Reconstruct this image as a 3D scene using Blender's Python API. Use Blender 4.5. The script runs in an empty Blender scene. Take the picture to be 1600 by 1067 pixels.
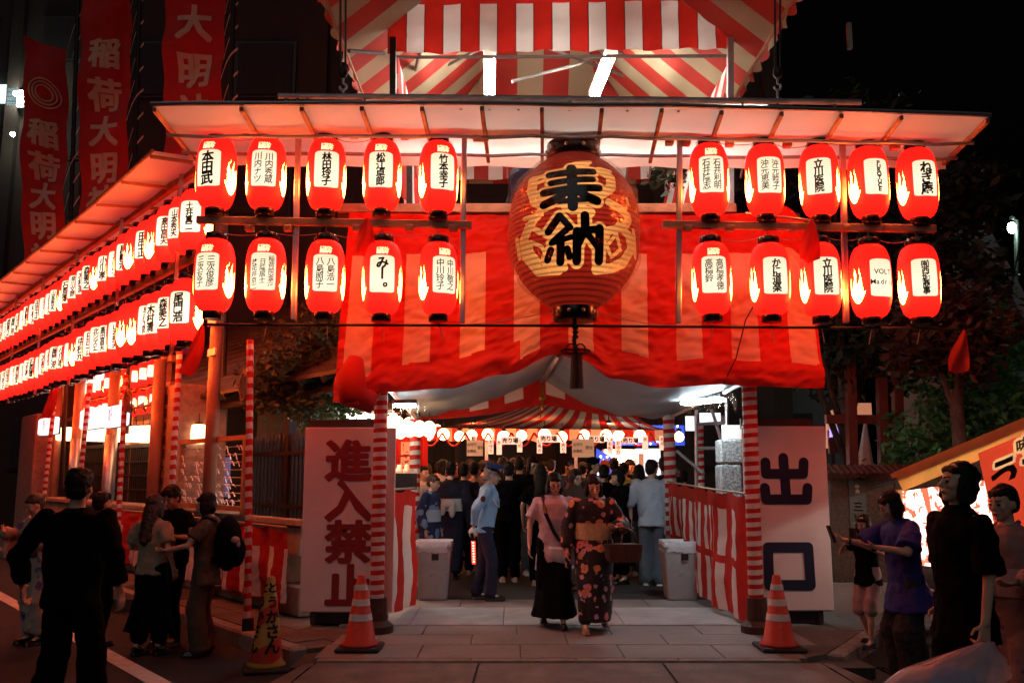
import bpy, bmesh, math, random
from mathutils import Vector, Matrix, noise
R = random.Random(11)
sc = bpy.context.scene
COL = sc.collection
rad, sin, cos, pi = math.radians, math.sin, math.cos, math.pi
V = Vector

# ------------------------------------------------------------ camera
FOC, PITCH, EYE = 1400.0, rad(8.4), 1.58
cd = bpy.data.cameras.new('camera'); camera = bpy.data.objects.new('camera', cd); COL.objects.link(camera)
cd.sensor_width = 36; cd.lens = FOC / 1600 * 36; cd.clip_start = .05; cd.clip_end = 400
camera.location = (0, 0, EYE); camera.rotation_euler = (pi / 2 + PITCH, 0, 0)
sc.camera = camera
# ------------------------------------------------------------ night sky
world = bpy.data.worlds.new('World'); sc.world = world; world.use_nodes = True
wn = world.node_tree
sky = wn.nodes.new('ShaderNodeTexSky'); sky.sky_type = 'NISHITA'; sky.sun_disc = False
sky.sun_elevation = rad(-4); sky.sun_rotation = rad(200)
wn.links.new(sky.outputs[0], wn.nodes['Background'].inputs[0])
wn.nodes['Background'].inputs[1].default_value = .012
sun_d = bpy.data.lights.new('city_glow_fill', 'SUN'); sun_d.energy = .055; sun_d.angle = rad(50); sun_d.color = (1, .94, .92)  # weak fill added as city glow, to brighten sign boards and cones
sun = bpy.data.objects.new('city_glow_fill', sun_d); COL.objects.link(sun); sun.rotation_euler = (rad(52), 0, rad(-12))
sc.view_settings.view_transform = 'Standard'
try: sc.view_settings.look = 'None'
except Exception: pass
sc.view_settings.exposure = 1.8; sc.view_settings.gamma = 1.0; sc.view_settings.use_curve_mapping = False
sc.cycles.use_denoising = True
sc.cycles.max_bounces = 6; sc.cycles.diffuse_bounces = 3; sc.cycles.transparent_max_bounces = 8
sc.cycles.sample_clamp_indirect = 6.0
sc.cycles.caustics_reflective = False; sc.cycles.caustics_refractive = False

# ------------------------------------------------------------ helpers
def ray(u, v):
    a, b = (u - 800) / FOC, (533.5 - v) / FOC
    return V((a, cos(PITCH) - b * sin(PITCH), b * cos(PITCH) + sin(PITCH)))
def P(u, v, Y):
    d = ray(u, v); return V((0, 0, EYE)) + d * (Y / d.y)
def PG(u, v, z=0.0):
    d = ray(u, v); return V((0, 0, EYE)) + d * ((z - EYE) / d.z)
DL, NL, F0 = V((-.629, .777, 0)), V((-.777, -.629, 0)), V((-2.61, 10.5, 0))
def L(s, n, z): return F0 + DL * s + NL * n + V((0, 0, z))
def PL(u, v, n):
    d = ray(u, v); o = V((0, 0, EYE)); k = (n - (o - F0).dot(NL)) / d.dot(NL)
    p = o + d * k
    return (p - F0).dot(DL), p.z
LROT = Matrix((DL, NL, V((0, 0, 1)))).transposed()

def wmat(o):
    return wmat(o.parent) @ o.matrix_basis if o.parent else o.matrix_basis.copy()

class MB:
    def __init__(self): self.v = []; self.f = []; self.m = []; self.uv = {}
    def add(self, vs, fs, mi=0):
        b = len(self.v); self.v.extend(V(p) for p in vs)
        for f in fs: self.f.append([b + i for i in f]); self.m.append(mi)
        return self
    def box(self, c, s, rot=None, mi=0, bev=0):
        c = V(c); h = [x / 2 for x in s]
        if bev:
            b = min(bev, min(h) * .9); pts = []
            for sx in (-1, 1):
                for sy in (-1, 1):
                    for sz in (-1, 1):
                        pts += [V((sx * h[0], sy * (h[1] - b), sz * (h[2] - b))), V((sx * (h[0] - b), sy * h[1], sz * (h[2] - b))), V((sx * (h[0] - b), sy * (h[1] - b), sz * h[2]))]
            bm = bmesh.new(); vs = [bm.verts.new(p) for p in pts]
            bmesh.ops.convex_hull(bm, input=vs); bm.verts.index_update()
            pp = [v.co.copy() for v in bm.verts]; ff = [[v.index for v in f.verts] for f in bm.faces]; bm.free()
            if rot: pp = [rot @ p for p in pp]
            return self.add([c + p for p in pp], ff, mi)
        pts = [V((x * h[0], y * h[1], z * h[2])) for x in (-1, 1) for y in (-1, 1) for z in (-1, 1)]
        if rot: pts = [rot @ p for p in pts]
        return self.add([c + p for p in pts], [(0, 1, 3, 2), (4, 6, 7, 5), (0, 4, 5, 1), (2, 3, 7, 6), (0, 2, 6, 4), (1, 5, 7, 3)], mi)
    def lbox(self, s0, s1, n0, n1, z0, z1, mi=0, bev=0):
        return self.box(L((s0 + s1) / 2, (n0 + n1) / 2, (z0 + z1) / 2), (abs(s1 - s0), abs(n1 - n0), abs(z1 - z0)), LROT, mi, bev)
    def bar(self, p, q, w, h=None, mi=0, bev=0):
        p, q = V(p), V(q); d = q - p; x = d.normalized()
        up = V((0, 0, 1)) if abs(x.z) < .95 else V((0, 1, 0))
        y = up.cross(x).normalized(); z = x.cross(y)
        return self.box((p + q) / 2, (d.length, w, h or w), Matrix((x, y, z)).transposed(), mi, bev)
    def loft(self, rings, mi=0, cap=True, closed=True):
        n = len(rings[0]); b = len(self.v)
        for r in rings: self.v.extend(V(p) for p in r)
        for i in range(len(rings) - 1):
            for j in range(n if closed else n - 1):
                k = (j + 1) % n
                self.f.append([b + i * n + j, b + i * n + k, b + (i + 1) * n + k, b + (i + 1) * n + j]); self.m.append(mi)
        if cap and closed:
            self.f.append([b + j for j in range(n)][::-1]); self.m.append(mi)
            self.f.append([b + (len(rings) - 1) * n + j for j in range(n)]); self.m.append(mi)
        return self
    def tube(self, pts, r, n=8, mi=0, cap=True):
        pts = [V(p) for p in pts]; rings = []; pu = None
        for i, p in enumerate(pts):
            t = (pts[min(i + 1, len(pts) - 1)] - pts[max(i - 1, 0)]).normalized()
            u = pu if pu is not None else (V((0, 0, 1)) if abs(t.z) < .9 else V((1, 0, 0)))
            u = (u - t * u.dot(t)).normalized(); w = t.cross(u); pu = u
            rr = r[i] if isinstance(r, (list, tuple)) else r
            rings.append([p + (u * cos(2 * pi * j / n) + w * sin(2 * pi * j / n)) * rr for j in range(n)])
        return self.loft(rings, mi, cap)
    def cap(self, p, q, r1, r2=None, n=10, mi=0):
        p, q = V(p), V(q); r2 = r1 if r2 is None else r2; d = (q - p)
        d = d.normalized() if d.length > 1e-6 else V((0, 0, 1))
        pts, rs = [], []
        for a in (-80, -50, -20): pts.append(p + d * (r1 * sin(rad(a)))); rs.append(r1 * cos(rad(a)))
        for a in (20, 50, 80): pts.append(q + d * (r2 * sin(rad(a)))); rs.append(r2 * cos(rad(a)))
        return self.tube(pts, rs, n, mi)
    def sleeve(self, p, q, r1, r2, n=14):
        p, q = V(p), V(q); d = (q - p).normalized(); pts, rs = [], []
        for a in (-80, -50, -20): pts.append(p + d * (r1 * sin(rad(a)))); rs.append(r1 * cos(rad(a)))
        for k in (.25, .6, 1.0): pts.append(p.lerp(q, k)); rs.append(r1 + (r2 - r1) * k)
        return self.tube(pts, rs, n)
    def ell(self, c, rx, ry, rz, rot=None, n=12, m=8, mi=0):
        c = V(c); rings = []
        for i in range(m + 1):
            a = rad(-86 + 172 * i / m)
            ring = [V((rx * cos(a) * cos(2 * pi * j / n), ry * cos(a) * sin(2 * pi * j / n), rz * sin(a))) for j in range(n)]
            rings.append([c + (rot @ p if rot else p) for p in ring])
        return self.loft(rings, mi)
    def lathe(self, prof, n=16, c=(0, 0, 0), mi=0, cap=True):
        c = V(c)
        return self.loft([[c + V((r * cos(2 * pi * j / n), r * sin(2 * pi * j / n), z)) for j in range(n)] for r, z in prof], mi, cap)
    def grid(self, fn, nu, nv, mi=None):
        b = len(self.v)
        for i in range(nv + 1):
            for j in range(nu + 1): self.v.append(V(fn(j / nu, i / nv)))
        for i in range(nv):
            for j in range(nu):
                k = b + i * (nu + 1) + j
                self.f.append([k, k + 1, k + nu + 2, k + nu + 1]); self.m.append(mi((j + .5) / nu, (i + .5) / nv) if callable(mi) else (mi or 0))
        return self
    def mesh(self, name, mats, smooth=True, inv=None):
        me = bpy.data.meshes.new(name)
        vs = [inv @ p for p in self.v] if inv is not None else self.v
        me.from_pydata([tuple(p) for p in vs], [], self.f)
        for m in (mats if isinstance(mats, (list, tuple)) else [mats]): me.materials.append(m)
        me.polygons.foreach_set('material_index', self.m)
        if smooth: me.polygons.foreach_set('use_smooth', [True] * len(self.f))
        me.update(); return me
    def build(self, name, mats, parent=None, smooth=False, local=False):
        inv = None
        if parent is not None and not local: inv = wmat(parent).inverted()
        elif parent is None and not local and self.v:      # own origin at the base centre
            xs = [p.x for p in self.v]; ys = [p.y for p in self.v]; zs = [p.z for p in self.v]
            o = V(((min(xs) + max(xs)) / 2, (min(ys) + max(ys)) / 2, min(zs))); inv = Matrix.Translation(-o)
        ob = bpy.data.objects.new(name, self.mesh(name, mats, smooth, inv)); COL.objects.link(ob)
        if parent is not None: ob.parent = parent
        elif inv is not None: ob.location = o
        return ob
def inst(name, mesh, parent, loc=(0, 0, 0), rot=(0, 0, 0), scale=None):
    o = bpy.data.objects.new(name, mesh); COL.objects.link(o); o.parent = parent
    o.location = loc; o.rotation_euler = rot
    if scale: o.scale = scale
    return o
def tag(o, label, cat, group=None, kind=None):
    if label: o['label'] = label
    if cat: o['category'] = cat
    if group: o['group'] = group
    if kind: o['kind'] = kind
    return o
def thing(name, label, cat, loc=(0, 0, 0), group=None, rz=0):
    o = bpy.data.objects.new(name, None); COL.objects.link(o); o.empty_display_size = .2
    o.location = loc; o.rotation_euler = (0, 0, rz)
    return tag(o, label, cat, group)
def structure(o): o['kind'] = 'structure'; return o

# ------------------------------------------------------------ materials
class NT:
    def __init__(self, m): self.t = m.node_tree; self.n = self.t.nodes
    def new(self, typ, **kw):
        nd = self.n.new(typ)
        for k, v in kw.items(): setattr(nd, k, v)
        return nd
    def put(self, s, v):
        if hasattr(v, 'is_output') or isinstance(v, bpy.types.NodeSocket): self.t.links.new(v, s)
        else: s.default_value = v
    def math(self, op, a, b=0.0, c=None, clamp=False):
        nd = self.new('ShaderNodeMath', operation=op, use_clamp=clamp)
        self.put(nd.inputs[0], a); self.put(nd.inputs[1], b)
        if c is not None: self.put(nd.inputs[2], c)
        return nd.outputs[0]
    def mix(self, f, a, b):
        nd = self.new('ShaderNodeMix', data_type='RGBA')
        self.put(nd.inputs[0], f); self.put(nd.inputs[6], a); self.put(nd.inputs[7], b)
        return nd.outputs[2]
    def noise(self, scale, detail=3, vec=None, rough=.5):
        nd = self.new('ShaderNodeTexNoise'); nd.inputs['Scale'].default_value = scale; nd.inputs['Detail'].default_value = detail
        nd.inputs['Roughness'].default_value = rough
        self.put(nd.inputs['Vector'], vec if vec is not None else self.coord())
        return nd.outputs['Fac']
    def coord(self, which='Object'):
        if not hasattr(self, 'tc'): self.tc = self.new('ShaderNodeTexCoord')
        return self.tc.outputs[which]
    def ramp(self, f, stops):
        nd = self.new('ShaderNodeValToRGB'); e = nd.color_ramp.elements
        while len(e) < len(stops): e.new(.5)
        for k, (p, c) in enumerate(stops): e[k].position = p; e[k].color = c if len(c) == 4 else (*c, 1)
        self.put(nd.inputs[0], f); return nd.outputs[0]
def c4(c): return (c[0], c[1], c[2], 1)
def M(name, col, rough=.6, var=.18, scale=6, bump=0, bscale=80, metal=0, emit=None, estr=1.0, trans=0, spec=.5, wear=0, stain=0):
    m = bpy.data.materials.new(name); m.use_nodes = True; T = NT(m); b = T.n['Principled BSDF']
    if var:
        f = T.noise(scale, 4)
        f = T.math('MULTIPLY_ADD', f, 2.2, -.6, clamp=True)
        c = T.mix(f, c4([x * (1 - var) for x in col]), c4([min(1, x * (1 + var)) for x in col]))
        if wear:
            g = T.math('MULTIPLY_ADD', T.noise(scale * 4.3, 5), 9, -5.6, clamp=True)
            c = T.mix(T.math('MULTIPLY', g, wear), c, c4([x * .35 for x in col]))
        if stain:      # old spills, tread marks and damp patches
            q = T.math('MULTIPLY_ADD', T.noise(1.3, 6, None, .65), 3.2, -1.15, clamp=True); q2 = T.math('MULTIPLY_ADD', T.noise(17, 3), 7, -4.4, clamp=True)
            c = T.mix(T.math('MULTIPLY', q, stain), c, c4([x * .42 for x in col])); c = T.mix(T.math('MULTIPLY', q2, stain * .7), c, c4([x * .25 for x in col]))
        T.put(b.inputs['Base Color'], c)
    else: b.inputs['Base Color'].default_value = c4(col)
    b.inputs['Roughness'].default_value = rough; b.inputs['Metallic'].default_value = metal
    b.inputs['Specular IOR Level'].default_value = spec
    if bump:
        bn = T.new('ShaderNodeBump'); bn.inputs['Strength'].default_value = bump; bn.inputs['Distance'].default_value = .02
        T.put(bn.inputs['Height'], T.noise(bscale, 4)); T.put(b.inputs['Normal'], bn.outputs[0])
    if emit:
        b.inputs['Emission Color'].default_value = c4(emit); b.inputs['Emission Strength'].default_value = estr
    if trans:
        tr = T.new('ShaderNodeBsdfTranslucent'); mx = T.new('ShaderNodeMixShader')
        if var: T.put(tr.inputs[0], c)
        else: tr.inputs[0].default_value = c4(col)
        mx.inputs[0].default_value = trans
        T.t.links.new(b.outputs[0], mx.inputs[1]); T.t.links.new(tr.outputs[0], mx.inputs[2])
        T.t.links.new(mx.outputs[0], T.n['Material Output'].inputs[0])
    return m

def lantern_material(name, panel=True, k=1.0, redk=1.0, pk=1.0):
    m = bpy.data.materials.new(name); m.use_nodes = True; T = NT(m); b = T.n['Principled BSDF']
    sx = T.new('ShaderNodeSeparateXYZ'); T.put(sx.inputs[0], T.coord('UV'))
    u, v = sx.outputs[0], sx.outputs[1]
    a = T.math('MULTIPLY', T.math('SUBTRACT', u, .5), 360)            # degrees from the panel centre
    aa = T.math('ABSOLUTE', a)
    n1 = T.noise(7, 2)
    edge = T.math('POWER', T.math('DIVIDE', aa, 38), 6)
    pm = T.math('MULTIPLY', T.math('LESS_THAN', aa, 37.5), T.math('MULTIPLY', T.math('GREATER_THAN', T.math('SUBTRACT', v, T.math('MULTIPLY', edge, .025)), .25), T.math('LESS_THAN', T.math('ADD', v, T.math('MULTIPLY', edge, .03)), .765)))
    bb = T.math('SUBTRACT', aa, 78)
    cv = T.new('ShaderNodeCombineXYZ'); T.put(cv.inputs[0], T.math('MULTIPLY', u, 9)); T.put(cv.inputs[1], T.math('MULTIPLY', v, 3.2))
    wob = T.math('MULTIPLY', T.math('SUBTRACT', T.noise(2.6, 1, cv.outputs[0]), .5), 60)
    b2 = T.math('ADD', bb, T.math('MULTIPLY', wob, T.math('SUBTRACT', v, .15)))
    pp = T.math('PINGPONG', T.math('ADD', b2, 40), 9)                 # 0..9 tongues
    tip = T.math('MULTIPLY_ADD', T.math('POWER', T.math('DIVIDE', pp, 9), 1.6), .26, .42)
    tip = T.math('SUBTRACT', tip, T.math('MULTIPLY', T.math('POWER', T.math('DIVIDE', T.math('ABSOLUTE', bb), 26), 2), .16))
    low = T.math('MULTIPLY_ADD', T.math('POWER', T.math('DIVIDE', T.math('ABSOLUTE', bb), 24), 2), .13, .17)
    fm = T.math('MULTIPLY', T.math('LESS_THAN', v, tip), T.math('MULTIPLY', T.math('GREATER_THAN', v, low), T.math('LESS_THAN', T.math('ABSOLUTE', bb), 26)))
    if not panel: pm = T.math('MULTIPLY', pm, 0)
    dv = T.math('DIVIDE', T.math('SUBTRACT', v, .42), .26)
    g = T.math('POWER', 2.718, T.math('MULTIPLY', T.math('MULTIPLY', dv, dv), -1))
    rib = T.math('MULTIPLY_ADD', T.math('SINE', T.math('MULTIPLY', v, 2 * pi * 34)), .16, .90)
    seam = T.math('LESS_THAN', T.math('PINGPONG', T.math('ADD', a, 44), 44), .9)
    red = T.mix(T.math('MULTIPLY', g, .6), c4([x * redk for x in (1.6, .0060, .0036)]), c4([x * redk for x in (3.0, .030, .014)]))
    wht = T.mix(g, c4([x * k for x in (3.2, .66, .13)]), c4([x * k for x in (6.4, 1.35, .20)]))
    c = T.mix(fm, red, wht)
    pan = T.mix(g, c4([x * pk for x in (.33, .26, .165)]), c4([x * pk for x in (.42, .35, .245)]))
    c = T.mix(pm, c, pan)
    sc_ = T.new('ShaderNodeVectorMath', operation='SCALE'); T.put(sc_.inputs[0], c)
    T.put(sc_.inputs[3], T.math('MULTIPLY', rib, T.math('MULTIPLY_ADD', seam, -.3, 1)))
    T.put(b.inputs['Emission Color'], sc_.outputs[0]); b.inputs['Emission Strength'].default_value = 1
    b.inputs['Base Color'].default_value = (.26, .008, .006, 1); b.inputs['Roughness'].default_value = .6; b.inputs['Specular IOR Level'].default_value = .2
    return m

def floral_material(name, base, petals, scale, size=.36, rough=.8):
    m = bpy.data.materials.new(name); m.use_nodes = True; T = NT(m); b = T.n['Principled BSDF']
    col = c4(base)
    for k, (pc, s, sz) in enumerate(petals):
        mp = T.new('ShaderNodeMapping'); T.put(mp.inputs[0], T.coord()); mp.inputs[1].default_value = (k * 1.7, k * 2.3, k * .9)
        vo = T.new('ShaderNodeTexVoronoi'); vo.inputs['Scale'].default_value = scale * s; T.put(vo.inputs['Vector'], mp.outputs[0])
        d = T.math('ADD', vo.outputs['Distance'], T.math('MULTIPLY', T.math('SUBTRACT', T.noise(scale * s * 5, 1), .5), .22))
        keep = T.math('GREATER_THAN', T.new('ShaderNodeSeparateColor').outputs[0], 0)
        se = T.new('ShaderNodeSeparateColor'); T.put(se.inputs[0], vo.outputs['Color'])
        msk = T.math('MULTIPLY', T.math('LESS_THAN', d, sz), T.math('GREATER_THAN', se.outputs[0], .14))
        core = T.math('LESS_THAN', d, sz * .3)
        pcol = T.mix(se.outputs[1], c4(pc), c4([min(1, x * .55 + .12) for x in pc]))
        col = T.mix(msk, col, T.mix(core, pcol, c4([x * .5 for x in pc])))
    T.put(b.inputs['Base Color'], col); b.inputs['Roughness'].default_value = rough
    return m

RED, WHITE = (.55, .02, .012), (.78, .76, .72)
m_red = M('red_cloth', RED, .75, .12, 3, .25, 220, trans=.3)
m_white = M('white_cloth', WHITE, .75, .06, 3, .25, 220, trans=.3)
m_peachc = M('lantern_tinted_white_cloth', (.70, .50, .34), .75, .08, 3, .3, 160, trans=.3)  # white cloth with the orange lantern light mixed into its colour
m_redd = M('red_tent_cloth', (.50, .022, .014), .7, .15, 2, .2, 180, trans=.35)
m_cream = M('cream_tent_cloth', (.58, .48, .34), .7, .1, 2, .2, 180, trans=.35)
m_tred = M('red_roof_cloth', (.36, .022, .012), .7, .15, 2, .2, 180, trans=.2)
m_tcream = M('cream_roof_cloth', (.34, .27, .17), .7, .1, 2, .2, 180, trans=.2)
m_edge = M('stitched_seam', (.22, .01, .01), .8, .1)
m_vinyl = M('translucent_vinyl', (.88, .83, .76), .5, .05, 1.5, .08, 12, trans=.55)
m_tarp = M('pale_tarp', (.62, .70, .74), .45, .08, 1.5, .15, 10, trans=.25)
m_black = M('black_lacquer', (.008, .007, .007), .25, .1)
m_ink = M('black_ink', (.006, .004, .008), .7, 0)
m_purple = M('purple_ink', (.02, .008, .09), .7, 0)
m_dark = M('dark_cloth', (.012, .011, .012), .8, .3, 9)
m_iron = M('dark_iron', (.018, .016, .015), .5, .3, 14, metal=.3)
m_alu = M('aluminium', (.42, .42, .44), .38, .15, 8, metal=.8, wear=.4)
m_steel = M('galvanised_pipe', (.30, .30, .31), .42, .2, 10, metal=.7, wear=.5)
m_wood = M('timber', (.30, .17, .085), .65, .3, 7, .3, 30, wear=.5)
m_woodd = M('dark_timber', (.045, .023, .014), .65, .3, 7, .3, 30)
m_wire = M('wire', (.35, .25, .16), .6, .1)
m_rope = M('hemp_rope', (.32, .21, .11), .9, .25, 40, .6, 160)
m_asph = M('asphalt', (.028, .027, .028), .8, .35, 3, .8, 200, stain=.7)
m_yard = M('gravelly_courtyard', (.045, .048, .044), .8, .5, 60, .8, 320)
m_stone = M('granite_paving', (.27, .25, .225), .55, .38, 2.6, .4, 240, wear=.75, stain=.75)
m_stone2 = M('pale_granite', (.38, .38, .37), .5, .25, 3, .35, 260, wear=.6, stain=.6)
m_plate = M('textured_plate', (.20, .175, .15), .55, .4, 3, .9, 120, wear=.75, stain=.8)
m_kerb = M('kerb_granite', (.24, .21, .18), .7, .3, 9, .5, 120, wear=.6)
m_pave = M('sidewalk_concrete', (.14, .12, .10), .8, .3, 4, .4, 150, wear=.6, stain=.7)
m_line = M('road_paint', (.62, .58, .54), .7, .2, 9, .2, 200, wear=.7)
m_conc = M('concrete', (.30, .27, .23), .85, .25, 2.5, .3, 60, wear=.5)
m_wall = M('dark_building', (.026, .021, .016), .9, .25, .8)
m_rock = M('pillar_granite', (.34, .29, .23), .8, .25, 12, .6, 150, wear=.4)
m_skin = M('skin', (.58, .37, .27), .5, .1, 9)
m_skin2 = M('tanned_skin', (.42, .25, .17), .5, .1, 9)
m_hair = M('black_hair', (.009, .007, .006), .55, .4, 30, .5, 90, spec=.22)
m_hairb = M('brown_hair', (.035, .016, .009), .5, .4, 30, .5, 90)
m_hairg = M('grey_hair', (.30, .29, .28), .5, .3, 30, .5, 90)
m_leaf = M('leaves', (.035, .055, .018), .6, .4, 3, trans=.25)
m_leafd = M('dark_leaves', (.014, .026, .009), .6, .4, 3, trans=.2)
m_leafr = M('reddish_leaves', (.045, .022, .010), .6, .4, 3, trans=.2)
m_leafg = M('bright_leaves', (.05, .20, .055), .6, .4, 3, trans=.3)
m_bark = M('bark', (.06, .042, .03), .9, .3, 9, .8, 40)
m_board = M('white_board', (.80, .74, .70), .6, .05, 4, .1, 200, stain=.10)
m_sred = M('sign_red', (.26, .012, .014), .6, .05)
m_snavy = M('sign_navy', (.008, .010, .045), .6, .05)
m_cone = M('orange_cone_rubber', (.58, .045, .018), .55, .12, 5, wear=.5, stain=.35)
m_conew = M('reflective_band', (.72, .70, .68), .45, .08, 6, wear=.3)
m_conebase = M('cone_base_rubber', (.02, .018, .018), .8, .2)
m_coney = M('yellow_cone_vinyl', (.30, .20, .025), .6, .15)
m_tube = M('fluorescent_tube', (1, 1, 1), .4, 0, emit=(1, .93, .82), estr=60)
m_pipe = M('dull_tent_pipe', (.14, .13, .12), .6, .2, 8)
m_fill_tube = M('added_fill_tube', (1, 1, 1), .4, 0, emit=(1, .93, .86), estr=21)
m_lamp = M('floodlight_glow', (1, 1, 1), .4, 0, emit=(.78, .93, 1), estr=32)
m_whitelan = M('lit_white_paper', (.8, .75, .65), .6, 0, emit=(1, .52, .25), estr=1.5)
m_bulb = M('lit_round_paper', (.8, .7, .6), .6, 0, emit=(1, .30, .12), estr=9)
m_box = M('lit_acrylic', (.8, .8, .8), .4, 0, emit=(.80, .93, 1.0), estr=.36)
m_bin = M('grey_translucent_plastic', (.40, .38, .37), .45, .15, 3, .15, 30, trans=.1, wear=.4, stain=.45)
m_bag = M('white_plastic_bag', (.78, .78, .80), .35, .08, 10, .6, 35, trans=.3)
m_film = None
# ------------------------------------------------------------ lettering: glyph outlines from Blender's own font
NAMES_UL = [['本田武'], ['川内秀蔵', '川内ナツ'], ['林田玲子'], ['松江卓郎'], ['竹本幸子']]
NAMES_LL = [['三次俊彦', '三次友子'], ['稲荷院釜海', '日隆居士', '故花井京二'], ['八島浩一', '八島照子'], ['みー。'], ['中川敬之', '中川玲子']]
NAMES_UR = [['石井利明', '石井隆志'], ['沖元睦子', '沖元恵美'], ['立川医院'], ['PUROTUCE'], ['ねぎ庵']]
NAMES_LR = [['高橋孝徳', '高橋鈴'], ['かに道楽'], ['立川医院'], ['VOLT', 'Madrid'], ['㈲西城商事']]
NAMES_SIDE = ['土井真二', '北シズエ', '尾崎清', '尾門浩', '早川文岡', '山本秀夫', '田中正', '大森恵子', '森美之', '石原博', '高田昌夫', '中村元', '小川孝', '木村清']
ALLTXT = ''.join(''.join(a) for n in (NAMES_UL, NAMES_LL, NAMES_UR, NAMES_LR) for a in n) + ''.join(NAMES_SIDE) + \
    'とうかさん圓隆寺奉納進入禁止稲荷大明神味うラ三川町中央売り場札所の絵馬お守り受付氷祭'
GL = {}
def load_glyphs():
    jobs = []
    for ch in sorted(set(ALLTXT)):
        for w in (.008,):
            c = bpy.data.curves.new('glyph', 'FONT'); c.body = ch; c.offset = w; c.resolution_u = 2
            o = bpy.data.objects.new('glyph', c); COL.objects.link(o); jobs.append((ch, w, o, c))
    dg = bpy.context.evaluated_depsgraph_get()
    for ch, w, o, c in jobs:
        me = bpy.data.meshes.new_from_object(o.evaluated_get(dg))
        bm = bmesh.new(); bm.from_mesh(me)
        for k in range(1, 5):
            bmesh.ops.bisect_plane(bm, geom=bm.verts[:] + bm.edges[:] + bm.faces[:], plane_co=(k * .2, 0, 0), plane_no=(1, 0, 0))
        for k in range(0, 3):
            bmesh.ops.bisect_plane(bm, geom=bm.verts[:] + bm.edges[:] + bm.faces[:], plane_co=(0, .12 + k * .26, 0), plane_no=(0, 1, 0))
        bm.verts.index_update()
        vs = [(v.co.x, v.co.y) for v in bm.verts]
        cx = .5 if ord(ch) > 0x2000 else (min(p[0] for p in vs) + max(p[0] for p in vs)) / 2
        GL[ch, w] = ([(x - cx, y - (.38 if ord(ch) > 0x2000 else .35)) for x, y in vs], [[v.index for v in f.verts] for f in bm.faces])
        bm.free(); bpy.data.meshes.remove(me); bpy.data.objects.remove(o); bpy.data.curves.remove(c)
load_glyphs()
def put(mb, ch, cx, cy, size, fn, w=.006, sx=1.0, shear=0.0, mi=0, vert=True):
    # heavier weights strike the same glyph several times a little apart, like a broad brush
    if (ch, .008) not in GL: return
    b = (w - .006) * size * .75
    for k in range(5 if b > 0 else 1):
        put1(mb, ch, cx + b * (k in (1, 4)) - b * (k in (2, 3)), cy + b * .8 * (k in (1, 3)) - b * .8 * (k in (2, 4)), size, fn, sx, shear, mi, vert)
def put1(mb, ch, cx, cy, size, fn, sx, shear, mi, vert):
    vs, fs = GL[ch, .008]
    if ch == 'ー' and vert: vs = [(y, -x) for x, y in vs]
    if ch == '。' and vert: vs = [(x + .55, y + .25) for x, y in vs]
    mb.add([fn(cx + x * size * sx, cy + (y + x * shear) * size) for x, y in vs], fs, mi)
def column(mb, s, cx, top, size, fn, pitch=None, **kw):
    pitch = pitch or size
    for k, ch in enumerate(s): put(mb, ch, cx, top - pitch * (k + .5), size, fn, **kw)
def row(mb, s, x0, y, size, fn, pitch=None, **kw):
    pitch = pitch or size
    for k, ch in enumerate(s): put(mb, ch, x0 + pitch * (k + .5), y, size, fn, vert=False, **kw)
def flat(o, ax, ay, lift=None):
    o, ax, ay = V(o), V(ax).normalized(), V(ay).normalized()
    return lambda x, y: o + ax * x + ay * y
# ------------------------------------------------------------ lanterns
LR_, LH = .185, .34
def lprof(z):
    t = min(1, abs(z) / LH); return .095 + (LR_ - .095) * max(0, 1 - t ** 3.0) ** .55
def lantern_body(nseg, nrow, name):
    me_v, me_f, uv = [], [], []
    for i in range(nrow + 1):
        t = -1 + 2 * i / nrow; z = LH * (sin(t * pi / 2) * .45 + t * .55); r = lprof(z)
        for j in range(nseg + 1):
            a = (j / nseg - .5) * 2 * pi; me_v.append((r * sin(a), -r * cos(a), z)); uv.append((j / nseg, .5 + z / (2 * LH)))
    for i in range(nrow):
        for j in range(nseg):
            k = i * (nseg + 1) + j; me_f.append((k, k + 1, k + nseg + 2, k + nseg + 1))
    me = bpy.data.meshes.new(name); me.from_pydata(me_v, [], me_f)
    ul = me.uv_layers.new(name='UVMap')
    for p in me.polygons:
        p.use_smooth = True
        for li in p.loop_indices: ul.data[li].uv = uv[me.loops[li].vertex_index]
    return me
m_lan = lantern_material('lit_red_paper_lantern', k=3.4, redk=.72); m_lan2 = lantern_material('lit_red_paper_side_lantern', k=3.6, redk=1.0, pk=1.35)
lan_hi = lantern_body(28, 18, 'lantern_paper'); lan_hi.materials.append(m_lan)
lan_hi2 = lan_hi.copy(); lan_hi2.materials.clear(); lan_hi2.materials.append(m_lan2)
lan_lo = lantern_body(18, 10, 'lantern_paper'); lan_lo.materials.append(m_lan2)
def capmesh(n):
    mb = MB(); mb.lathe([(.072, -.045), (.098, -.045), (.098, .04), (.092, .045), (.07, .045)], n); return mb.mesh('cap', m_black)
cap_hi, cap_lo = capmesh(20), capmesh(12)
hk = MB(); hk.tube([(-.095, 0, .31), (-.112, 0, .37), (-.07, 0, .405), (0, 0, .415), (.07, 0, .405), (.112, 0, .37), (.095, 0, .31)], .004, 5)
hk.tube([(0, 0, .41), (.012, .0, .43), (-.008, 0, .455), (0, 0, .48)], .006, 5)
hook_me = hk.mesh('hanger', m_wire)
def wrap(x, y):
    a = x / LR_; r = lprof(y) + .004; return V((r * sin(a), -r * cos(a), y))
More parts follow.
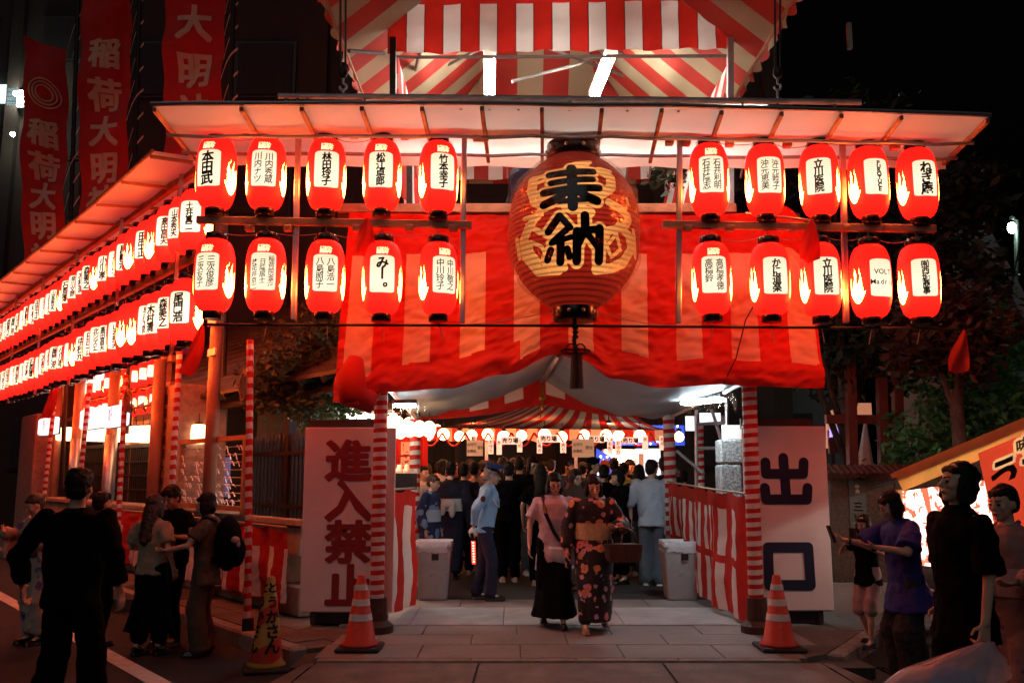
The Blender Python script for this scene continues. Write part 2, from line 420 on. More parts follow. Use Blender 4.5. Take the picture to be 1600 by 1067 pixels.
def lantern_text(cols, logo, ink, w1=.060):
    mb = MB()
    if cols[0] == 'PUROTUCE':
        for k, ch in enumerate(cols[0]): put(mb, ch, .012, .137 - k * .037, .052, wrap, w=.07, sx=1.15)
    elif cols[0] == 'VOLT':
        row(mb, 'VOLT', -.09, .06, .066, wrap, pitch=.045, w=.014); row(mb, 'Madrid', -.118, -.035, .066, wrap, pitch=.040, w=.014)
    else:
        n = max(len(c) for c in cols); nc = len(cols)
        size = {1: .135, 2: .088, 3: .062}[nc]; pitch = min(.29 / n, size * 1.12) if nc > 1 else min(.31 / n, .14)
        size = min(size, pitch * 1.12) if nc > 1 else min(size, pitch * 1.2)
        for k, c in enumerate(cols):
            x = (nc - 1) * size * .62 - k * size * 1.24
            tot = pitch * len(c); top = .006 + (tot if nc == 1 else pitch * n) / 2
            column(mb, c, x, top - (0 if k == 0 or nc < 3 else .03), size, wrap, pitch, w=.042 if nc == 1 else .012, sx=.95, shear=.1)
    ob = [(mb, ink)]
    if logo:
        lg = MB(); row(lg, 'とうかさん', -.062, .246, .032, wrap, pitch=.025, w=.042); row(lg, '圓隆寺', -.058, .212, .042, wrap, pitch=.038, w=.042)
        ob.append((lg, m_logo))
    return ob
m_logo = M('pale_printed_crest', (.8, .4, .25), .6, 0, emit=(1.0, .34, .16), estr=1.3)
def make_lantern(loc, rz, cols, logo, label, group, ink=None, hi=True, bright=False, text_me=None, size=1.0, tilt=0):
    t = thing('paper_lantern', label, 'paper lantern', loc, group, rz)
    t.rotation_euler = (tilt, 0, rz)
    if size != 1: t.scale = (size,) * 3
    body = inst('lantern_paper', (lan_hi2 if bright else lan_hi) if hi else lan_lo, t)
    c = cap_hi if hi else cap_lo
    inst('top_cap', c, t, (0, 0, LH + .022)); inst('bottom_cap', c, t, (0, 0, -LH - .028), scale=(.92, .92, .9))
    if hi: inst('hanger', hook_me, t)
    if text_me is not None: inst('lettering', text_me, body)
    elif cols:
        for k, (mb, mt) in enumerate(lantern_text(cols, logo, ink or m_ink)):
            mb.build('lettering' if k == 0 else 'crest', mt, body, local=True)
    return t

# ------------------------------------------------------------ ground
def slabrow(parent, v0, v1, joints, mat, z=0.0, gap=.006, h=.06, name='paving_slab', bev=.006):
    Y0, Y1 = PG(800, v1, z).y + gap / 2, PG(800, v0, z).y - gap / 2
    vm = (v0 + v1) / 2
    xs = [PG(u, vm, z).x for u in joints]
    for a, b in zip(xs, xs[1:]):
        dz = R.uniform(-.002, .002)
        mb = MB(); mb.box(((a + b) / 2, (Y0 + Y1) / 2, z - h / 2 + dz), (b - a - gap, Y1 - Y0, h), None, 0, bev)
        mb.build(name, mat, parent)
road = MB(); road.add([(-70, -30, -.15), (70, -30, -.15), (70, 60, -.15), (-70, 60, -.15)], [(0, 1, 2, 3)])
structure(road.build('road', m_asph))
YE = PG(800, 1032).y
yard = MB(); yg = PG(800, 936).y
yard.box((1.0, (yg + 40) / 2, -.075), (13, 40 - yg, .15))
structure(yard.build('courtyard_ground', m_yard))
bx = PG(640, 936).x
pavement = MB()
pavement.box((0.6, (YE + yg) / 2 - .005, -.10), (5.0, yg - YE + .01, .09))
pav = structure(pavement.build('pavement', M('paving_bed', (.05, .045, .04), .9, .3)))
slabrow(pav, 936, 947.5, [560, 720, 905, 1010, 1190], m_stone)
slabrow(pav, 948, 975, [545, 648, 787, 966, 1150, 1240], m_stone2, .012, h=.08)
slabrow(pav, 976.5, 990.5, [545, 663, 808, 952, 1090, 1235], m_stone)
slabrow(pav, 990.5, 1006.5, [525, 590, 737, 885, 1038, 1190, 1262], m_stone)
slabrow(pav, 1006.5, 1027, [500, 656, 813, 970, 1122, 1245], m_stone)
slabrow(pav, 1027.5, 1031.5, [495, 735, 900, 1060, 1250], m_kerb, -.002)
# ramp of big textured plates down to the street
ramp = MB(); yr = YE - .02; yb = 5.6
def rp(u, k): return V((PG(u, 1034).x + (PG(u, 1034).x - .56) * .12 * k, yr + (yb - yr) * k, -.012 - .134 * k))
us = [492, 748, 1036, 1285]
ro = structure(MB().add([rp(488, 0) - V((0, 0, .02)), rp(1289, 0) - V((0, 0, .02)), rp(1289, 1) - V((0, 0, .008)), rp(488, 1) - V((0, 0, .008))], [(0, 1, 2, 3)]).build('entrance_ramp', m_conebase))
for a, b in zip(us, us[1:]):
    mb = MB(); q = [rp(a + 2, 0), rp(b - 2, 0), rp(b - 2, 1), rp(a + 2, 1)]
    mb.add(q + [p - V((0, 0, .018)) for p in q], [(0, 1, 2, 3), (0, 4, 5, 1), (1, 5, 6, 2), (2, 6, 7, 3), (3, 7, 4, 0)])
    mb.build('paving_plate', m_plate, ro)
for sgn, a in ((-1, 492), (1, 1285)):
    mb = MB(); p0, p1 = rp(a, 0), rp(a, 1); e = p1 + V((sgn * .42, .1, -.0)); e.z = -.148; e0 = p0 + V((sgn * .1, 0, -.01))
    mb.add([p0 + V((sgn * .01, 0, 0)), e0, e, p1 + V((sgn * .01, 0, 0))], [(0, 1, 2, 3)]); mb.build('ramp_wing', m_plate, ro)
# left sidewalk along the shrine fence with its kerb
sw = MB(); sw.lbox(-1.95, 26, -.4, .62, -.15, -.012); side = structure(sw.build('sidewalk', m_pave))
for k in range(22):
    s0 = -1.95 + k * 1.2
    mb = MB(); mb.lbox(s0 + .01, s0 + 1.19, .63, .80, -.2, 0.0 + R.uniform(-.004, .004), bev=.02); mb.build('kerb_stone', m_kerb, side)
for k in range(14):
    s0 = -1.92 + k * .9
    mb = MB(); mb.lbox(s0 + .006, s0 + .894, -.02, .30, -.05, R.uniform(-.004, 0)); mb.build('paving_slab', m_pave, side)
    mb = MB(); mb.lbox(s0 + .3, s0 + 1.19, .31, .62, -.05, R.uniform(-.004, 0)); mb.build('paving_slab', m_pave, side)
wl = MB(); wl.lbox(-6, 24, 1.86, 2.03, -.149, -.145); structure(wl.build('road_marking', m_line))
# right sidewalk and kerb block
rs = MB(); pts = [PG(1235, 1031), PG(1290, 1020), PG(1362, 975), V((6.2, 9.25, 0)), V((9, 9.6, 0)), V((9, 12, 0)), V((2.4, 12, 0))]
rs.add([p - V((0, 0, .004)) for p in pts] + [p - V((0, 0, .2)) for p in pts], [tuple(range(7))] + [(k, k + 7, (k + 1) % 7 + 7, (k + 1) % 7) for k in range(7)])
rside = structure(rs.build('sidewalk', m_pave))
for a, b in zip(pts[1:4], pts[2:5]):
    d = (b - a); n = max(1, int(d.length / .75)); nn = V((d.y, -d.x, 0)).normalized()
    for k in range(n):
        p, q = a + d * (k / n), a + d * ((k + 1) / n)
        mb = MB(); mb.bar(p + d.normalized() * .008 + nn * .075 - V((0, 0, .10)), q - d.normalized() * .008 + nn * .075 - V((0, 0, .10)), .15, .2 + R.uniform(-.004, .004), bev=.02)
        mb.build('kerb_stone', m_kerb, rside)
    # paving lines on top
for k in range(4):
    for j in range(3):
        mb = MB(); mb.box((3.05 + k * .62 + .3 * (j % 2), 9.75 + j * .5, -.012), (.61, .49, .03), None, 0, .005); mb.build('paving_slab', m_pave, rside)
gr = MB(); g0 = PG(1385, 1050, -.15)
for k in range(9): gr.box(g0 + V((k * .05, 0, .008)), (.012, .32, .016))
gr.box(g0 + V((.2, -.16, .008)), (.45, .02, .018)); gr.box(g0 + V((.2, .16, .008)), (.45, .02, .018))
tag(gr.build('drain_grate', m_iron), 'small black drain grate in the street below the kerb stones', 'drain grate')
# ------------------------------------------------------------ front lantern rack, hung in front of the gate
YR = 8.2
rack = thing('lantern_rack', 'long timber and aluminium rack carrying two rows of red lanterns across the gate front', 'lantern rack', P(882, 506, YR))
def beam(u0, v0, u1, v1, w, h, name, mat, Y=YR, bev=.006):
    mb = MB(); mb.bar(P(u0, v0, Y), P(u1, v1, Y), w, h, bev=bev); return mb.build(name, mat, rack)
m_beam = M('weathered_rack_beam', (.34, .25, .16), .6, .25, 6, .2, 40, wear=.45)
beam(317, 194, 862, 203, .06, .085, 'top_beam', m_beam); beam(905, 204, 1455, 219, .06, .085, 'top_beam', m_beam)
beam(855, 206, 912, 207, .05, .05, 'splice_plate', m_iron, YR - .04)
for a in ((308, 344, 737, 352), (1035, 351, 1462, 358)): beam(*a, .06, .07, 'lower_beam', m_beam)
for u0, v0, u1, v1 in ((467, 190, 459, 500), (726, 190, 722, 505), (1062, 200, 1060, 505), (1316, 212, 1322, 505)):
    beam(u0, v0, u1, v1, .05, .05, 'post', m_alu, YR + .045)
mb = MB(); mb.tube([P(318, 507, YR), P(600, 508, YR), P(880, 509, YR), P(1290, 512, YR), P(1440, 513, YR), P(1506, 516, YR + .2)], .013, 8); mb.build('bottom_pole', m_iron, rack)
clip = MB(); clip.box((0, 0, 0), (.075, .08, .06), None, 0, .006); clip = clip.mesh('clip', m_beam)
for u, v in [(x, 206 + (x - 317) * .022) for x in (386, 553, 632, 745, 757, 1046, 1072, 1140, 1230, 1398)] + [(x, 357) for x in (390, 450, 558, 640, 708, 1075, 1140, 1240, 1322, 1385)]:
    inst('clip', clip, rack, P(u, v, YR - .005) - V(rack.location))
# supply wires drooping between the lanterns
def wire(pts, r=.004, n=5):
    mb = MB(); mb.tube(pts, r, n); mb.build('wire', m_wire, rack)
def droop(a, b, sag, r=.004, n=6):
    a, b = V(a), V(b); wire([a.lerp(b, k / n) - V((0, 0, sag * 4 * (k / n) * (1 - k / n))) for k in range(n + 1)], r)
ux = [338, 416, 510, 597, 685]; uy = [1108, 1195, 1280, 1357, 1433]
for xs, v in ((ux, 210), (uy, 220), (ux, 362), (uy, 367)):
    for a, b in zip(xs, xs[1:]): droop(P(a, v, YR + .02), P(b, v + 1, YR + .02), R.uniform(.03, .08))
for u, v in ((510, 485), (597, 487), (685, 487), (415, 485), (1112, 490), (1203, 490), (1282, 490), (1360, 492), (1436, 492)):
    wire([P(u - 1, v + 8, YR), P(u + 2, v + 22, YR), P(u + R.uniform(-6, 9), v + 46, YR - .02)], .005)
droop(P(722, 508, YR), P(880, 483, YR), .02); droop(P(918, 483, YR), P(1045, 510, YR), .02)

ORD = ['leftmost lantern', 'second lantern', '', 'fourth lantern', 'rightmost lantern']
LOOK = {'本田武': 'lettered in three large characters', 'みー。': 'lettered in two big rounded characters and a small circle'}
def rowof(names, px, angs, where, half, logos):
    for k, (cols, (u, v), a) in enumerate(zip(names, px, angs)):
        p = P(u, v, YR); face = math.atan2(-p.x, p.y)
        look = {1: 'one column of characters', 2: 'two columns', 3: 'three thin columns'}[len(cols)]
        if cols[0] == 'VOLT': look = 'Latin lettering'
        if cols[0] == 'PUROTUCE': look = 'Latin capitals'
        if cols[0] == 'みー。': look = 'two big characters'
        make_lantern(p, rad(a) + face, cols, logos[k], '%s in %s row of the %s half of rack, %s' % (ORD[k] if k != 2 else 'middle lantern', where, half, look),
                     'lanterns on the front rack', m_purple if k in (2, 3, 4) and where == 'upper' and half == 'left' else m_ink, tilt=R.uniform(-.02, .02), size=R.uniform(.985, 1.01))
rowof(NAMES_UL, [(338, 272), (416, 273), (510, 274), (597, 275), (685, 278)], [-27, -9, 0, -5, 15], 'upper', 'left', [1] * 5)
rowof(NAMES_LL, [(335, 431), (415, 431), (508, 433), (597, 435), (685, 436)], [-27, -9, 0, 0, 21], 'lower', 'left', [1] * 5)
rowof(NAMES_UR, [(1108, 282), (1195, 283), (1280, 284), (1357, 286), (1433, 288)], [9, 17, 0, 28, 28], 'upper', 'right', [1, 0, 0, 0, 0])
rowof(NAMES_LR, [(1112, 436), (1203, 437), (1282, 438), (1360, 440), (1436, 440)], [9, 20, 21, 38, 19], 'lower', 'right', [1, 0, 0, 0, 0])

# canopy of translucent sheeting over the rack
can = thing('rack_canopy', 'pale translucent vinyl canopy sheltering the front lantern rack', 'canopy', P(882, 170, 7.4))
fl, fr, bl, br = P(236, 163, 7.35), P(1548, 180, 7.4), P(302, 243, 9.0), P(1477, 249, 9.0)
def canf(s, t):
    a, b = fl.lerp(fr, s), bl.lerp(br, s); p = a.lerp(b, t)
    p.z += .05 * sin(pi * s) * (1 - t) - .025 * sin(pi * t) * abs(sin(s * pi * 11)) - .02 * sin(pi * t) + .012 * noise.noise(V((s * 9, t * 4, 3)))
    return p
mb = MB(); mb.grid(canf, 88, 12); mb.build('sheet', m_vinyl, can, True)
mb = MB()   # hem that turns down along the back edge and the two ends
mb.grid(lambda s, t: canf(s, 1) - V((0, 0, .11 * t + .01 * sin(s * 60) * t)), 88, 2); mb.build('back_hem', m_vinyl, can, True)
for k in range(14):
    s = (k + .5) / 14 if 0 < k < 13 else (.004 if k == 0 else .996)
    a, b = canf(s, .0), canf(s, .97); mb = MB(); mb.bar(a - V((0, 0, .05)), b - V((0, 0, .06)), .035, .04, bev=.004); mb.build('rafter', m_wood, can)
mb = MB(); mb.tube([canf(k / 20, 0) for k in range(21)], .022, 8); mb.build('front_rail', m_alu, can)
for t in (.35, .72):
    mb = MB(); mb.tube([canf(k / 20, t) - V((0, 0, .085)) for k in range(21)], .018, 6); mb.build('purlin', m_steel, can)
hb = thing('lifting_bar', 'long dark pipe above the canopy from which the rack is hoisted', 'pipe', P(890, 154, 7.6))
mb = MB(); mb.tube([P(435, 150, 7.6), P(890, 155, 7.6), P(1345, 160, 7.6)], .028, 10); mb.build('pipe', m_steel, hb)
for u in (447, 465, 480, 570, 720, 765, 810, 890, 980, 1060, 1160, 1215, 1305):
    v = 151 + (u - 435) * .011; mb = MB(); mb.bar(P(u, v + 2, 7.62), P(u, v + 16, 7.5), .022); mb.build('bracket', m_steel, hb)
for u, side in ((536, 'left'), (1215, 'right')):
    h = thing('chain_hoist', 'dark hanging tackle with pulley and hook above the %s side of the canopy' % side, 'hoist', P(u, 150, 7.6), 'hoists of the rack')
    mb = MB()
    for du in (-4, 4): mb.tube([P(u + du, -60, 7.6), P(u + du, 108, 7.6)], .010, 6)
    mb.build('rope', m_iron, h)
    mb = MB(); mb.ell(P(u, 114, 7.6), .045, .03, .06); mb.build('pulley', m_iron, h)
    mb = MB(); c = P(u, 136, 7.6); mb.tube([P(u, 122, 7.6)] + [c + V((.03 * sin(a), 0, .03 * cos(a))) for a in [x * .6 for x in range(9)]], .012, 6); mb.tube([P(u, 140, 7.6), P(u, 153, 7.6)], .012, 6)
    mb.build('hook', m_steel, h)

# ------------------------------------------------------------ giant lantern
BC = P(897, 363, YR); BR, BH = .612, .73
def bprof(z):
    t = min(1, abs(z) / BH); return .20 + (BR - .20) * max(0, 1 - t ** 2.8) ** 1.0
big = thing('giant_lantern', 'giant dark red paper lantern in crinkled clear plastic hanging at the gate centre', 'paper lantern', BC)
m = bpy.data.materials.new('painted_red_lantern_paper'); m.use_nodes = True; T = NT(m); b = T.n['Principled BSDF']
sxy = T.new('ShaderNodeSeparateXYZ'); T.put(sxy.inputs[0], T.coord()); X_, Z_ = sxy.outputs[0], sxy.outputs[2]
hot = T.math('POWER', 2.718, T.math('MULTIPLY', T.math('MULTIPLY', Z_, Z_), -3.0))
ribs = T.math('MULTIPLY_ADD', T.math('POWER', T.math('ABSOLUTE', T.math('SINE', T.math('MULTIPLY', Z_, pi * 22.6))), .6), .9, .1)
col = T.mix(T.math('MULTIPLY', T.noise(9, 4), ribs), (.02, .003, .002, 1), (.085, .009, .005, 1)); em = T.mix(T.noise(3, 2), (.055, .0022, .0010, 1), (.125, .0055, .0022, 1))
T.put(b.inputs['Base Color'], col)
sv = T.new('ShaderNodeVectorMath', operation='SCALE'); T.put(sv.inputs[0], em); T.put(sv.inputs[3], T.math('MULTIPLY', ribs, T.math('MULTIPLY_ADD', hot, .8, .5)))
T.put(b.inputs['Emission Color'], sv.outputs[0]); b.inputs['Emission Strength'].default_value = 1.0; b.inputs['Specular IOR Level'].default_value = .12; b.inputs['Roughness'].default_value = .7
m_big = m
NR = 33
prof = []
for i in range(NR * 4 + 1):
    z = -BH + 2 * BH * i / (NR * 4); prof.append((bprof(z) + .007 * (abs(sin(pi * i / 4)) - .5), z))
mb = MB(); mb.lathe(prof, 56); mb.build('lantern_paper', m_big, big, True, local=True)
def bwrap(lift):
    def f(x, y):
        a = x / BR; r = bprof(y) + lift; return V((r * sin(a), -r * cos(a), y))
    return f
m_halo = bpy.data.materials.new('cream_painted_paper'); m_halo.use_nodes = True; T = NT(m_halo); hb_ = T.n['Principled BSDF']
sz_ = T.new('ShaderNodeSeparateXYZ'); T.put(sz_.inputs[0], T.coord())
rb_ = T.math('MULTIPLY_ADD', T.math('POWER', T.math('ABSOLUTE', T.math('SINE', T.math('MULTIPLY', sz_.outputs[2], pi * 22.6))), .6), .9, .1)
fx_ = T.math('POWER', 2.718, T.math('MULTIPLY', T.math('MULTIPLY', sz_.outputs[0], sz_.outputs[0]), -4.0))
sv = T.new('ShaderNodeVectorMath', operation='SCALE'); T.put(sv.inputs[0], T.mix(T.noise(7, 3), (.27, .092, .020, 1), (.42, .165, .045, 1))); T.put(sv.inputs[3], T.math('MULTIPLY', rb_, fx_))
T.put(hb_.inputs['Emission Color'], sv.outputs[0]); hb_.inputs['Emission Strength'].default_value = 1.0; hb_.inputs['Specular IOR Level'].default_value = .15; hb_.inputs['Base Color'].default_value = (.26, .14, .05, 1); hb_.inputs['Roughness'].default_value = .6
KX = 1 / (3.81 * 166.5)
LIFT = [0]
def bpt(cx, cy, lift):
    x, y = (cx - 408) * KX, (507 - cy) * KX; r = bprof(y) + lift; x = max(-r * .985, min(r * .985, x)); return V((x, -math.sqrt(r * r - x * x), y))
def brush(mb, pts, w, base):
    # one broad round-ended brush stroke lying on the lantern paper
    LIFT[0] += 1; lift = base + .00025 * (LIFT[0] % 40); ps = []
    for (a, b_), (c, d) in zip(pts, pts[1:]):
        n = max(2, int(math.hypot(c - a, d - b_) / 16))
        for k in range(n): ps.append((a + (c - a) * k / n, b_ + (d - b_) * k / n))
    ps.append(pts[-1]); N_ = len(ps); dirs = []
    for i in range(N_):
        a, c = ps[max(0, i - 1)], ps[min(N_ - 1, i + 1)]; L_ = math.hypot(c[0] - a[0], c[1] - a[1]) or 1; dirs.append(((c[0] - a[0]) / L_, (c[1] - a[1]) / L_))
    rows = []
    h = w / 2
    for e, sg in ((0, -1), (N_ - 1, 1)):
        cap_ = []
        for q in ((.98, .2), (.85, .53), (.6, .8), (.3, .954)): cap_.append((ps[e][0] + dirs[e][0] * h * q[0] * sg, ps[e][1] + dirs[e][1] * h * q[0] * sg, q[1], dirs[e]))
        if sg < 0: head_ = cap_
        else: tail_ = cap_[::-1]
    seq = head_ + [(p[0], p[1], 1.0, d) for p, d in zip(ps, dirs)] + tail_
    b0 = len(mb.v)
    for (x, y, k, d) in seq:
        for t in (-1, -.5, 0, .5, 1): mb.v.append(bpt(x - d[1] * h * k * t, y + d[0] * h * k * t, lift))
    for i in range(len(seq) - 1):
        for j in range(4): q = b0 + i * 5 + j; mb.f.append([q, q + 1, q + 6, q + 5]); mb.m.append(0)
INK = [([(250, 264), (380, 256), (492, 250)], 46), ([(256, 320), (488, 303)], 40), ([(216, 376), (380, 364), (522, 356)], 46), ([(372, 228), (374, 470)], 58), ([(345, 372), (300, 415), (216, 448)], 50), ([(400, 370), (450, 412), (508, 434)], 54), ([(310, 398), (436, 392)], 28), ([(300, 438), (446, 430)], 32),
       ([(300, 522), (240, 604)], 44), ([(304, 524), (358, 590)], 38), ([(348, 592), (262, 664)], 38), ([(256, 668), (366, 642)], 32), ([(306, 640), (306, 768)], 46), ([(252, 706), (236, 752)], 40), ([(342, 704), (356, 744)], 38),
       ([(396, 612), (396, 766)], 50), ([(396, 612), (526, 594)], 42), ([(522, 592), (520, 762)], 50), ([(440, 522), (442, 622)], 50), ([(440, 615), (406, 684)], 34), ([(452, 622), (508, 690)], 38)]
RIB = [([(158, 268), (150, 340), (170, 420), (230, 452)], 56), ([(160, 262), (214, 258)], 26), ([(176, 300), (214, 290)], 22), ([(392, 186), (484, 172)], 26), ([(400, 206), (470, 196)], 22), ([(536, 232), (598, 268), (596, 336), (545, 384), (490, 400)], 58), ([(540, 214), (600, 222)], 22),
       ([(580, 432), (660, 462), (700, 505), (676, 552), (610, 584), (560, 600)], 46), ([(640, 470), (700, 480)], 26), ([(190, 488), (140, 546), (104, 616), (120, 712), (190, 800), (300, 806)], 50), ([(150, 500), (110, 500)], 26), ([(150, 560), (196, 600)], 30), ([(140, 640), (205, 680), (232, 742), (200, 760), (150, 700), (140, 640)], 20), ([(240, 770), (330, 798)], 40),
       ([(640, 560), (700, 600), (716, 668), (668, 750), (590, 792), (505, 806)], 50), ([(622, 606), (566, 680), (592, 736), (646, 690), (622, 606)], 20), ([(560, 640), (580, 590)], 34), ([(700, 420), (690, 380)], 16), ([(730, 560), (748, 700)], 22), ([(64, 600), (82, 710)], 20), ([(340, 470), (470, 500)], 60)]
halo, inkm = MB(), MB()
for pts_, w_ in RIB: brush(halo, pts_, w_, .008)
for pts_, w_ in INK: brush(halo, pts_, w_ + 32, .008)
for pts_, w_ in INK: brush(inkm, pts_, w_, .022)
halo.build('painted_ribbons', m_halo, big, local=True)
inkm.build('lettering', M('glossy_black_paint', (.004, .004, .005), .18, 0), big, local=True)
def bcap(z0, z1, r0, name, studs):
    mb = MB(); mb.lathe([(r0 * .82, z0), (r0 * .96, z0), (r0, z0 + (z1 - z0) * .12), (r0, z1 - .02), (r0 * .97, z1), (r0 * .8, z1)], 32)
    o = mb.build(name, m_black, big, True, local=True)
    st = MB()
    st.ell((0, 0, 0), .02, .012, .02); st = st.mesh('stud', M('silver_stud', (.55, .5, .45), .3, .1, metal=.8))
    for k in range(10):
        a = k * 2 * pi / 10 + .31; inst('stud', st, o, (r0 * 1.005 * sin(a), -r0 * 1.005 * cos(a), (z0 + z1) / 2), (0, 0, a))
bcap(BH - .02, BH + .13, .255, 'top_cap', 1); bcap(-BH - .12, -BH + .03, .205, 'bottom_cap', 1)
mf = bpy.data.materials.new('clear_plastic_film'); mf.use_nodes = True; T = NT(mf); o_ = T.n['Material Output']; T.n.remove(T.n['Principled BSDF'])
tr = T.new('ShaderNodeBsdfTransparent'); gl = T.new('ShaderNodeBsdfGlossy'); gl.inputs['Roughness'].default_value = .16; gl.inputs[0].default_value = (.7, .55, .42, 1)
bn = T.new('ShaderNodeBump'); bn.inputs['Strength'].default_value = 1; bn.inputs['Distance'].default_value = .05
wv = T.new('ShaderNodeMapping'); T.put(wv.inputs[0], T.coord()); wv.inputs[3].default_value = (9, 9, 3)
T.put(bn.inputs['Height'], T.noise(2.2, 4, wv.outputs[0], .7)); T.put(gl.inputs['Normal'], bn.outputs[0])
mx = T.new('ShaderNodeMixShader'); lw = T.new('ShaderNodeLayerWeight'); lw.inputs[0].default_value = .35; T.put(lw.inputs['Normal'], bn.outputs[0])
T.put(mx.inputs[0], T.math('MULTIPLY_ADD', T.math('POWER', lw.outputs['Facing'], 2.4), .60, .006, clamp=True))
T.t.links.new(tr.outputs[0], mx.inputs[1]); T.t.links.new(gl.outputs[0], mx.inputs[2]); T.t.links.new(mx.outputs[0], o_.inputs[0])
m_film = mf
def filmf(s, t):
    z = -BH + .02 + (2 * BH - .02) * t; a = s * 2 * pi
    r = bprof(z * .985) + .03 + .018 * noise.noise(V((5 * cos(a), 5 * sin(a), z * 4))) + .012 * sin(z * 26 + 3 * sin(a * 3))
    return V((r * sin(a), -r * cos(a), z))
mb = MB(); mb.grid(filmf, 72, 40); mb.build('plastic_wrap', m_film, big, True, local=True)
mb = MB()
for u, v in ((866, 205), (922, 206), (893, 207)): mb.tube([P(u, v, YR), P((u + 897) / 2 + 2, 226, YR), P(897 + (u - 897) * .3, 236, YR)], .008, 6)
mb.tube([P(960, 205, YR), P(925, 226, YR), P(903, 237, YR)], .005, 5); mb.build('hanging_cable', m_iron, big)
tas = thing('tassel', 'black silk tassel on a knotted cord below the giant lantern', 'tassel', P(901, 606, YR))
m_silk = M('dark_silk', (.02, .006, .008), .6, .3, 60, .6, 200)
mb = MB(); mb.tube([P(898, 500, YR), P(899, 520, YR), P(897, 532, YR), P(900, 556, YR)], .018, 8)
for k in range(3): mb.ell(P(899, 512 + k * 7, YR), .028, .028, .022)
mb.build('cord', m_silk, tas, True)
mb = MB()
for sg in (-1, 1):
    for q in (0, 1):
        c = P(899, 546, YR); pts = [c + V((sg * (.06 + .03 * q) * (1 - cos(a)) * .75, -.02, (.05 - .03 * q) * sin(a) - .02 * q)) for a in [x * 2 * pi / 10 for x in range(11)]]; mb.tube(pts, .008, 6)
mb.ell(P(899, 546, YR), .035, .03, .03); mb.build('knot', m_silk, tas, True)
mb = MB(); q = P(901, 555, YR); e = P(901, 607, YR)
mb.loft([[q.lerp(e, t) + V(((.048 + .014 * t + .004 * (j % 2)) * cos(j * pi / 12), (.048 + .014 * t + .004 * (j % 2)) * sin(j * pi / 12), 0)) for j in range(24)] for t in (0, .08, .5, 1)])
mb.build('fringe', m_silk, tas)

# ------------------------------------------------------------ cloth builder
def stripes(edges):      # list of (start, end) fractions that are white
    return lambda s: any(a <= s < b for a, b in edges)
def cloth(name, fn, nu, nv, mi, mats, parent=None): return MB().grid(fn, nu, nv, mi).build(name, mats, parent, True)
# the big curtain over the gate: red with white stripes tinted lantern orange, gathered up at the centre
YC = 9.2
def interp(pts, x):
    for (a, b), (c, d) in zip(pts, pts[1:]):
        if x <= c: k = (x - a) / (c - a); k = k * k * (3 - 2 * k); return b + (d - b) * max(0, min(1, k))
    return pts[-1][1]
BOT = [(520, 628), (560, 634), (600, 612), (700, 607), (790, 584), (872, 553), (905, 562), (960, 592), (1030, 606), (1130, 600), (1180, 604), (1290, 607)]
TOP = [(545, 332), (700, 336), (1080, 336), (1180, 334), (1225, 322), (1262, 350)]
def curt(s, t):
    u = 546 + s * 716
    bu = 546 + (s * 716) + (-26 * (1 - s) ** 6 + 25 * s ** 5)
    uu = u + (bu - u) * t
    vt, vb = interp(TOP, u), interp(BOT, bu)
    v = vt + (vb - vt) * t
    Y = YC - .10 * max(0, t - .7) / .3 * (1 + .3 * sin(s * 50))
    p = P(uu, v, Y)
    k = abs(uu - 873) / 330
    p.y += .018 * sin(s * 52 + 3 * t) * t + .05 * t * noise.noise(V((s * 7, t * 3, 1))) + .034 * noise.noise(V((s * 22 - t * 8, t * 18 + s * 10, 5))) + .017 * noise.noise(V((s * 60 + t * 26, t * 30 - s * 12, 9)))
    if t > .84: p.y -= .045 * sin(pi * (t - .84) / .16) * (1 + .8 * noise.noise(V((s * 16, 0, 2))))
    if s < .07: p.y -= .10 * sin(pi * s / .07) * max(0, t - .5) * 2
    return p
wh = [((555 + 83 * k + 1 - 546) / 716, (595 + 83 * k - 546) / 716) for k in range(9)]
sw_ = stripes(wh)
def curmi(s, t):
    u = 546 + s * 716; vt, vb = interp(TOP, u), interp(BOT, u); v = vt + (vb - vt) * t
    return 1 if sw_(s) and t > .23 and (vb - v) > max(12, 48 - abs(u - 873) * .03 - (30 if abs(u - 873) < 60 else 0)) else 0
cw = thing('gate_curtain', 'large red and lantern-tinted white striped curtain drawn up at the centre over the gate', 'curtain', P(882, 605, YC))
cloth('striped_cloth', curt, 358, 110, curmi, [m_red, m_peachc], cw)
mb = MB()      # rolled ends of the curtain
mb.tube([P(556, 560, YC - .06), P(548, 590, YC - .12), P(552, 618, YC - .14), P(572, 626, YC - .05), P(590, 606, YC + .05)], [.08, .15, .16, .13, .06], 14); mb.build('gathered_roll', m_red, cw, True)
mb = MB(); mb.tube([P(876, 552, YC - .03), P(873, 530, YC - .03), P(874, 505, YC - .03)], .012, 6); mb.build('draw_cord', m_red, cw)
mb = MB(); mb.tube([P(1205, 430, 8.9), P(1165, 500, 9.0), P(1150, 560, 9.05), P(1130, 600, 9.1)], .007, 5); tag(mb.build('power_cable', m_iron), 'black power cable running down the right of the big curtain', 'cable')

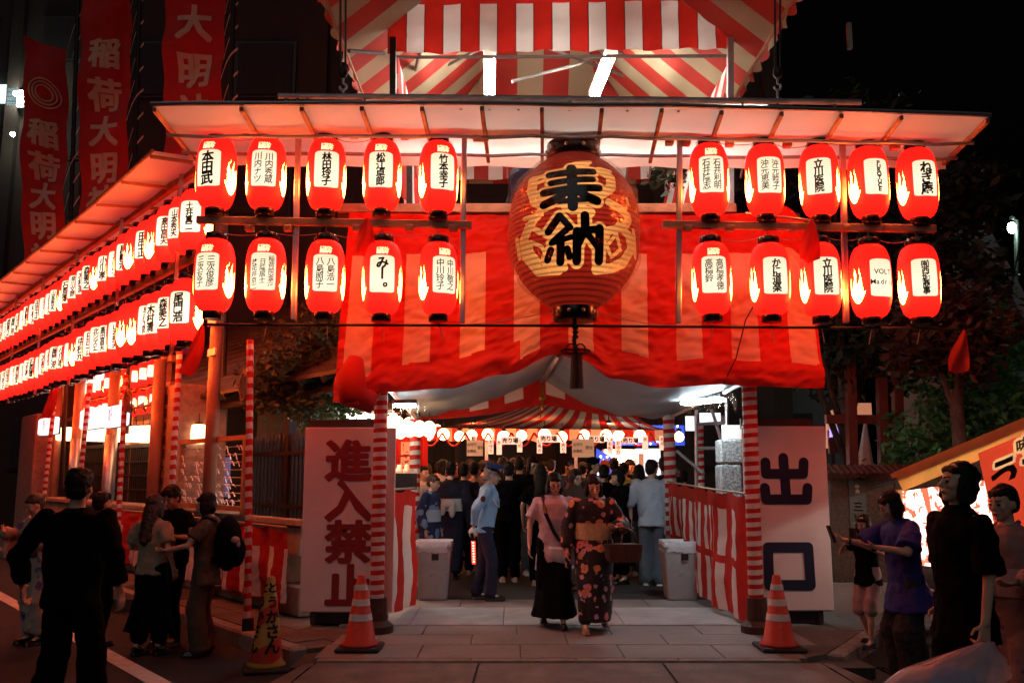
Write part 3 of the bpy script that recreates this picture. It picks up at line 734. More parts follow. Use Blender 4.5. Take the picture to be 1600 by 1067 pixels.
# platform (stage deck) over the gate with its front board and dark interior
deck = thing('festival_platform', 'raised timber platform above the gate where a guard stands', 'platform', (.55, 11, 3.7))
mb = MB(); mb.box((.55, 11.95, 3.78), (4.6, 5.1, .1)); mb.build('deck', m_woodd, deck)
mb = MB(); mb.bar(P(528, 326, 9.36), P(1150, 326, 9.36), .06, .10, bev=.008); mb.build('front_rail', m_wood, deck)
mb = MB(); mb.bar(P(528, 345, 9.42), P(1250, 345, 9.42), .05, .16, bev=.008); mb.build('front_board', m_woodd, deck)
for u in (640, 706, 1062): 
    mb = MB(); mb.bar(P(u, 200, 9.5), P(u, 345, 9.5), .06, .06); mb.build('stanchion', m_iron, deck)
mb = MB(); mb.box((.55, 14.4, 4.35), (4.5, .06, 1.1)); mb.build('back_panel', m_iron, deck)

# ------------------------------------------------------------ striped tent standing on the platform
tent = thing('rooftop_tent', 'red and white striped party tent standing high on the platform with fluorescent tubes inside', 'tent', (.5, 11, 3.85))
EX0, EX1, EY0, EY1, EZ = -1.93, 2.9, 7.7, 14.6, 6.43
RX, RY0, RY1, RZ = .48, 10.3, 12.3, 8.7
def slope(a, b, c, d, n, name, m, off=0):
    a, b, c, d = V(a), V(b), V(c), V(d); e = (b - a).normalized(); ln = (b - a).length; up = (d - a) - e * (d - a).dot(e)
    def fn(s, t):
        lo, hi = (d - a).dot(e) * t, ln + (c - b).dot(e) * t
        p = a + e * max(lo, min(hi, s * ln)) + up * t; p.z -= .08 * sin(pi * t) + .012 * sin(s * n * pi * 2) * sin(pi * t); return p
    cloth(name, fn, n * 6, 10, lambda s, t: (int(s * n * 2) + off) % 2, [m_tred, m_tcream], tent)
slope((EX0, EY1, EZ), (EX1, EY1, EZ), (RX + .001, RY1, RZ), (RX, RY1, RZ), 6, 'roof_slope', 0)
slope((EX0, EY0, EZ), (EX1, EY0, EZ), (RX + .001, RY0, RZ), (RX, RY0, RZ), 6, 'roof_slope', 0, 1)
slope((EX0, EY0, EZ), (EX0, EY1, EZ), (RX, RY1, RZ), (RX, RY0, RZ), 9, 'roof_slope', 0)
slope((EX1, EY0, EZ), (EX1, EY1, EZ), (RX, RY1, RZ), (RX, RY0, RZ), 9, 'roof_slope', 0, 1)
def fringe(a, b, n):
    a, b = V(a), V(b); out = V((0, 0, 1)).cross(b - a).normalized()
    def fn(s, t):
        p = a.lerp(b, s); p.z -= t * (.12 + .05 * abs(sin(s * n * pi))); p += out * .03 * t * sin(s * n * 5.1); return p
    cloth('scalloped_fringe', fn, n * 6, 2, lambda s, t: int(s * n) % 2, [m_tred, m_tcream], tent)
fringe((EX0, EY0, EZ), (EX0, EY1, EZ), 26); fringe((EX1, EY1, EZ), (EX1, EY0, EZ), 26); fringe((EX1, EY0, EZ), (EX0, EY0, EZ), 16)
for x in (EX0, EX1):
    mb = MB(); mb.tube([(x, EY0, EZ - .02), (x, EY1, EZ - .02)], .028, 8); mb.build('eave_pipe', m_wood, tent)
# valance across the tent front
def val(s, t):
    p = P(605, 84, 10).lerp(P(1147, 76, 10), s); top = p + V((0, 0, .82)); q = top.lerp(p, t)
    q.y += .02 * sin(s * 75 + t * 2) * t + .035 * noise.noise(V((s * 13 + t * 3, t * 6, 8))); q.z += .012 * sin(s * 31) * t; return q
nb = 19
def vmi(s, t): return 2 if abs((s * nb) % 1) < .055 and t > .26 else (1 if int(s * nb) % 2 == 1 and t > .26 else 0)
cloth('front_valance', val, nb * 16, 16, vmi, [m_red, m_white, m_edge], tent)
def rval(s, t):
    p = P(700, 281, 14.3).lerp(P(1060, 279, 14.3), s) + V((0, 0, (1 - t) * 1.0)); p.y += .03 * sin(s * 40) * t; return p
cloth('rear_valance', rval, 80, 6, lambda s, t: (int(s * 15 + .4) % 2) if t < .8 or int(s * 15 + .4) % 4 == 0 else int(s * 15 + .4) % 2, [m_tred, m_white], tent)
for u, m_ in ((614, m_iron), (1141, m_alu)):
    mb = MB(); mb.bar(P(u, 345, 9.95), P(u, 60, 9.95), .07, .07); mb.build('tent_pole', m_, tent)
for x, Y in ((-1.55, 14.2), (2.55, 14.2)):
    mb = MB(); mb.bar((x, Y, 3.8), (x, Y, 6.45), .07, .07); mb.build('tent_pole', m_alu, tent)
def drape(x0, x1, name, lean):
    def fn(s, t):
        y = 10.05 + s * 4.1; z = 6.5 - t * 1.75 - .0 * s
        return V((x0 + (x1 - x0) * t + .05 * sin(s * 30) * t, y, z - .5 * lean * s * t))
    cloth(name, fn, 60, 8, lambda s, t: int(s * 15) % 2, [m_red, m_white], tent)
drape(2.62, 2.2, 'side_drape', .0); drape(-1.36, -1.28, 'side_drape', 0)
tt = MB()
for a, b in (((640, 132, 13), (780, 62, 11)), ((800, 128, 11.4), (1130, 40, 13)), ((760, 40, 11.2), (1060, 150, 13.5)), ((620, 90, 10.2), (1142, 88, 10.2)), ((655, 85, 10.3), (640, 150, 14)), ((1080, 85, 11), (1020, 150, 13.5)), ((600, 84, 9.4), (545, 80, 8.8))):
    mb = MB(); mb.tube([P(*a), P(*b)], .022, 8); mb.build('frame_pipe', m_pipe, tent)
tb = MB(); tb.tube([(0, -.6, 0), (0, .6, 0)], .016, 10); tb = tb.mesh('tube', m_tube)
tb2 = tb.copy(); tb2.materials.clear(); tb2.materials.append(m_fill_tube)
for k, (pa, pb) in enumerate(((P(765, 87, 10.85), P(765, 145, 12.0)), (P(955, 85, 10.85), P(930, 147, 12.0)))):
    c = (pa + pb) / 2; d = pb - pa
    fx = thing('fluorescent_fitting', 'twin fluorescent tube fitting glowing white under the tent roof, %s one' % ('left' if k == 0 else 'right'), 'light fitting', c, 'tubes in the rooftop tent', math.atan2(d.y, d.x) - pi / 2)
    fx.rotation_euler = (math.atan2(d.z, V((d.x, d.y)).length), 0, math.atan2(d.y, d.x) - pi / 2)
    for dx in (-.055, .055): inst('tube', tb, fx, (dx, 0, 0))
    mb = MB(); mb.box((0, 0, .06), (.16, 1.26, .045), None, 0, .01); mb.build('housing', m_white, fx, local=True)
    for sy in (-.62, .62): mb = MB(); mb.box((0, sy, .01), (.15, .03, .07)); mb.build('end_cap', m_white, fx, local=True)

for k, x in enumerate((-.55, .75, 2.0)):  # unseen battens added above the canopy so its sheet glows white
    fx = thing('fluorescent_fitting', '%s added fluorescent batten, unseen above the front canopy, to make its sheet glow' % ('left', 'middle', 'right')[k], 'light fitting', (x, 8.75, 5.28), 'added battens above the front canopy', pi / 2)
    inst('tube', tb2, fx)
    mb = MB(); mb.box((0, 0, .05), (.06, 1.26, .04), None, 0, .01); mb.build('housing', m_white, fx, local=True)
    mb = MB(); mb.tube([(0, .5, .06), (.68, .5, -.5)], .012, 6); mb.tube([(0, -.5, .06), (.68, -.5, -.5)], .012, 6); mb.build('bracket', m_steel, fx, local=True)
# ------------------------------------------------------------ gate tent below: striped wrapped posts and pale tarp roof
def wrapped_post(p0, p1, w, pitch, parent, name='wrapped_post', sides=8, seed=0):
    p0, p1 = V(p0), V(p1); n = int((p1 - p0).length / pitch * 2); mb = MB(); rr = random.Random(seed)
    zs = [max(0, min(1, (i + rr.uniform(-.12, .12)) / n)) for i in range(-1, n + 2)]
    h = 1.15 / n
    rings = []
    for z in zs:
        ring = []
        for j in range(sides):
            a = (j + .5) * 2 * pi / sides; k = 1 / max(abs(cos(a)), abs(sin(a))) if sides == 8 else 1
            k = min(k, 1.3); p = p0.lerp(p1, max(0, min(1, z + h * (j / sides - .5) * .45)))
            ring.append(p + V((w / 2 * k * cos(a), w / 2 * k * sin(a), 0)))
        rings.append(ring)
    b = len(mb.v)
    for r in rings: mb.v.extend(r)
    for i in range(len(rings) - 1):
        for j in range(sides):
            k = (j + 1) % sides; mb.f.append([b + i * sides + j, b + i * sides + k, b + (i + 1) * sides + k, b + (i + 1) * sides + j]); mb.m.append(i % 2)
    return mb.build(name, [m_red, m_white], parent, True)
gate = thing('gate_tent', 'pale tarp tent with red and white wrapped posts forming the covered entrance', 'tent', (.56, 10.5, 0))
YG = 9.38
gpos = {'fl': P(594, 990, YG), 'fr': P(1183, 990, YG)}
wrapped_post((P(592, 800, YG).x, YG, .32), (P(595, 640, YG).x, YG, 2.62), .135, .095, gate, seed=1)
wrapped_post((P(1176, 800, YG).x, YG, .28), (P(1172, 640, YG).x, YG, 2.66), .14, .095, gate, seed=2)
wrapped_post((P(648, 740, 13.1).x, 13.1, 0), (P(648, 740, 13.1).x, 13.1, 2.5), .15, .13, gate, seed=3)
wrapped_post((P(1047, 740, 13.1).x, 13.1, 0), (P(1047, 740, 13.1).x, 13.1, 2.55), .16, .13, gate, seed=4)
for u in (592, 1177):
    mb = MB(); x = P(u, 800, YG).x; mb.box((x, YG, .15), (.16, .16, .34), None, 0, .02); mb.lathe([(.17, 0), (.17, .07), (.11, .12), (.10, .34)], 14, (x, YG, .0)); mb.build('post_foot', m_woodd, gate)
r0, r1 = P(873, 548, 9.36), P(846, 592, 13.2)
el0, el1, er0, er1 = P(606, 606, 9.36), P(652, 654, 13.2), P(1166, 596, 9.36), P(1046, 652, 13.2)
def tarp(e0, e1, sag):
    def fn(s, t):
        a = r0.lerp(r1, s); b = e0.lerp(e1, s); p = a.lerp(b, t); p.z -= sag * sin(pi * t) * (.6 + .4 * s) + .02 * sin(t * 24 + s * 6) * t * s + .03 * noise.noise(V((s * 4, t * 6, 1))); return p
    cloth('tarp_roof', fn, 24, 36, None, m_tarp, gate)
tarp(el0, el1, .08); tarp(er0, er1, .20)
mb = MB(); mb.tube([r0 - V((0, 0, .04)), r1 - V((0, 0, .04))], .035, 8); mb.build('ridge_pipe', m_alu, gate)
for a, b in ((el0, el1), (er0, er1)):
    mb = MB(); mb.tube([a, b], .028, 8); mb.build('eave_pipe', m_alu, gate)
def gable(e, sgn):
    b = P(848, 632, 13.15)
    def fn(s, t):
        p = (e + V((0, -.03, 0))).lerp(r1 + V((0, -.03, 0)), s); q = (e + V((0, -.03, -.02))).lerp(b, s); k = p.lerp(q, t); k.y += .02 * sin(s * 35) * t + .03 * noise.noise(V((s * 8, t * 4, 2))); k.z -= .05 * sin(pi * s); return k
    edges = [(.42, .57), (.70, .85)] if sgn < 0 else [(.12, .30), (.50, .64), (.82, .97)]
    st = stripes(edges)
    cloth('rear_gable_cloth', fn, 100, 16, lambda s, t: 1 if st(s) and t < .55 else 0, [m_red, m_white], gate)
gable(el1, -1); gable(er1, 1)
mb = MB(); mb.tube([P(846, 590, 13.1), P(848, 640, 13.1)], .02, 6); mb.ell(P(848, 622, 13.08), .05, .03, .05); mb.build('gold_ornament', M('gold', (.6, .33, .06), .3, .1, metal=.9), gate)

# work lamps under the two front corners of the gate tent
def work_lamp(c, ax, ln, label, tilt):
    c = V(c); t = thing('work_lamp', label, 'lamp', c, 'lamps under the gate tent'); ax = V(ax).normalized(); dn = V((tilt, .15, -1)).normalized(); y = dn.cross(ax).normalized()
    Rm = Matrix((ax, y, ax.cross(y))).transposed(); up = Rm @ V((0, 0, 1))
    if up.dot(dn) < 0: up = -up
    mb = MB(); mb.box(c - up * .03, (ln, .12, .05), Rm, 0, .01); mb.build('housing', m_alu, t)
    mb = MB(); mb.box(c + up * .012, (ln * .94, .10, .03), Rm, 0, .008); mb.build('glowing_panel', m_lamp, t)
    rr = random.Random(5)
    def fn(s, q):
        p = c - up * .05 + ax * ((s - .5) * (ln + .2)); ww = (q - .5) * 2
        return p + y * ww * .13 + up * (.15 * ww * ww * (1 + .5 * sin(s * 37)) * (1 + .3 * noise.noise(V((s * 20, q * 3, 1))))) - up * .02
    MB().grid(fn, 40, 10).build('plastic_cover', m_film, t, True)
work_lamp(P(632, 632, 9.9), (1, .35, .02), .26, 'bright white work lamp wrapped in ragged plastic at the left of the gate tent', .25)
work_lamp(P(1098, 626, 10.6), (-.55, 1, 0), .75, 'long bright white lamp under ragged plastic at the right of the gate tent', -.25)

# side curtains of the passage
def low_curtain(name, label, path, ztop, zbot, whites, tiers, wave=.03, cat='curtain', seed=1):
    pts = [V(p) for p in path]; ln = [0]
    for a, b in zip(pts, pts[1:]): ln.append(ln[-1] + (b - a).length)
    tot = ln[-1]
    def at(s):
        d = s * tot
        for k in range(len(pts) - 1):
            if d <= ln[k + 1] + 1e-6:
                q = (d - ln[k]) / (ln[k + 1] - ln[k]); return pts[k].lerp(pts[k + 1], q)
        return pts[-1]
    def fn(s, t):
        p = at(s); z0 = ztop(s) if callable(ztop) else ztop; z1 = zbot(s) if callable(zbot) else zbot
        n = V((at(min(1, s + .01)) - at(max(0, s - .01)))); n = V((-n.y, n.x, 0)).normalized()
        z = z0 + (z1 - z0) * t - .03 * (sin(s * tot * 5) ** 2) * (1 - t)
        q = p + n * (wave * sin(s * tot * 9 + seed) * (.3 + t) + .05 * noise.noise(V((s * tot * 2 + seed, t * 2, seed))) + .014 * noise.noise(V((s * tot * 9 + t * 5, t * 9, seed)))); q.z = z; return q
    st = stripes(whites) if not callable(whites) else whites
    def mi(s, t):
        for a, b in tiers:
            if a <= t < b and st(s): return 1
        return 0
    t = thing(name, label, cat, (pts[0] + pts[-1]) / 2 * 1.0 - V((0, 0, 0)))
    t.location.z = 0
    cloth('striped_cloth', fn, max(40, int(tot * 60)), 30, mi, [m_red, m_white], t)
    mb = MB(); n = 12; mb.tube([at(k / n) + V((0, 0, (ztop(k / n) if callable(ztop) else ztop) + .01)) for k in range(n + 1)], .012, 6); mb.build('top_cord', m_wire, t)
    return t
a, bq = P(586, 760, 9.42), P(649, 762, 11.0); a.z = bq.z = 0
low_curtain('side_curtain', 'red and white curtain on the left side of the gate passage behind the bin', [a, bq], 1.40, lambda s: .10 - .06 * s, [(.30, .50), (.72, .93)], [(.13, 1.0)], .02, seed=2)
cpts = [P(1173, 775, 9.46), P(1115, 757, 10.6), P(1043, 745, 13.0)]
for c in cpts: c.z = 0
low_curtain('side_curtain', 'two tier red and white curtain along the right side of the gate passage', cpts, lambda s: 1.36 + .1 * s, lambda s: .04 + .12 * s, lambda s: (.115 < s < .185) or (.245 < s < .295) or (s > .33 and (s * 15) % 1 > .5), [(.14, .52), (.60, 1)], .03, seed=4)
# ------------------------------------------------------------ LEFT: shrine fence side with its rows of lanterns
ztop, zbot = P(338, 272, YR).z, P(335, 431, YR).z      # lantern centre heights, as on the front rack
NLAN = 1.26
srack = thing('side_lantern_rack', 'long timber rack with two rows of lanterns receding along the left fence', 'lantern rack', L(6, NLAN, 3))
S0, S1 = -.35, 15.5
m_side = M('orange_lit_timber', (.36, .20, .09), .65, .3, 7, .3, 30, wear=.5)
for z in (ztop + .55, zbot + .52):
    for k in range(6):
        a = S0 + k * (S1 - S0) / 6; mb = MB(); mb.lbox(a + .01, a + (S1 - S0) / 6 - .01, NLAN - .035, NLAN + .035, z - .05 + .004 * (k % 2), z + .05 + .004 * (k % 2), bev=.006); mb.build('beam', m_side, srack)
mb = MB(); mb.tube([L(s, NLAN, zbot - .46 - .02 * sin(s)) for s in (-.1, 2, 5, 9, 15)], .013, 6); mb.build('bottom_pole', m_iron, srack)
for k in range(7):
    s = .2 + k * 2.3; mb = MB(); mb.lbox(s - .02, s + .02, NLAN + .045, NLAN + .085, zbot - .5, ztop + .7); mb.build('post', m_alu, srack)
scan = thing('side_canopy', 'orange lit vinyl strip canopy above the lanterns along the left fence', 'canopy', L(6, NLAN, ztop + .8))
def scf(s, t):
    q = L(S0 + (S1 - S0) * s, NLAN - .24 + .80 * t, ztop + .62 - .06 * t); q.z -= .03 * abs(sin(s * pi * 15)) * sin(pi * t) + .02 * noise.noise(V((s * 18, t * 3, 4))) + .03 * t * sin(s * 9); return q
MB().grid(scf, 120, 8).build('sheet', m_vinyl, scan, True)
for k in range(16):
    s = .004 + k / 15.2; mb = MB(); mb.bar(scf(s, 0) - V((0, 0, .045)), scf(s, 1) - V((0, 0, .045)), .03, .035); mb.build('rafter', m_wood, scan)
mb = MB(); mb.tube([scf(k / 24, 1) for k in range(25)], .02, 6); mb.build('front_rail', m_wood, scan)
texts = []
rr = random.Random(3)
for k in range(33):
    mb = lantern_text([NAMES_SIDE[k % len(NAMES_SIDE)]], False, m_ink, .022)[0][0]
    if k < 14:
        lg = MB(); texts.append(mb.mesh('lettering', m_ink, False))
NUM = ['nearest', 'second', 'third', 'fourth', 'fifth', 'sixth', 'seventh', 'eighth', 'ninth', 'tenth', 'eleventh', 'twelfth', 'thirteenth', 'fourteenth', 'fifteenth', 'sixteenth', 'seventeenth', 'eighteenth', 'nineteenth', 'twentieth', 'twenty first', 'twenty second', 'twenty third', 'twenty fourth', 'twenty fifth', 'twenty sixth', 'twenty seventh', 'twenty eighth', 'twenty ninth', 'thirtieth', 'thirty first', 'farthest']
for row_, zc in (('upper', ztop), ('lower', zbot)):
    for k in range(32):
        s = -.12 + k * .405 + rr.uniform(-.02, .02) + (.1 if row_ == 'lower' else 0)
        p = L(s, NLAN - .01 + rr.uniform(-.015, .015), zc + rr.uniform(-.02, .02) - .05); face = math.atan2(-p.x, p.y)
        ang = rr.choice([-30, -36, -42, -28, -38, -46, 36, -22])
        lab = '%s red lantern counted from the near end of the %s row along left fence' % (NUM[k], row_)
        make_lantern(p, face + rad(ang), ['x'], 0, lab, 'lanterns along the left fence, %s row' % row_, hi=k < 12, bright=True, text_me=texts[(k * 5 + (3 if row_ == 'lower' else 0)) % 14], tilt=rr.uniform(-.03, .03))

# striped poles that stand along the kerb
def tailcloth(p, ln, label, dx=-.1):
    p = V(p); mb = MB()
    mb.grid(lambda s, t: p + V((dx * t + (s - .5) * (.03 + .16 * sin(pi * min(1, t * .62)) ), .04 * sin(s * 7 + t * 4) * t - .02, -ln * t + .05 * abs(s - .5) * t)), 8, 10)
    tag(mb.build('red_cloth_tail', m_red, None, True), label, 'cloth', 'red cloth tails tied to the poles')
for k, (ut, vt, ub, vb, n) in enumerate(((391, 531, 387, 962, .70), (281, 548, 268, 770, .72), (197, 585, 186, 790, .72), (140, 598, 124, 760, .72), (87, 608, 72, 745, .72))):
    st, zt = PL(ut, vt, n); sb, zb = PL(ub, vb, n); q = (zb - 0.0) / (zt - zb); sb2 = sb + (sb - st) * q
    pt, pb = L(st, n, zt), L(sb2, n, 0.0)
    pole = thing('striped_pole', 'red and white wrapped pole on the kerb, %s from the front' % NUM[k].replace('nearest', 'first'), 'pole', pb, 'wrapped poles along the kerb')
    wrapped_post(pb, pt, .07, .12, pole, 'wrapping', 8, k)
    mb = MB(); mb.tube([pb - V((0, 0, .01)), pb + V((0, 0, .12))], .06, 10); mb.build('foot', m_iron, pole)
for (u, v, n, ln, which) in ((318, 506, NLAN, .55, 'at the near end of the side lantern rack'), (91, 588, 1.1, .7, 'far along the left fence beside a pole')):
    s_, z_ = PL(u, v, n); tailcloth(L(s_, n, z_), ln, 'dark red cloth tail hanging ' + which, -.12)
tailcloth(P(574, 342, 8.1), .36, 'dark red cloth tail beside the front rack, below the fourth upper lantern', -.02)
tailcloth(P(1268, 345, 8.05), .40, 'dark red cloth tail in front of the lower third lantern on the right', -.05)
tailcloth(P(1505, 516, 8.39), .42, 'dark red cloth tail at the far right in front of the trees', -.10)
mb = MB(); mb.tube([P(1165, 333, 8.4), P(1269, 345, 8.05)], .012, 6); tag(mb.build('spear_pole', m_steel), 'thin pale pole holding a red cloth tail at the right of the rack', 'pole')
for u, v, n, rr_ in ((206, 622, .68, .14), (391, 598, .66, .14)):
    s_, z_ = PL(u, v, n); c = L(s_, n, z_); mb = MB(); pts = []
    for k in range(64):
        a = k * .62; q = rr_ * (.72 + .28 * noise.noise(V((k * .2, 1, 0)))); pts.append(c + DL * (q * cos(a)) + NL * (.05 + .03 * sin(k * .5)) + V((0, 0, q * 1.6 * sin(a) - .05)))
    mb.tube(pts, .009, 5); tag(mb.build('rope_coil', m_rope, None, True), 'coil of brown rope tied to the %s wrapped pole' % ('first' if u > 300 else 'third'), 'rope', 'coils of rope')
# round timber / steel posts behind the lanterns
for k, (u, vt, vb, n, r, lab) in enumerate(((341, 470, 640, .15, .085, 'thick orange lit utility pole with white tags beside the shrine roof'), (182, 560, 790, -.15, .10, 'smooth round post between the middle lattice windows'), (251, 562, 610, .12, .095, 'short round post topped above the inscribed stone pillar'), (126, 590, 790, -.15, .10, 'smooth round post left of the twin lightboxes'), (96, 600, 790, -.3, .09, 'round post at the far end of lattice windows'))):
    s0, z0 = PL(u, vt, n); mb = MB(); p = L(s0, n, 0); mb.tube([p, V((p.x, p.y, z0 + (1.2 if k == 0 else 0)))], r, 16)
    t = thing('round_post', lab, 'post', p, 'round posts along the fence'); mb.build('shaft', M('painted_post', (.26, .17, .11), .4, .15, 5, wear=.3), t, True)
    if k == 0:
        for v in (505, 552):
            s1, z1 = PL(u, v, n); mb = MB(); mb.lbox(s1 - .17, s1 + .1, n + .09, n + .11, z1 - .04, z1 + .05); mb.build('tag_plate', m_board, t)
    if k in (1, 3):
        mb = MB(); mb.tube([p + V((0, 0, .02)), p + V((0, 0, 2.3))], r + .012, 14); mb.build('metal_sleeve', m_alu, t, True)
# stone pillars
def pillar(u0, u1, vt, n, lab, text=None):
    s0, zt = PL(u0, vt, n); s1, _ = PL(u1, vt, n); t = thing('stone_pillar', lab, 'stone pillar', L((s0 + s1) / 2, n, 0), 'stone pillars')
    w = abs(s0 - s1) * .72; c = (s0 + s1) / 2
    mb = MB(); mb.lbox(c - w / 2, c + w / 2, n - w, n, -.02, zt, bev=.03); mb.build('shaft', m_rock, t)
    mb = MB(); mb.lbox(c - w / 2 - .08, c + w / 2 + .08, n - w - .08, n + .08, -.02, .28, bev=.03); mb.build('base', m_rock, t)
    if text:
        lt = MB(); q = zt - .12
        fn = lambda x, y: L(c - x, n + .004, y)
        column(lt, text, 0, q, .16, fn, .21, w=.024); lt.build('inscription', M('carved_shadow', (.05, .035, .025), .9, 0), t)
pillar(243, 281, 606, .02, 'tall granite pillar with carved characters beside the lattice window', '圓隆寺稲荷大明神')
pillar(30, 62, 652, .0, 'plain pale granite pillar at the far left of the fence')
# plinth wall of cut stones under the fence, with the low curtain before it
wallp = thing('fence_plinth', 'low stone plinth wall under the shrine fence behind the red curtain', 'wall', L(5, -.2, 0))
for k in range(16):
    for j in range(3):
        s0 = -.3 + k * .82 + (.4 if j % 2 else 0); mb = MB(); mb.lbox(s0 + .008, s0 + .81, -.42 - R.uniform(0, .01), -.05 + R.uniform(-.012, .0), .0 + j * .33, .325 + j * .33, bev=.012); mb.build('stone', m_rock, wallp)
mb = MB(); mb.lbox(-.4, 13, -.46, .0, .995, 1.07, bev=.01); mb.build('coping', m_rock, wallp)
for k, (sa, sb, lab) in enumerate(((-.25, 2.75, 'dark red and gold striped curtain low on the fence beside the white sign'), (3.1, 4.6, 'red and white curtain low on the fence behind the people talking'), (4.75, 7.6, 'red and white curtain low on the fence left of the second pole'))):
    n_ = (sb - sa)
    low_curtain('fence_curtain', lab, [L(sb, .10, 0), L(sa, .10, 0)], lambda s: .98, lambda s: .16, (lambda s, n_=n_: (s * n_ / .42) % 1 < .42), [(.28, 1)], .04, seed=k + 5)
# lattice windows between the posts and the lit room behind
hall = thing('shrine_office', 'shrine office with lit lattice windows under a dark roof behind the fence', 'building', L(5.5, -1.2, 0))
m_warm = M('lit_paper_wall', (.5, .36, .22), .8, .4, 2, emit=(1, .48, .20), estr=.17)
m_blue = M('bluish_glass', (.1, .12, .2), .3, .3, 2, emit=(.35, .4, .9), estr=.05)
mb = MB(); sq = PL(312, 700, -1.5)[0]; mb.lbox(sq, 12, -1.6, -1.5, .0, 2.32); mb.build('lit_wall', m_warm, hall); mb = MB(); mb.lbox(2.3, sq - .02, -2.7, -2.6, .0, 3.4); mb.build('dark_wall', m_woodd, hall)
mb = MB(); mb.lbox(2.7, 12, -1.45, -.5, .0, 1.02); mb.build('base_wall', m_woodd, hall)
for (u0, u1) in ((84, 117), (131, 172), (184, 236), (282, 312)):
    s0, z0 = PL(u0, 702, -.6); s1, _ = PL(u1, 702, -.6); zb = PL(u1, 788, -.6)[1]; lo, hi = min(s0, s1), max(s0, s1)
    win = MB(); win.lbox(lo, hi, -.64, -.56, z0, z0 + .07); w = win.build('lattice_window', m_iron, hall)
    mb = MB(); mb.lbox(lo, hi, -.64, -.56, zb - .07, zb); mb.build('sill', m_iron, w)
    nb_ = max(5, int((hi - lo) / .115))
    for k in range(nb_ + 1):
        s = lo + (hi - lo) * k / nb_; mb = MB(); mb.lbox(s - .016, s + .016, -.62, -.585, zb, z0); mb.build('bar', m_iron, w)
    for k in (1, 2, 3): mb = MB(); z = zb + (z0 - zb) * k / 4; mb.lbox(lo, hi, -.585, -.57, z - .014, z + .014); mb.build('rail', m_iron, w)
    mb = MB(); mb.lbox(lo + .2, lo + (hi - lo) * .6, -1.2, -1.18, zb + .1, zb + .75); mb.build('lit_notice', m_blue, hall)
roofn = 16
for k in range(roofn):      # roof courses
    n0 = -.35 - k * .22; z0 = 2.78 + k * .155
    mb = MB()
    q = [L(-1.5, n0, z0), L(12.5, n0, z0), L(12.5, n0 - .26, z0 + .175), L(-1.5, n0 - .26, z0 + .175)]
    mb.add(q + [p - V((0, 0, .045)) for p in q], [(0, 1, 2, 3), (4, 7, 6, 5), (0, 4, 5, 1), (1, 5, 6, 2), (2, 6, 7, 3), (3, 7, 4, 0)]); mb.build('roof_course', M('dark_copper_roof', (.032, .017, .011), .6, .35, 3) if k == 0 else bpy.data.materials['dark_copper_roof'], hall)
for k in range(22):
    s = -1.3 + k * .62; mb = MB(); mb.bar(L(s, -.38, 2.70), L(s, -1.6, 3.5), .06, .08); mb.build('rafter', m_woodd, hall)
mb = MB(); mb.lbox(-1.4, 12.4, -.75, -.62, 2.58, 2.7); mb.build('eave_beam', m_woodd, hall)
# row of white paper lanterns under the eave
wl_me = MB(); wl_me.lathe([(.08, -.19), (.15, -.17), (.165, -.05), (.165, .05), (.15, .17), (.08, .19)], 18); wl_me = wl_me.mesh('lantern_paper', m_whitelan)
wc_me = MB(); wc_me.lathe([(.075, .19), (.085, .19), (.085, .22), (.06, .225)], 12); wc_me.tube([(0, 0, .22), (0, 0, .42)], .008, 5); wc_me = wc_me.mesh('hanger', m_iron)
for k, u in enumerate((96, 108, 135, 146, 157, 167, 190, 201, 212, 223, 233, 286, 298, 310)):
    s_, z_ = PL(u, 678, -.35); t = thing('white_lantern', 'glowing white paper lantern under the eave, %s from the left' % NUM[k].replace('nearest', 'first'), 'paper lantern', L(s_, -.35, z_), 'white lanterns under the shrine eave')
    inst('lantern_paper', wl_me, t, scale=(.72, .72, .78)); inst('hanger', wc_me, t, scale=(.75, .75, .75))
# lightboxes on the poles
for k, (u0, u1, vt, vb, lab) in enumerate(((124, 157, 641, 671, 'white lightbox with small red print, left of the twin pair'), (159, 189, 637, 668, 'white lightbox with blue print, right of the twin pair'), (59, 81, 655, 680, 'small white lightbox alone on the pole at far left'))):
    n = .55; s0, zt = PL(u0, vt, n); s1, _ = PL(u1, vt, n); zb = PL(u0, vb, n)[1]; c = (s0 + s1) / 2; w = abs(s0 - s1) * .94
    t = thing('lightbox_sign', lab, 'sign', L(c, n, zb), 'lightbox signs')
    mb = MB(); mb.lbox(c - w / 2, c + w / 2, n - .16, n + .0, zb, zt, bev=.03); mb.build('lit_box', m_box, t)
    mb = MB(); mb.lbox(c - w / 2 - .012, c + w / 2 + .012, n - .175, n - .15, zb - .012, zt + .012); mb.build('frame', m_iron, t)
    lt = MB(); fn = lambda x, y: L(c - x, n + .004, y)
    ink = M('print_%s' % ('red' if k != 1 else 'blue'), (.35, .05, .05) if k != 1 else (.03, .12, .35), .6, 0)
    column(lt, 'お守り', .04, (zt + zb) / 2 + .16, .10, fn, w=.024); column(lt, '絵馬', -.07, (zt + zb) / 2 + .13, .10, fn, w=.024)
    lt.build('lettering', ink, t)
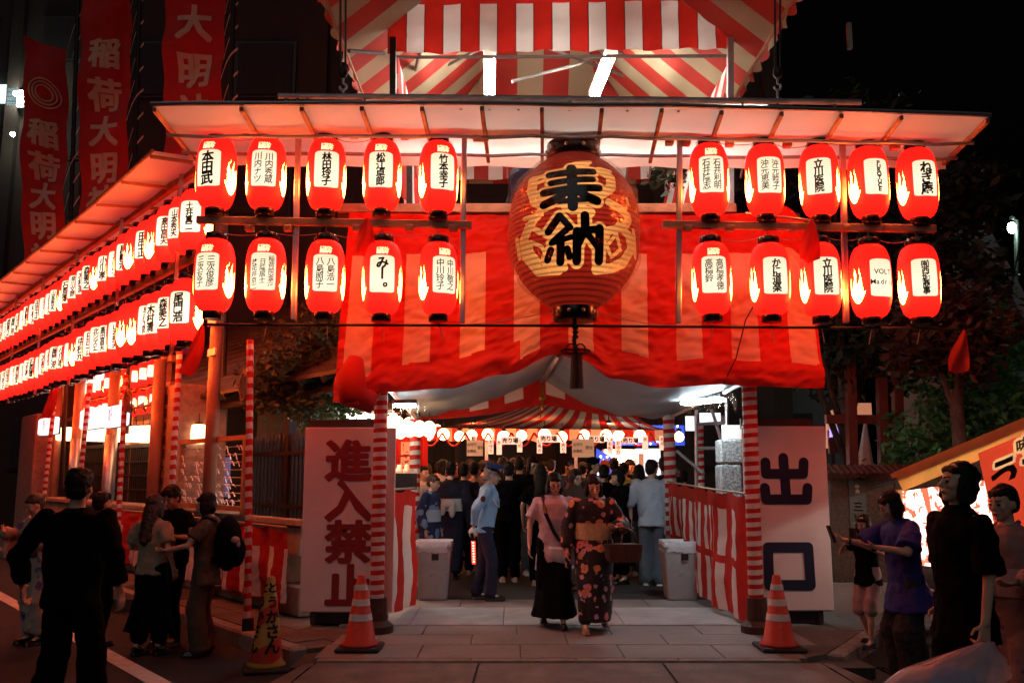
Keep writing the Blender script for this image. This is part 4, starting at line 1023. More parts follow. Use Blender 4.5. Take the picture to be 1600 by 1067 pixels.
# fortune rack with tied paper slips
s0, z1 = PL(392, 682, .0); s1, _ = PL(292, 682, .0); zb = PL(392, 800, 0)[1]
fr_ = thing('fortune_rack', 'timber rack strung with wires of tied white fortune papers', 'rack', L((s0 + s1) / 2, 0, 1.07))
lo, hi = min(s0, s1), max(s0, s1)
for s in (lo, (lo + hi) / 2, hi): mb = MB(); mb.lbox(s - .035, s + .035, .02, .09, 1.07, z1 + .02); mb.build('upright', m_wood, fr_)
for z in (z1 - .01, 1.15): mb = MB(); mb.lbox(lo - .05, hi + .05, .015, .10, z - .03, z + .03); mb.build('rail', m_wood, fr_)
m_slip = M('paper_slip', (.75, .72, .68), .8, .1)
nw = 8
for k in range(nw):
    z = 1.24 + (z1 - 1.36) * k / (nw - 1); mb = MB(); mb.tube([L(lo, .055, z), L(hi, .055, z)], .006, 5); mb.build('wire', m_alu, fr_)
    for j in range(int(16 - k * 1.6 + 2)):
        s = R.uniform(lo + .05, hi - .05); a = R.uniform(-.9, .9); mb = MB()
        for sg in (-1, 1): mb.bar(L(s, .065, z + .01), L(s + sg * .05 * cos(a), .07 + .01 * sg, z + .01 - .05 * abs(sin(a)) - .03 * R.random() + .02 * sg), .016, .003)
        mb.bar(L(s - .012, .07, z), L(s + .012, .07, z + .012), .02, .012); mb.build('paper_slip', m_slip, fr_)
# iron fence next to the sign
fe = thing('iron_fence', 'black iron picket fence on the plinth between the fortune rack and the sign', 'fence', L(.1, -.15, 1.07))
sa, sb = PL(476, 700, -.12)[0], PL(398, 700, -.12)[0]; lo, hi = min(sa, sb) - .5, max(sa, sb)
n_ = int((hi - lo) / .105)
for k in range(n_ + 1):
    s = lo + (hi - lo) * k / n_; mb = MB(); mb.lbox(s - .022, s + .022, -.15, -.115, 1.07, 1.98 + .02 * (k % 2)); p = L(s, -.13, 2.0 + .02 * (k % 2)); mb.lathe([(.03, -.02), (.001, .07)], 4, p); mb.build('picket', m_iron, fe)
for z in (1.2, 1.82): mb = MB(); mb.lbox(lo, hi, -.112, -.09, z - .025, z + .025); mb.build('rail', m_iron, fe)
mb = MB(); mb.lbox(.2, .3, -.2, -.1, 1.07, 2.2); tag(mb.build('fence_post', m_iron), 'square black post at the end of the picket fence', 'post')
# shelter glow beyond the fence: long fluorescent tube, small white lights
ft = thing('eave_light', 'fluorescent batten glowing under the small roof behind the picket fence', 'light fitting', L(1.0, -1.6, 2.35))
mb = MB(); mb.tube([L(.5, -1.6, 2.33), L(1.6, -1.6, 2.38)], .02, 8); mb.build('tube', m_tube, ft); mb = MB(); mb.lbox(.4, 1.7, -1.66, -1.54, 2.37, 2.42); mb.build('housing', m_white, ft)
for k in range(9):
    p = L(-.1 + k * .23, -1.9, 2.15 + .02 * sin(k)); mb = MB(); mb.ell(p, .09, .09, .11, None, 12, 8)
    t = thing('paper_lantern', '%s small glowing lantern from the right in the row behind the picket fence' % NUM[k].replace('nearest', 'first'), 'paper lantern', p, 'small lanterns behind the picket fence'); mb.build('lantern_paper', m_whitelan, t, True)
    mb = MB(); mb.tube([p + V((0, 0, .1)), p + V((0, 0, .22))], .006, 5); mb.build('hanger', m_iron, t)
# lit stall frame with lanterns far along the fence
sf = thing('far_lantern_frame', 'timber gateway with rows of lit red and white lanterns far along the fence', 'gateway', L(9.5, -1.2, 0))
for s in (6.6, 8.2, 10.0, 12.2): mb = MB(); mb.lbox(s - .08, s + .08, -.75, -.6, 0, 4.2); mb.build('post', m_side, sf)
for z in (2.55, 3.15, 3.62, 4.1): mb = MB(); mb.lbox(6.3, 12.8, -.76 - .01 * z, -.66, z - .05, z + .05); mb.build('beam', m_side, sf)
sm = lan_lo
for k in range(20):
    s = 6.75 + (k % 10) * .56; z = 2.88 + .52 * (k // 10); p = L(s, -.5, z)
    t = thing('paper_lantern', '%s lit lantern from the right in the %s row of the far timber gateway' % (NUM[k % 10].replace('nearest', 'first'), 'lower' if k < 10 else 'upper'), 'paper lantern', p, 'lanterns of the far gateway', R.uniform(-.5, 1)); inst('lantern_paper', lan_lo, t, scale=(.62, .62, .62)); inst('top_cap', cap_lo, t, (0, 0, .21), scale=(.6, .6, .6))
mb = MB(); s_, z_ = PL(140, 590, -.3); mb.lbox(s_ - .55, s_ + .45, -.45, -.3, z_ - .09, z_ + .09, bev=.02); t = tag(mb.build('lit_sign_board', m_box), 'long white lit sign board with black writing under the far lanterns', 'sign')
lt = MB(); row(lt, '圓隆寺札所', -.45, z_, .15, lambda x, y: L(s_ - .05 - x, -.295, y), .18, w=.042); lt.build('lettering', m_ink, t)
mb = MB(); s_, z_ = PL(290, 565, -2.6); mb.lbox(s_ - .8, s_ + .8, -2.7, -2.6, z_ - .7, z_ + .5); tag(mb.build('purple_shutter', M('purple_shutter', (.10, .05, .22), .6, .1)), 'purple corrugated panel showing above the dark shrine roof', 'panel')

# ------------------------------------------------------------ tall banners and buildings behind on the left
m_ban = M('banner_cloth', (.50, .022, .018), .8, .12, 2, .2, 90, trans=.2); m_banw = M('banner_lettering', (.62, .42, .30), .8, .1)
def banner(u0, u1, v0, v1, Y, text, tv, size, lab, top=False):
    a, b, c, d = P(u0, v0, Y), P(u1, v0 + (26 if top else 0), Y + .5), P(u0 - 3, v1, Y), P(u1 - 6, v1, Y + .5)
    t = thing('banner', lab, 'banner', (c + d) / 2 * 1.0, 'tall shrine banners')
    fn = lambda s, q: a.lerp(b, s).lerp(c.lerp(d, s), q) + V((0, .06 * sin(s * 5 + q * 9) + .05 * sin(q * 23 + s * 3), 0))
    MB().grid(fn, 14, 60).build('cloth', m_ban, t, True)
    lt = MB(); w = (b - a).length; hgt = (a - c).length; up = (a - c).normalized(); ex = (b - a).normalized()
    def g(x, y):
        s = .5 + x / w; q = (-y) / hgt; return fn(max(0, min(1, s)), max(0, min(1, q))) + V((0, -.02, 0))
    for ch, v in zip(text, tv): put(lt, ch, 0, -(v - v0) / (v1 - v0) * hgt, size, g, w=.042, sx=.92)
    if top:
        for r_ in (.16, .23, .30):
            pts = []
            for k in range(25):
                x_, y_ = r_ * cos(k * pi / 12), r_ * sin(k * pi / 12) - (140 - v0) / (v1 - v0) * hgt; pts.append(g(x_, y_))
            lt.tube(pts, .018, 4)
    lt.build('lettering', m_banw, t)
    mb = MB(); pp = P(u1 + 14, v1, Y + .4); pt = P(u1 + 16, v0 - 60, Y + .4); mb.tube([pp - V((0, 0, 4)), pt], .045, 8); mb.build('pole', m_iron, t)
    for k in range(int((v1 - v0) / 36)):
        q = (k + .5) / ((v1 - v0) / 36.); e = fn(1, q); o = pp.lerp(pt, 1 - q * (v1 - v0) / (v1 - v0 + 60.)); mb = MB(); mb.grid(lambda s, y: e.lerp(o + V((.06, 0, -.12)), s) + V((0, -.05 * sin(pi * s), .08 * sin(pi * s) - .05 * y)), 6, 1); mb.build('loop', m_banw, t)
banner(258, 352, -70, 245, 14.0, '大明神', (40, 112, 180), .66, 'red banner with pale characters just left of the rack canopy')
banner(126, 205, -40, 335, 15.5, '稲荷大明神', (88, 152, 208, 265, 318), .62, 'tall red banner with pale characters, middle of the three')
banner(36, 106, 55, 440, 17.0, '稲荷大明神', (205, 258, 305, 352, 402), .60, 'tall red banner with a round crest at its top, far left', True)
def facade(name, x0, x1, Y, z1, lab, cols, mat=m_wall, depth=8, rows=6):
    t = thing(name, lab, 'building', ((x0 + x1) / 2, Y, -.15))
    mb = MB(); mb.box(((x0 + x1) / 2, Y + depth / 2, z1 / 2 - .15), (x1 - x0, depth, z1)); mb.build('wall', mat, t)
    for k in range(cols + 1): mb = MB(); x = x0 + (x1 - x0) * k / cols; mb.box((x, Y - .1, z1 / 2), (.35, .25, z1 - .3)); mb.build('pilaster', mat, t)
    for j in range(rows):
        for k in range(cols):
            x = x0 + (x1 - x0) * (k + .5) / cols; mb = MB(); mb.box((x, Y - .03, 2.4 + j * 3.1), ((x1 - x0) / cols * .55, .09, 1.5)); w = mb.build('window', m_iron, t)
            mb = MB(); mb.box((x, Y - .10, 2.4 + j * 3.1), ((x1 - x0) / cols * .48, .04, 1.35)); mb.build('pane', m_dark, w)
    return t
facade('office_building', -10.5, 6.5, 21.5, 18, 'tall dark building rising behind the festival gate and banners', 6)
b2 = facade('office_building', -30, -12.2, 26, 20, 'dark office building at far left with one lit floor', 6)
m_lit = M('lit_office_window', (.6, .7, .7), .5, .3, 1, emit=(.55, .80, .85), estr=.30)
for k, (u0, u1, v0, v1) in enumerate(((-40, -4, 120, 150), (0, 11, 133, 162), (13, 26, 138, 166), (28, 37, 142, 168))):
    a, b = P(u0, v0, 25.8), P(u1, v1, 25.8); mb = MB(); mb.box((a + b) / 2, (b.x - a.x, .05, a.z - b.z)); mb.build('lit_window', m_lit, b2)
mb = MB(); mb.bar(P(22, 146, 25.6), P(39, 152, 25.6), .08, .12); mb.build('ceiling_light', m_tube, b2)
mb = MB(); mb.ell(P(20, 210, 25), .07, .07, .07); tag(mb.build('distant_lamp', m_tube), 'tiny white lamp glowing in the darkness at far left', 'lamp')

# ------------------------------------------------------------ signs
def signboard(uc, Y, w, h, vb, lab, foot):
    c = P(uc, vb, Y); t = thing('sign_board', lab, 'sign', V((c.x, Y, 0)))
    mb = MB(); mb.box((c.x, Y, c.z + h / 2), (w, .035, h), None, 0, .006); mb.build('panel', m_board, t)
    mb = MB(); mb.box((c.x - .05, Y + .09, c.z + h + .03), (w * .86, .05, .11)); mb.build('back_rail', m_woodd, t)
    mb = MB(); mb.box((c.x, Y + .22, c.z / 2 + .0), (w * .8, .34, c.z - .02), None, 0, .01); mb.build('base_block', m_iron, t)
    for sx in (-1, 1): mb = MB(); mb.bar((c.x + sx * w * .36, Y + .045, .01), (c.x + sx * w * .36, Y + .045, c.z + h * .98), .04, .03); mb.build('leg', m_woodd, t)
    return t, c
t, c = signboard(541, 9.75, .98, 1.93, 955, 'white standing board with four dark red characters left of the gate', 1)
lt = MB(); 
for ch, v in (('進', 719), ('入', 781), ('禁', 846), ('止', 915)):
    for k in range(10):
        a = k * pi / 5; q = P(544, v, 9.72); put(lt, ch, q.x + (.016) * cos(a), q.z + .014 * sin(a), .46, lambda x, y, k=k: V((x, 9.75 - .0225 - .0004 * k, y)), w=.006, sx=1.1)
lt.build('lettering', m_sred, t)
t, c = signboard(1236, 9.75, .90, 1.93, 953, 'white standing board with two navy characters right of the gate', 1)
def stroke(mb, pts, r, k):
    pts = [P(u, v, 9.70) for u, v in pts]; y = 9.75 - .0225 - .0004 * k
    for a, b in zip(pts, pts[1:]):
        d = V((b.x - a.x, 0, b.z - a.z)).normalized(); n = V((-d.z, 0, d.x)); o = []
        for q in range(9): th = pi / 2 + q * pi / 8; o.append(V((a.x, y, a.z)) + n * (r * sin(th)) + d * (r * cos(th)))
        for q in range(9): th = -pi / 2 + q * pi / 8; o.append(V((b.x, y, b.z)) + n * (r * sin(th)) + d * (r * cos(th)))
        mb.add(o, [tuple(range(len(o)))]); y -= .0003
mb = MB(); r = .053
stroke(mb, [(1225, 715), (1230, 779)], r, 0)
stroke(mb, [(1197, 722), (1198, 740), (1256, 740), (1257, 722)], r, 2); stroke(mb, [(1196, 762), (1198, 780), (1262, 780), (1263, 762)], r, 6)
stroke(mb, [(1203, 914), (1201, 855), (1264, 855), (1268, 914), (1203, 914)], r, 10)
mb.build('lettering', m_snavy, t)

# ------------------------------------------------------------ cones
def cone(u, Y, z, h, lab, yellow=False):
    p = P(u, 900, Y); p = V((p.x, Y, z)); t = thing('traffic_cone', lab, 'traffic cone', p, None if yellow else 'orange cones at the gate posts')
    if yellow: t.rotation_euler = (0, .02, .3)
    mb = MB(); mb.box((0, 0, .018), (.40, .40, .036), None, 0, .012); mb.build('base', m_conebase, t, local=True)
    r = lambda z_: .155 - (.155 - .036) * z_ / h
    mb = MB(); mb.lathe([(.175, .036), (.17, .06), (r(.08), .08), (r(h), h), (.02, h + .012)], 24); mb.build('body', m_coney if yellow else m_cone, t, True, local=True)
    if not yellow:
        for a, b in ((.40, .49), (.60, .69), (.81, .89)):
            mb = MB(); mb.lathe([(r(a * h) + .003, a * h), (r(b * h) + .003, b * h)], 24, cap=False); mb.build('reflective_band', m_conew, t, True, local=True)
    else:
        for k, (a, b) in enumerate(((.08, .30), (.55, .72))):
            mb = MB(); mb.grid(lambda s, q: V(((r((a + (b - a) * q + .08 * sin(2 * pi * s)) * h) + .003) * sin(2 * pi * s), -(r((a + (b - a) * q + .08 * sin(2 * pi * s)) * h) + .003) * cos(2 * pi * s), (a + (b - a) * q + .08 * sin(2 * pi * s)) * h)), 24, 4); mb.build('red_band', m_cone, t, True, local=True)
        lt = MB(); q = .66 * h
        for k, ch in enumerate('とうかさん'):
            zz = h * (.90 - k * .155); put(lt, ch, 0, 0, .10 + .012 * k, lambda x, y, zz=zz: V(((r(zz + y) + .006) * sin(.35 + x / max(.04, r(zz))), -(r(zz + y) + .006) * cos(.35 + x / max(.04, r(zz))), zz + y)), w=.042)
            put(lt, ch, 0, 0, .10 + .012 * k, lambda x, y, zz=zz: V(((r(zz + y) + .006) * sin(-1.3 + x / max(.04, r(zz))), -(r(zz + y) + .006) * cos(-1.3 + x / max(.04, r(zz))), zz + y)), w=.042)
        lt.build('lettering', m_ink, t, local=True)
cone(565, 8.5, 0, .65, 'orange cone with three white bands before the left gate post')
cone(1213, 8.5, 0, .65, 'orange cone with three white bands before the right gate post')
cone(421, 8.35, -.15, .80, 'slim yellow and red cone with black writing in the gutter at left', True)

# ------------------------------------------------------------ bins
def bin_(u, Y, lab):
    x = P(u, 900, Y).x; t = thing('rubbish_bin', lab, 'bin', (x, Y, 0), 'grey bins in the passage', R.uniform(-.06, .06))
    def sq(w, d, z): 
        o = []
        for cx, cy, a0 in ((1, 1, 0), (-1, 1, 90), (-1, -1, 180), (1, -1, 270)):
            for k in range(4): a = rad(a0 + k * 30); o.append(V((cx * (w / 2 - .04) + .04 * cos(a), cy * (d / 2 - .04) + .04 * sin(a), z)))
        return o
    mb = MB(); mb.loft([sq(.36, .36, 0), sq(.37, .37, .03), sq(.45, .44, .64), sq(.45, .44, .66)]); mb.build('body', m_bin, t, True, local=True)
    mb = MB(); mb.loft([sq(.47, .46, .64), sq(.48, .47, .655), sq(.48, .47, .68), sq(.46, .45, .70), sq(.40, .39, .69)]); mb.build('rim', m_bin, t, True, local=True)
    mb = MB()
    def fn(s, q):
        a = s * 2 * pi; k = 1 / max(abs(cos(a)), abs(sin(a))); k = min(k, 1.25); w = .205 + .03 * sin(q * pi) + .01 * noise.noise(V((cos(a) * 4, sin(a) * 4, q * 3)))
        if q > .6: w = .24 - .02 * (q - .6)
        z = .70 + .035 * sin(q * pi * 1.1) - .16 * max(0, q - .45) * (1 + .5 * noise.noise(V((cos(a) * 3, sin(a) * 3, 1)))); return V((w * k * cos(a), w * k * sin(a), z))
    mb.grid(fn, 48, 10); mb.build('bag_rim', m_bag, t, True, local=True)
    mb = MB(); mb.box((0, 0, .66), (.38, .38, .02)); mb.build('bag_inside', m_bag, t, local=True)
    mb = MB(); mb.grid(lambda s, q: V(((s - .5) * .09 + .03, -.232 + .012 * (1 - q) * 0 - .0 + .012 * q * 0 - .002, .58 - .08 * q)), 2, 2); mb.build('sticker', m_iron, t, local=True)
bin_(678, 11.85, 'grey plastic bin with a white bag at the left of the passage'); bin_(1062, 11.85, 'grey plastic bin with a white bag at the right of the passage')

# ------------------------------------------------------------ trees
def tree(name, lab, base, trunk, blobs, n, leaf, mat, grp=None, seed=1, droopy=0):
    rq = random.Random(seed); base = V(base); t = thing(name, lab, 'tree', base, grp)
    mb = MB(); top = base + V((0, 0, trunk)); mb.tube([base, base.lerp(top, .5) + V((.05, .03, 0)), top], [.14, .10, .07], 10)
    for c, r in blobs:
        c = V(c); mb.tube([base.lerp(top, rq.uniform(.5, .95)), (top + c) / 2 + V((0, 0, -.1)), c], [.05, .035, .015], 6)
    mb.build('trunk', m_bark, t, True)
    vs, fs = [], []
    tot = sum(r[0] * r[1] * r[2] for c, r in blobs)
    for c, r in blobs:
        c = V(c); m_ = int(n * r[0] * r[1] * r[2] / tot); cl = []
        for k in range(max(6, m_ // 26)):
            d = V((rq.gauss(0, 1), rq.gauss(0, 1), rq.gauss(0, 1))).normalized() * (rq.random() ** .45); cl.append(c + V((d.x * r[0], d.y * r[1], d.z * r[2])))
        for k in range(m_):
            q = rq.choice(cl) + V((rq.gauss(0, .10), rq.gauss(0, .10), rq.gauss(0, .08) - droopy * rq.random())); s = leaf * rq.uniform(.6, 1.3)
            ax = V((rq.gauss(0, 1), rq.gauss(0, 1), rq.gauss(0, .6) - droopy * 2)).normalized(); ay = ax.cross(V((rq.gauss(0, 1), rq.gauss(0, 1), rq.gauss(0, 1)))).normalized() * .42
            b = len(vs); vs += [q - ax * s, q + ay * s, q + ax * s, q - ay * s]; fs.append((b, b + 1, b + 2, b + 3))
    MB().add(vs, fs).build('crown', mat, t)
tree('garden_tree', 'dim leafy tree beside the shrine roof, left of the big curtain', L(1.6, -1.3, 0), 2.6, [(P(470, 570, 11.6), (.75, .6, .55)), (P(500, 630, 11.8), (.6, .6, .45)), (P(440, 600, 12), (.5, .6, .4)), (P(510, 530, 12.2), (.5, .5, .5))], 5200, .055, m_leaf, seed=2)
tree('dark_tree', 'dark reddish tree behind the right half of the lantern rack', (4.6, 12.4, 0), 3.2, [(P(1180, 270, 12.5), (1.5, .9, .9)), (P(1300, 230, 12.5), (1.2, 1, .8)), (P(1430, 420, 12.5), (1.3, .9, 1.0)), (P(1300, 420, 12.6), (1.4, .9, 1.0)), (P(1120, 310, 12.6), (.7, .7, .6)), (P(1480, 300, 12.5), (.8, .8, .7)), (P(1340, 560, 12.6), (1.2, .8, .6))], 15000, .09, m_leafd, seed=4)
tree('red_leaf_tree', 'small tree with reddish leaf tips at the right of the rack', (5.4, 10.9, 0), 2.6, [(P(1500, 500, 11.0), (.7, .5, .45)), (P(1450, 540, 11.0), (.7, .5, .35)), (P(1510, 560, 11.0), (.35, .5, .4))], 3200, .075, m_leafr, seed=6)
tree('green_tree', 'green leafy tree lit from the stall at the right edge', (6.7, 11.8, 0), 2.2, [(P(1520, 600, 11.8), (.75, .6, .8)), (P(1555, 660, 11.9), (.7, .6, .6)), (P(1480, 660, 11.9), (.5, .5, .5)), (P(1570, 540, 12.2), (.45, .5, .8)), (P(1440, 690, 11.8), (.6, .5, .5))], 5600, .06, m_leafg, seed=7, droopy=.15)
# ------------------------------------------------------------ right background
sb_ = thing('sloped_building', 'pale concrete building with a sloping stair side behind the green tree', 'building', (9.5, 15, -.15))
mb = MB(); Ys = 15.0
q = [P(1480, 350, Ys), P(1530, 350, Ys), P(1760, 760, Ys), P(1760, 820, Ys), P(1560, 820, Ys), P(1480, 470, Ys)]
mb.add(q + [p + V((0, 3, 0)) for p in q], [tuple(range(6)), tuple(range(11, 5, -1))] + [(k, k + 6, (k + 1) % 6 + 6, (k + 1) % 6) for k in range(6)]); mb.build('stair_wall', m_conc, sb_)
mb = MB(); mb.bar(P(1525, 346, Ys - .15), P(1640, 560, Ys - .15), .14, .22); mb.build('stair_coping', m_stone2, sb_)
mb = MB(); mb.bar(P(1520, 480, Ys - .12), P(1640, 660, Ys - .12), .14, .16); mb.build('string_course', m_stone2, sb_)
mb = MB(); mb.box(P(1588, 545, Ys - .15), (.35, .2, .7)); mb.build('window', m_iron, sb_)
sl = thing('street_lamp', 'bluish white street lamp glowing at the far right', 'street lamp', P(1583, 700, 16))
mb = MB(); mb.ell(P(1581, 356, 16), .07, .07, .10); mb.build('lamp_glass', M('cool_lamp_glass', (1, 1, 1), .4, 0, emit=(.6, 1, .80), estr=90), sl, True); mb = MB(); mb.tube([P(1590, 740, 16.2), P(1588, 345, 16.2), P(1581, 340, 16)], .04, 8); mb.build('mast', m_iron, sl)
mb = MB(); mb.tube([P(1560, 520, 13), P(1580, 450, 13), P(1590, 400, 13), P(1602, 330, 13)], .012, 6); tag(mb.build('hanging_vine', m_iron), 'black drooping vine crossing the pale wall at the right edge', 'vine')
mb = MB(); mb.box(P(1327, 57, 17), (.08, .1, .55)); tag(mb.build('faint_panel', m_conc), 'faint narrow panel in the darkness above the right tree', 'panel')
# garden wall of exposed aggregate with tiled top, shrine gate posts over it
gw = thing('garden_wall', 'dark rough garden wall with tiled coping behind the child at right', 'wall', (4.6, 10.6, 0))
m_agg = M('exposed_aggregate', (.085, .055, .036), .85, .5, 30, .9, 90)
wa, wb = P(1296, 740, 10.7), P(1500, 740, 10.7)
for k in range(4):
    x0 = wa.x + (wb.x - wa.x) * k / 4; x1 = wa.x + (wb.x - wa.x) * (k + 1) / 4; mb = MB(); mb.box(((x0 + x1) / 2, 10.85, .95), (x1 - x0 - .008, .24, 1.24), None, 0, .01); mb.build('wall_panel', m_agg, gw)
mb = MB(); mb.box(((wa.x + wb.x) / 2, 10.83, .16), (wb.x - wa.x + .1, .32, .34)); mb.build('base', m_conc, gw)
for k in range(22):
    x = wa.x - .1 + k * .078; mb = MB(); mb.tube([(x, 10.62, 1.56), (x, 10.85, 1.66), (x, 11.08, 1.58)], .042, 6); mb.build('coping_tile', M('red_brown_tile', (.08, .025, .014), .6, .3, 8) if k == 0 else bpy.data.materials['red_brown_tile'], gw)
mb = MB(); pq = P(1342, 810, 10.7); mb.box((pq.x, 10.71, 1.12), (.20, .02, .78)); pl = tag(mb.build('name_plate', M('green_grey_plate', (.035, .045, .03), .5, .2, 6)), 'vertical dark plate with pale writing on the rough garden wall', 'sign')
lt = MB(); column(lt, '中央', pq.x, 1.46, .055, lambda x, y: V((x, 10.697, y)), w=.006); column(lt, '三川町', pq.x, 1.27, .12, lambda x, y: V((x, 10.697, y)), .14, w=.024); lt.build('lettering', m_board, pl)
tg = thing('red_shrine_gate', 'small red timber gateway behind the garden wall', 'gateway', P(1370, 740, 12.2))
m_verm = M('vermilion_paint', (.12, .018, .010), .55, .2, 6)
for u, vt in ((1328, 560), (1377, 590), (1400, 540)): mb = MB(); a = P(u, 760, 12.2); a.z = 0; mb.bar(a, P(u, vt, 12.2), .12, .12); mb.build('post', m_verm, tg)
for v in (655, 735): mb = MB(); mb.bar(P(1290, v, 12.3), P(1410, v, 12.3), .10, .12); mb.build('beam', m_verm, tg)
mb = MB(); mb.box(P(1393, 700, 12.35), (.18, .04, .75)); mb.build('panel', m_verm, tg)
sh = thing('lit_booth', 'pale lit booth with an arched top and a red panel behind the wall', 'booth', P(1325, 740, 12.9))
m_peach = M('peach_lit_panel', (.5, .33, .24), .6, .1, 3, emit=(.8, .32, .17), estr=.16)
mb = MB(); qq = [P(1294, 700, 12.9)] + [P(1309 - 15 * cos(k * pi / 8), 652 - 13 * sin(k * pi / 8), 12.9) for k in range(9)] + [P(1324, 700, 12.9)]
mb.add(qq + [p + V((0, .1, 0)) for p in qq], [tuple(range(11)), tuple(range(21, 10, -1))] + [(k, k + 11, (k + 1) % 11 + 11, (k + 1) % 11) for k in range(11)]); mb.build('arched_board', m_peach, sh)
mb = MB(); mb.box(P(1348, 645, 12.9), (.23, .08, .28)); mb.build('upper_panel', m_peach, sh)
mb = MB(); mb.box(P(1309, 690, 12.8), (.27, .05, .33)); mb.build('red_panel', m_verm, sh)
lt = MB(); q = P(1304, 675, 12.76); put(lt, '絵', q.x, q.z, .16, lambda x, y: V((x, 12.76, y)), w=.042); lt.build('emblem', M('pale_purple_print', (.5, .4, .7), .6, 0, emit=(.5, .35, .9), estr=.25), sh)
mb = MB(); mb.loft([[P(1352, 660, 12.7) + V((.02 * cos(k), .02 * sin(k), 0)) for k in range(6)], [P(1352, 728, 12.7) + V((.12 * cos(k), .12 * sin(k), 0)) for k in range(6)]]); mb.build('paper_streamer', m_bag, sh)

# ------------------------------------------------------------ food stall at far right
stl = thing('food_stall', 'food stall with a red sign, timber eave and glowing white curtain at far right', 'stall', P(1530, 900, 8.6))
m_stw = M('stall_timber', (.70, .47, .24), .55, .2, 5, .2, 30, wear=.3)
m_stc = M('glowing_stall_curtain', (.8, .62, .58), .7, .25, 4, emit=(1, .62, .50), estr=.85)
m_str = M('glowing_sign_red', (.58, .075, .03), .5, .06, 3, .1, 40, emit=(1, .085, .03), estr=.15)  # stall light on the sign is put into its cloth as a faint glow
e0, e1 = P(1404, 752, 9.0), P(1660, 647, 8.0)
m_eave = M('yellow_eave_cloth', (.85, .58, .28), .7, .12, 5, .2, 60, trans=.65)
mb = MB(); mb.bar(e0, e1, .012, .20); mb.build('eave_cloth', m_eave, stl)
for k in (.2, .5, .8):  # bulbs added behind the eave cloth to brighten it
    q = e0.lerp(e1, k) + V((.10, .30, -.02)); lb = thing('added_stall_bulb', 'added bulb behind the eave cloth of the stall, making the cloth glow, %s' % {.2: 'left', .5: 'middle', .8: 'right'}[k], 'light bulb', q, 'added bulbs of the stall')
    mb = MB(); mb.ell(q, .035, .035, .045); mb.build('glass', m_tube, lb, True); mb = MB(); mb.lathe([(.015, .04), (.015, .09)], 8, q); mb.build('socket', m_iron, lb)
mb = MB(); mb.bar(e0 + V((.0, .12, .05)), e1 + V((0, .12, .05)), .10, .05); mb.build('eave_cap', m_stw, stl)
mb = MB(); q = [e0, e1, e1 + V((.3, 1.5, -.12)), e0 + V((.3, 1.5, -.12))]; mb.add(q + [p + V((0, 0, .03)) for p in q], [(0, 1, 2, 3), (4, 7, 6, 5), (0, 4, 5, 1), (1, 5, 6, 2), (2, 6, 7, 3), (3, 7, 4, 0)]); mb.build('roof_sheet', m_iron, stl)
sa, sb2 = P(1528, 708, 8.42), P(1690, 640, 7.8); sd = V((0, 0, -1.0))
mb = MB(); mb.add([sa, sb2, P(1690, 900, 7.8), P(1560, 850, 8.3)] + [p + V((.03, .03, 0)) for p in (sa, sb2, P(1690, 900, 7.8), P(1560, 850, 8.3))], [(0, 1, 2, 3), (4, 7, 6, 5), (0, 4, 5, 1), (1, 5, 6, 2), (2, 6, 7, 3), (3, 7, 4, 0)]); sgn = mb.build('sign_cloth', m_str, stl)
ex = (sb2 - sa).normalized(); ey = V((0, 0, 1)) - ex * ex.z; nn = V((-.7, -.7, 0)).normalized()
pn = ex.cross(V((0, 0, 1))).normalized(); pn = pn if pn.y < 0 else -pn
def sfn(l): return lambda x, y: sa + ex * x + V((0, 0, y)) + pn * l
lt, lh = MB(), MB()
def big2(ch, x, y, size, k0):
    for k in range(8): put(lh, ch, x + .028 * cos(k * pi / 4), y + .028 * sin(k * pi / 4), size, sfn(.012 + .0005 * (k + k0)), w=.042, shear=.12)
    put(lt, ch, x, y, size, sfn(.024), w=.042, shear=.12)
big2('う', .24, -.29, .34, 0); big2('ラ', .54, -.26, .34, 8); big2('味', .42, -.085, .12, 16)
lh.build('letter_outline', M('glowing_cream_print', (.75, .60, .38), .6, 0, emit=(1, .62, .30), estr=.13), sgn); lt.build('lettering', M('brown_print', (.035, .022, .012), .6, 0), sgn)  # outline print carries a faint glow in place of stall light
ca, cb = P(1410, 764, 9.0), P(1570, 742, 8.45)
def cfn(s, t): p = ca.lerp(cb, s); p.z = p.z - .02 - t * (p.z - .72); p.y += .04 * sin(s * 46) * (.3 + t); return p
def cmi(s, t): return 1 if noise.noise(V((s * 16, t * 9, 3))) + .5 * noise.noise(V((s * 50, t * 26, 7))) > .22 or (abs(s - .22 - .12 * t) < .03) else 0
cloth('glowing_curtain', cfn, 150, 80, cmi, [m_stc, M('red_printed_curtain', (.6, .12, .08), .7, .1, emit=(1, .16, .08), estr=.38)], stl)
for p in (P(1405, 765, 9.05), P(1598, 700, 8.2)): mb = MB(); b0 = V(p); b0.z = -.15; mb.bar(b0, p, .05, .05); mb.build('post', m_stw, stl)
mb = MB(); mb.box(P(1440, 905, 9.3), (.5, .4, .25)); mb.build('counter', m_iron, stl)
mb = MB(); mb.tube([P(1432, 865, 8.8), P(1436, 900, 8.8), P(1452, 920, 8.8), P(1475, 930, 8.7)], .012, 6); tag(mb.build('white_cable', m_bag), 'white cable trailing below the glowing stall curtain', 'cable')

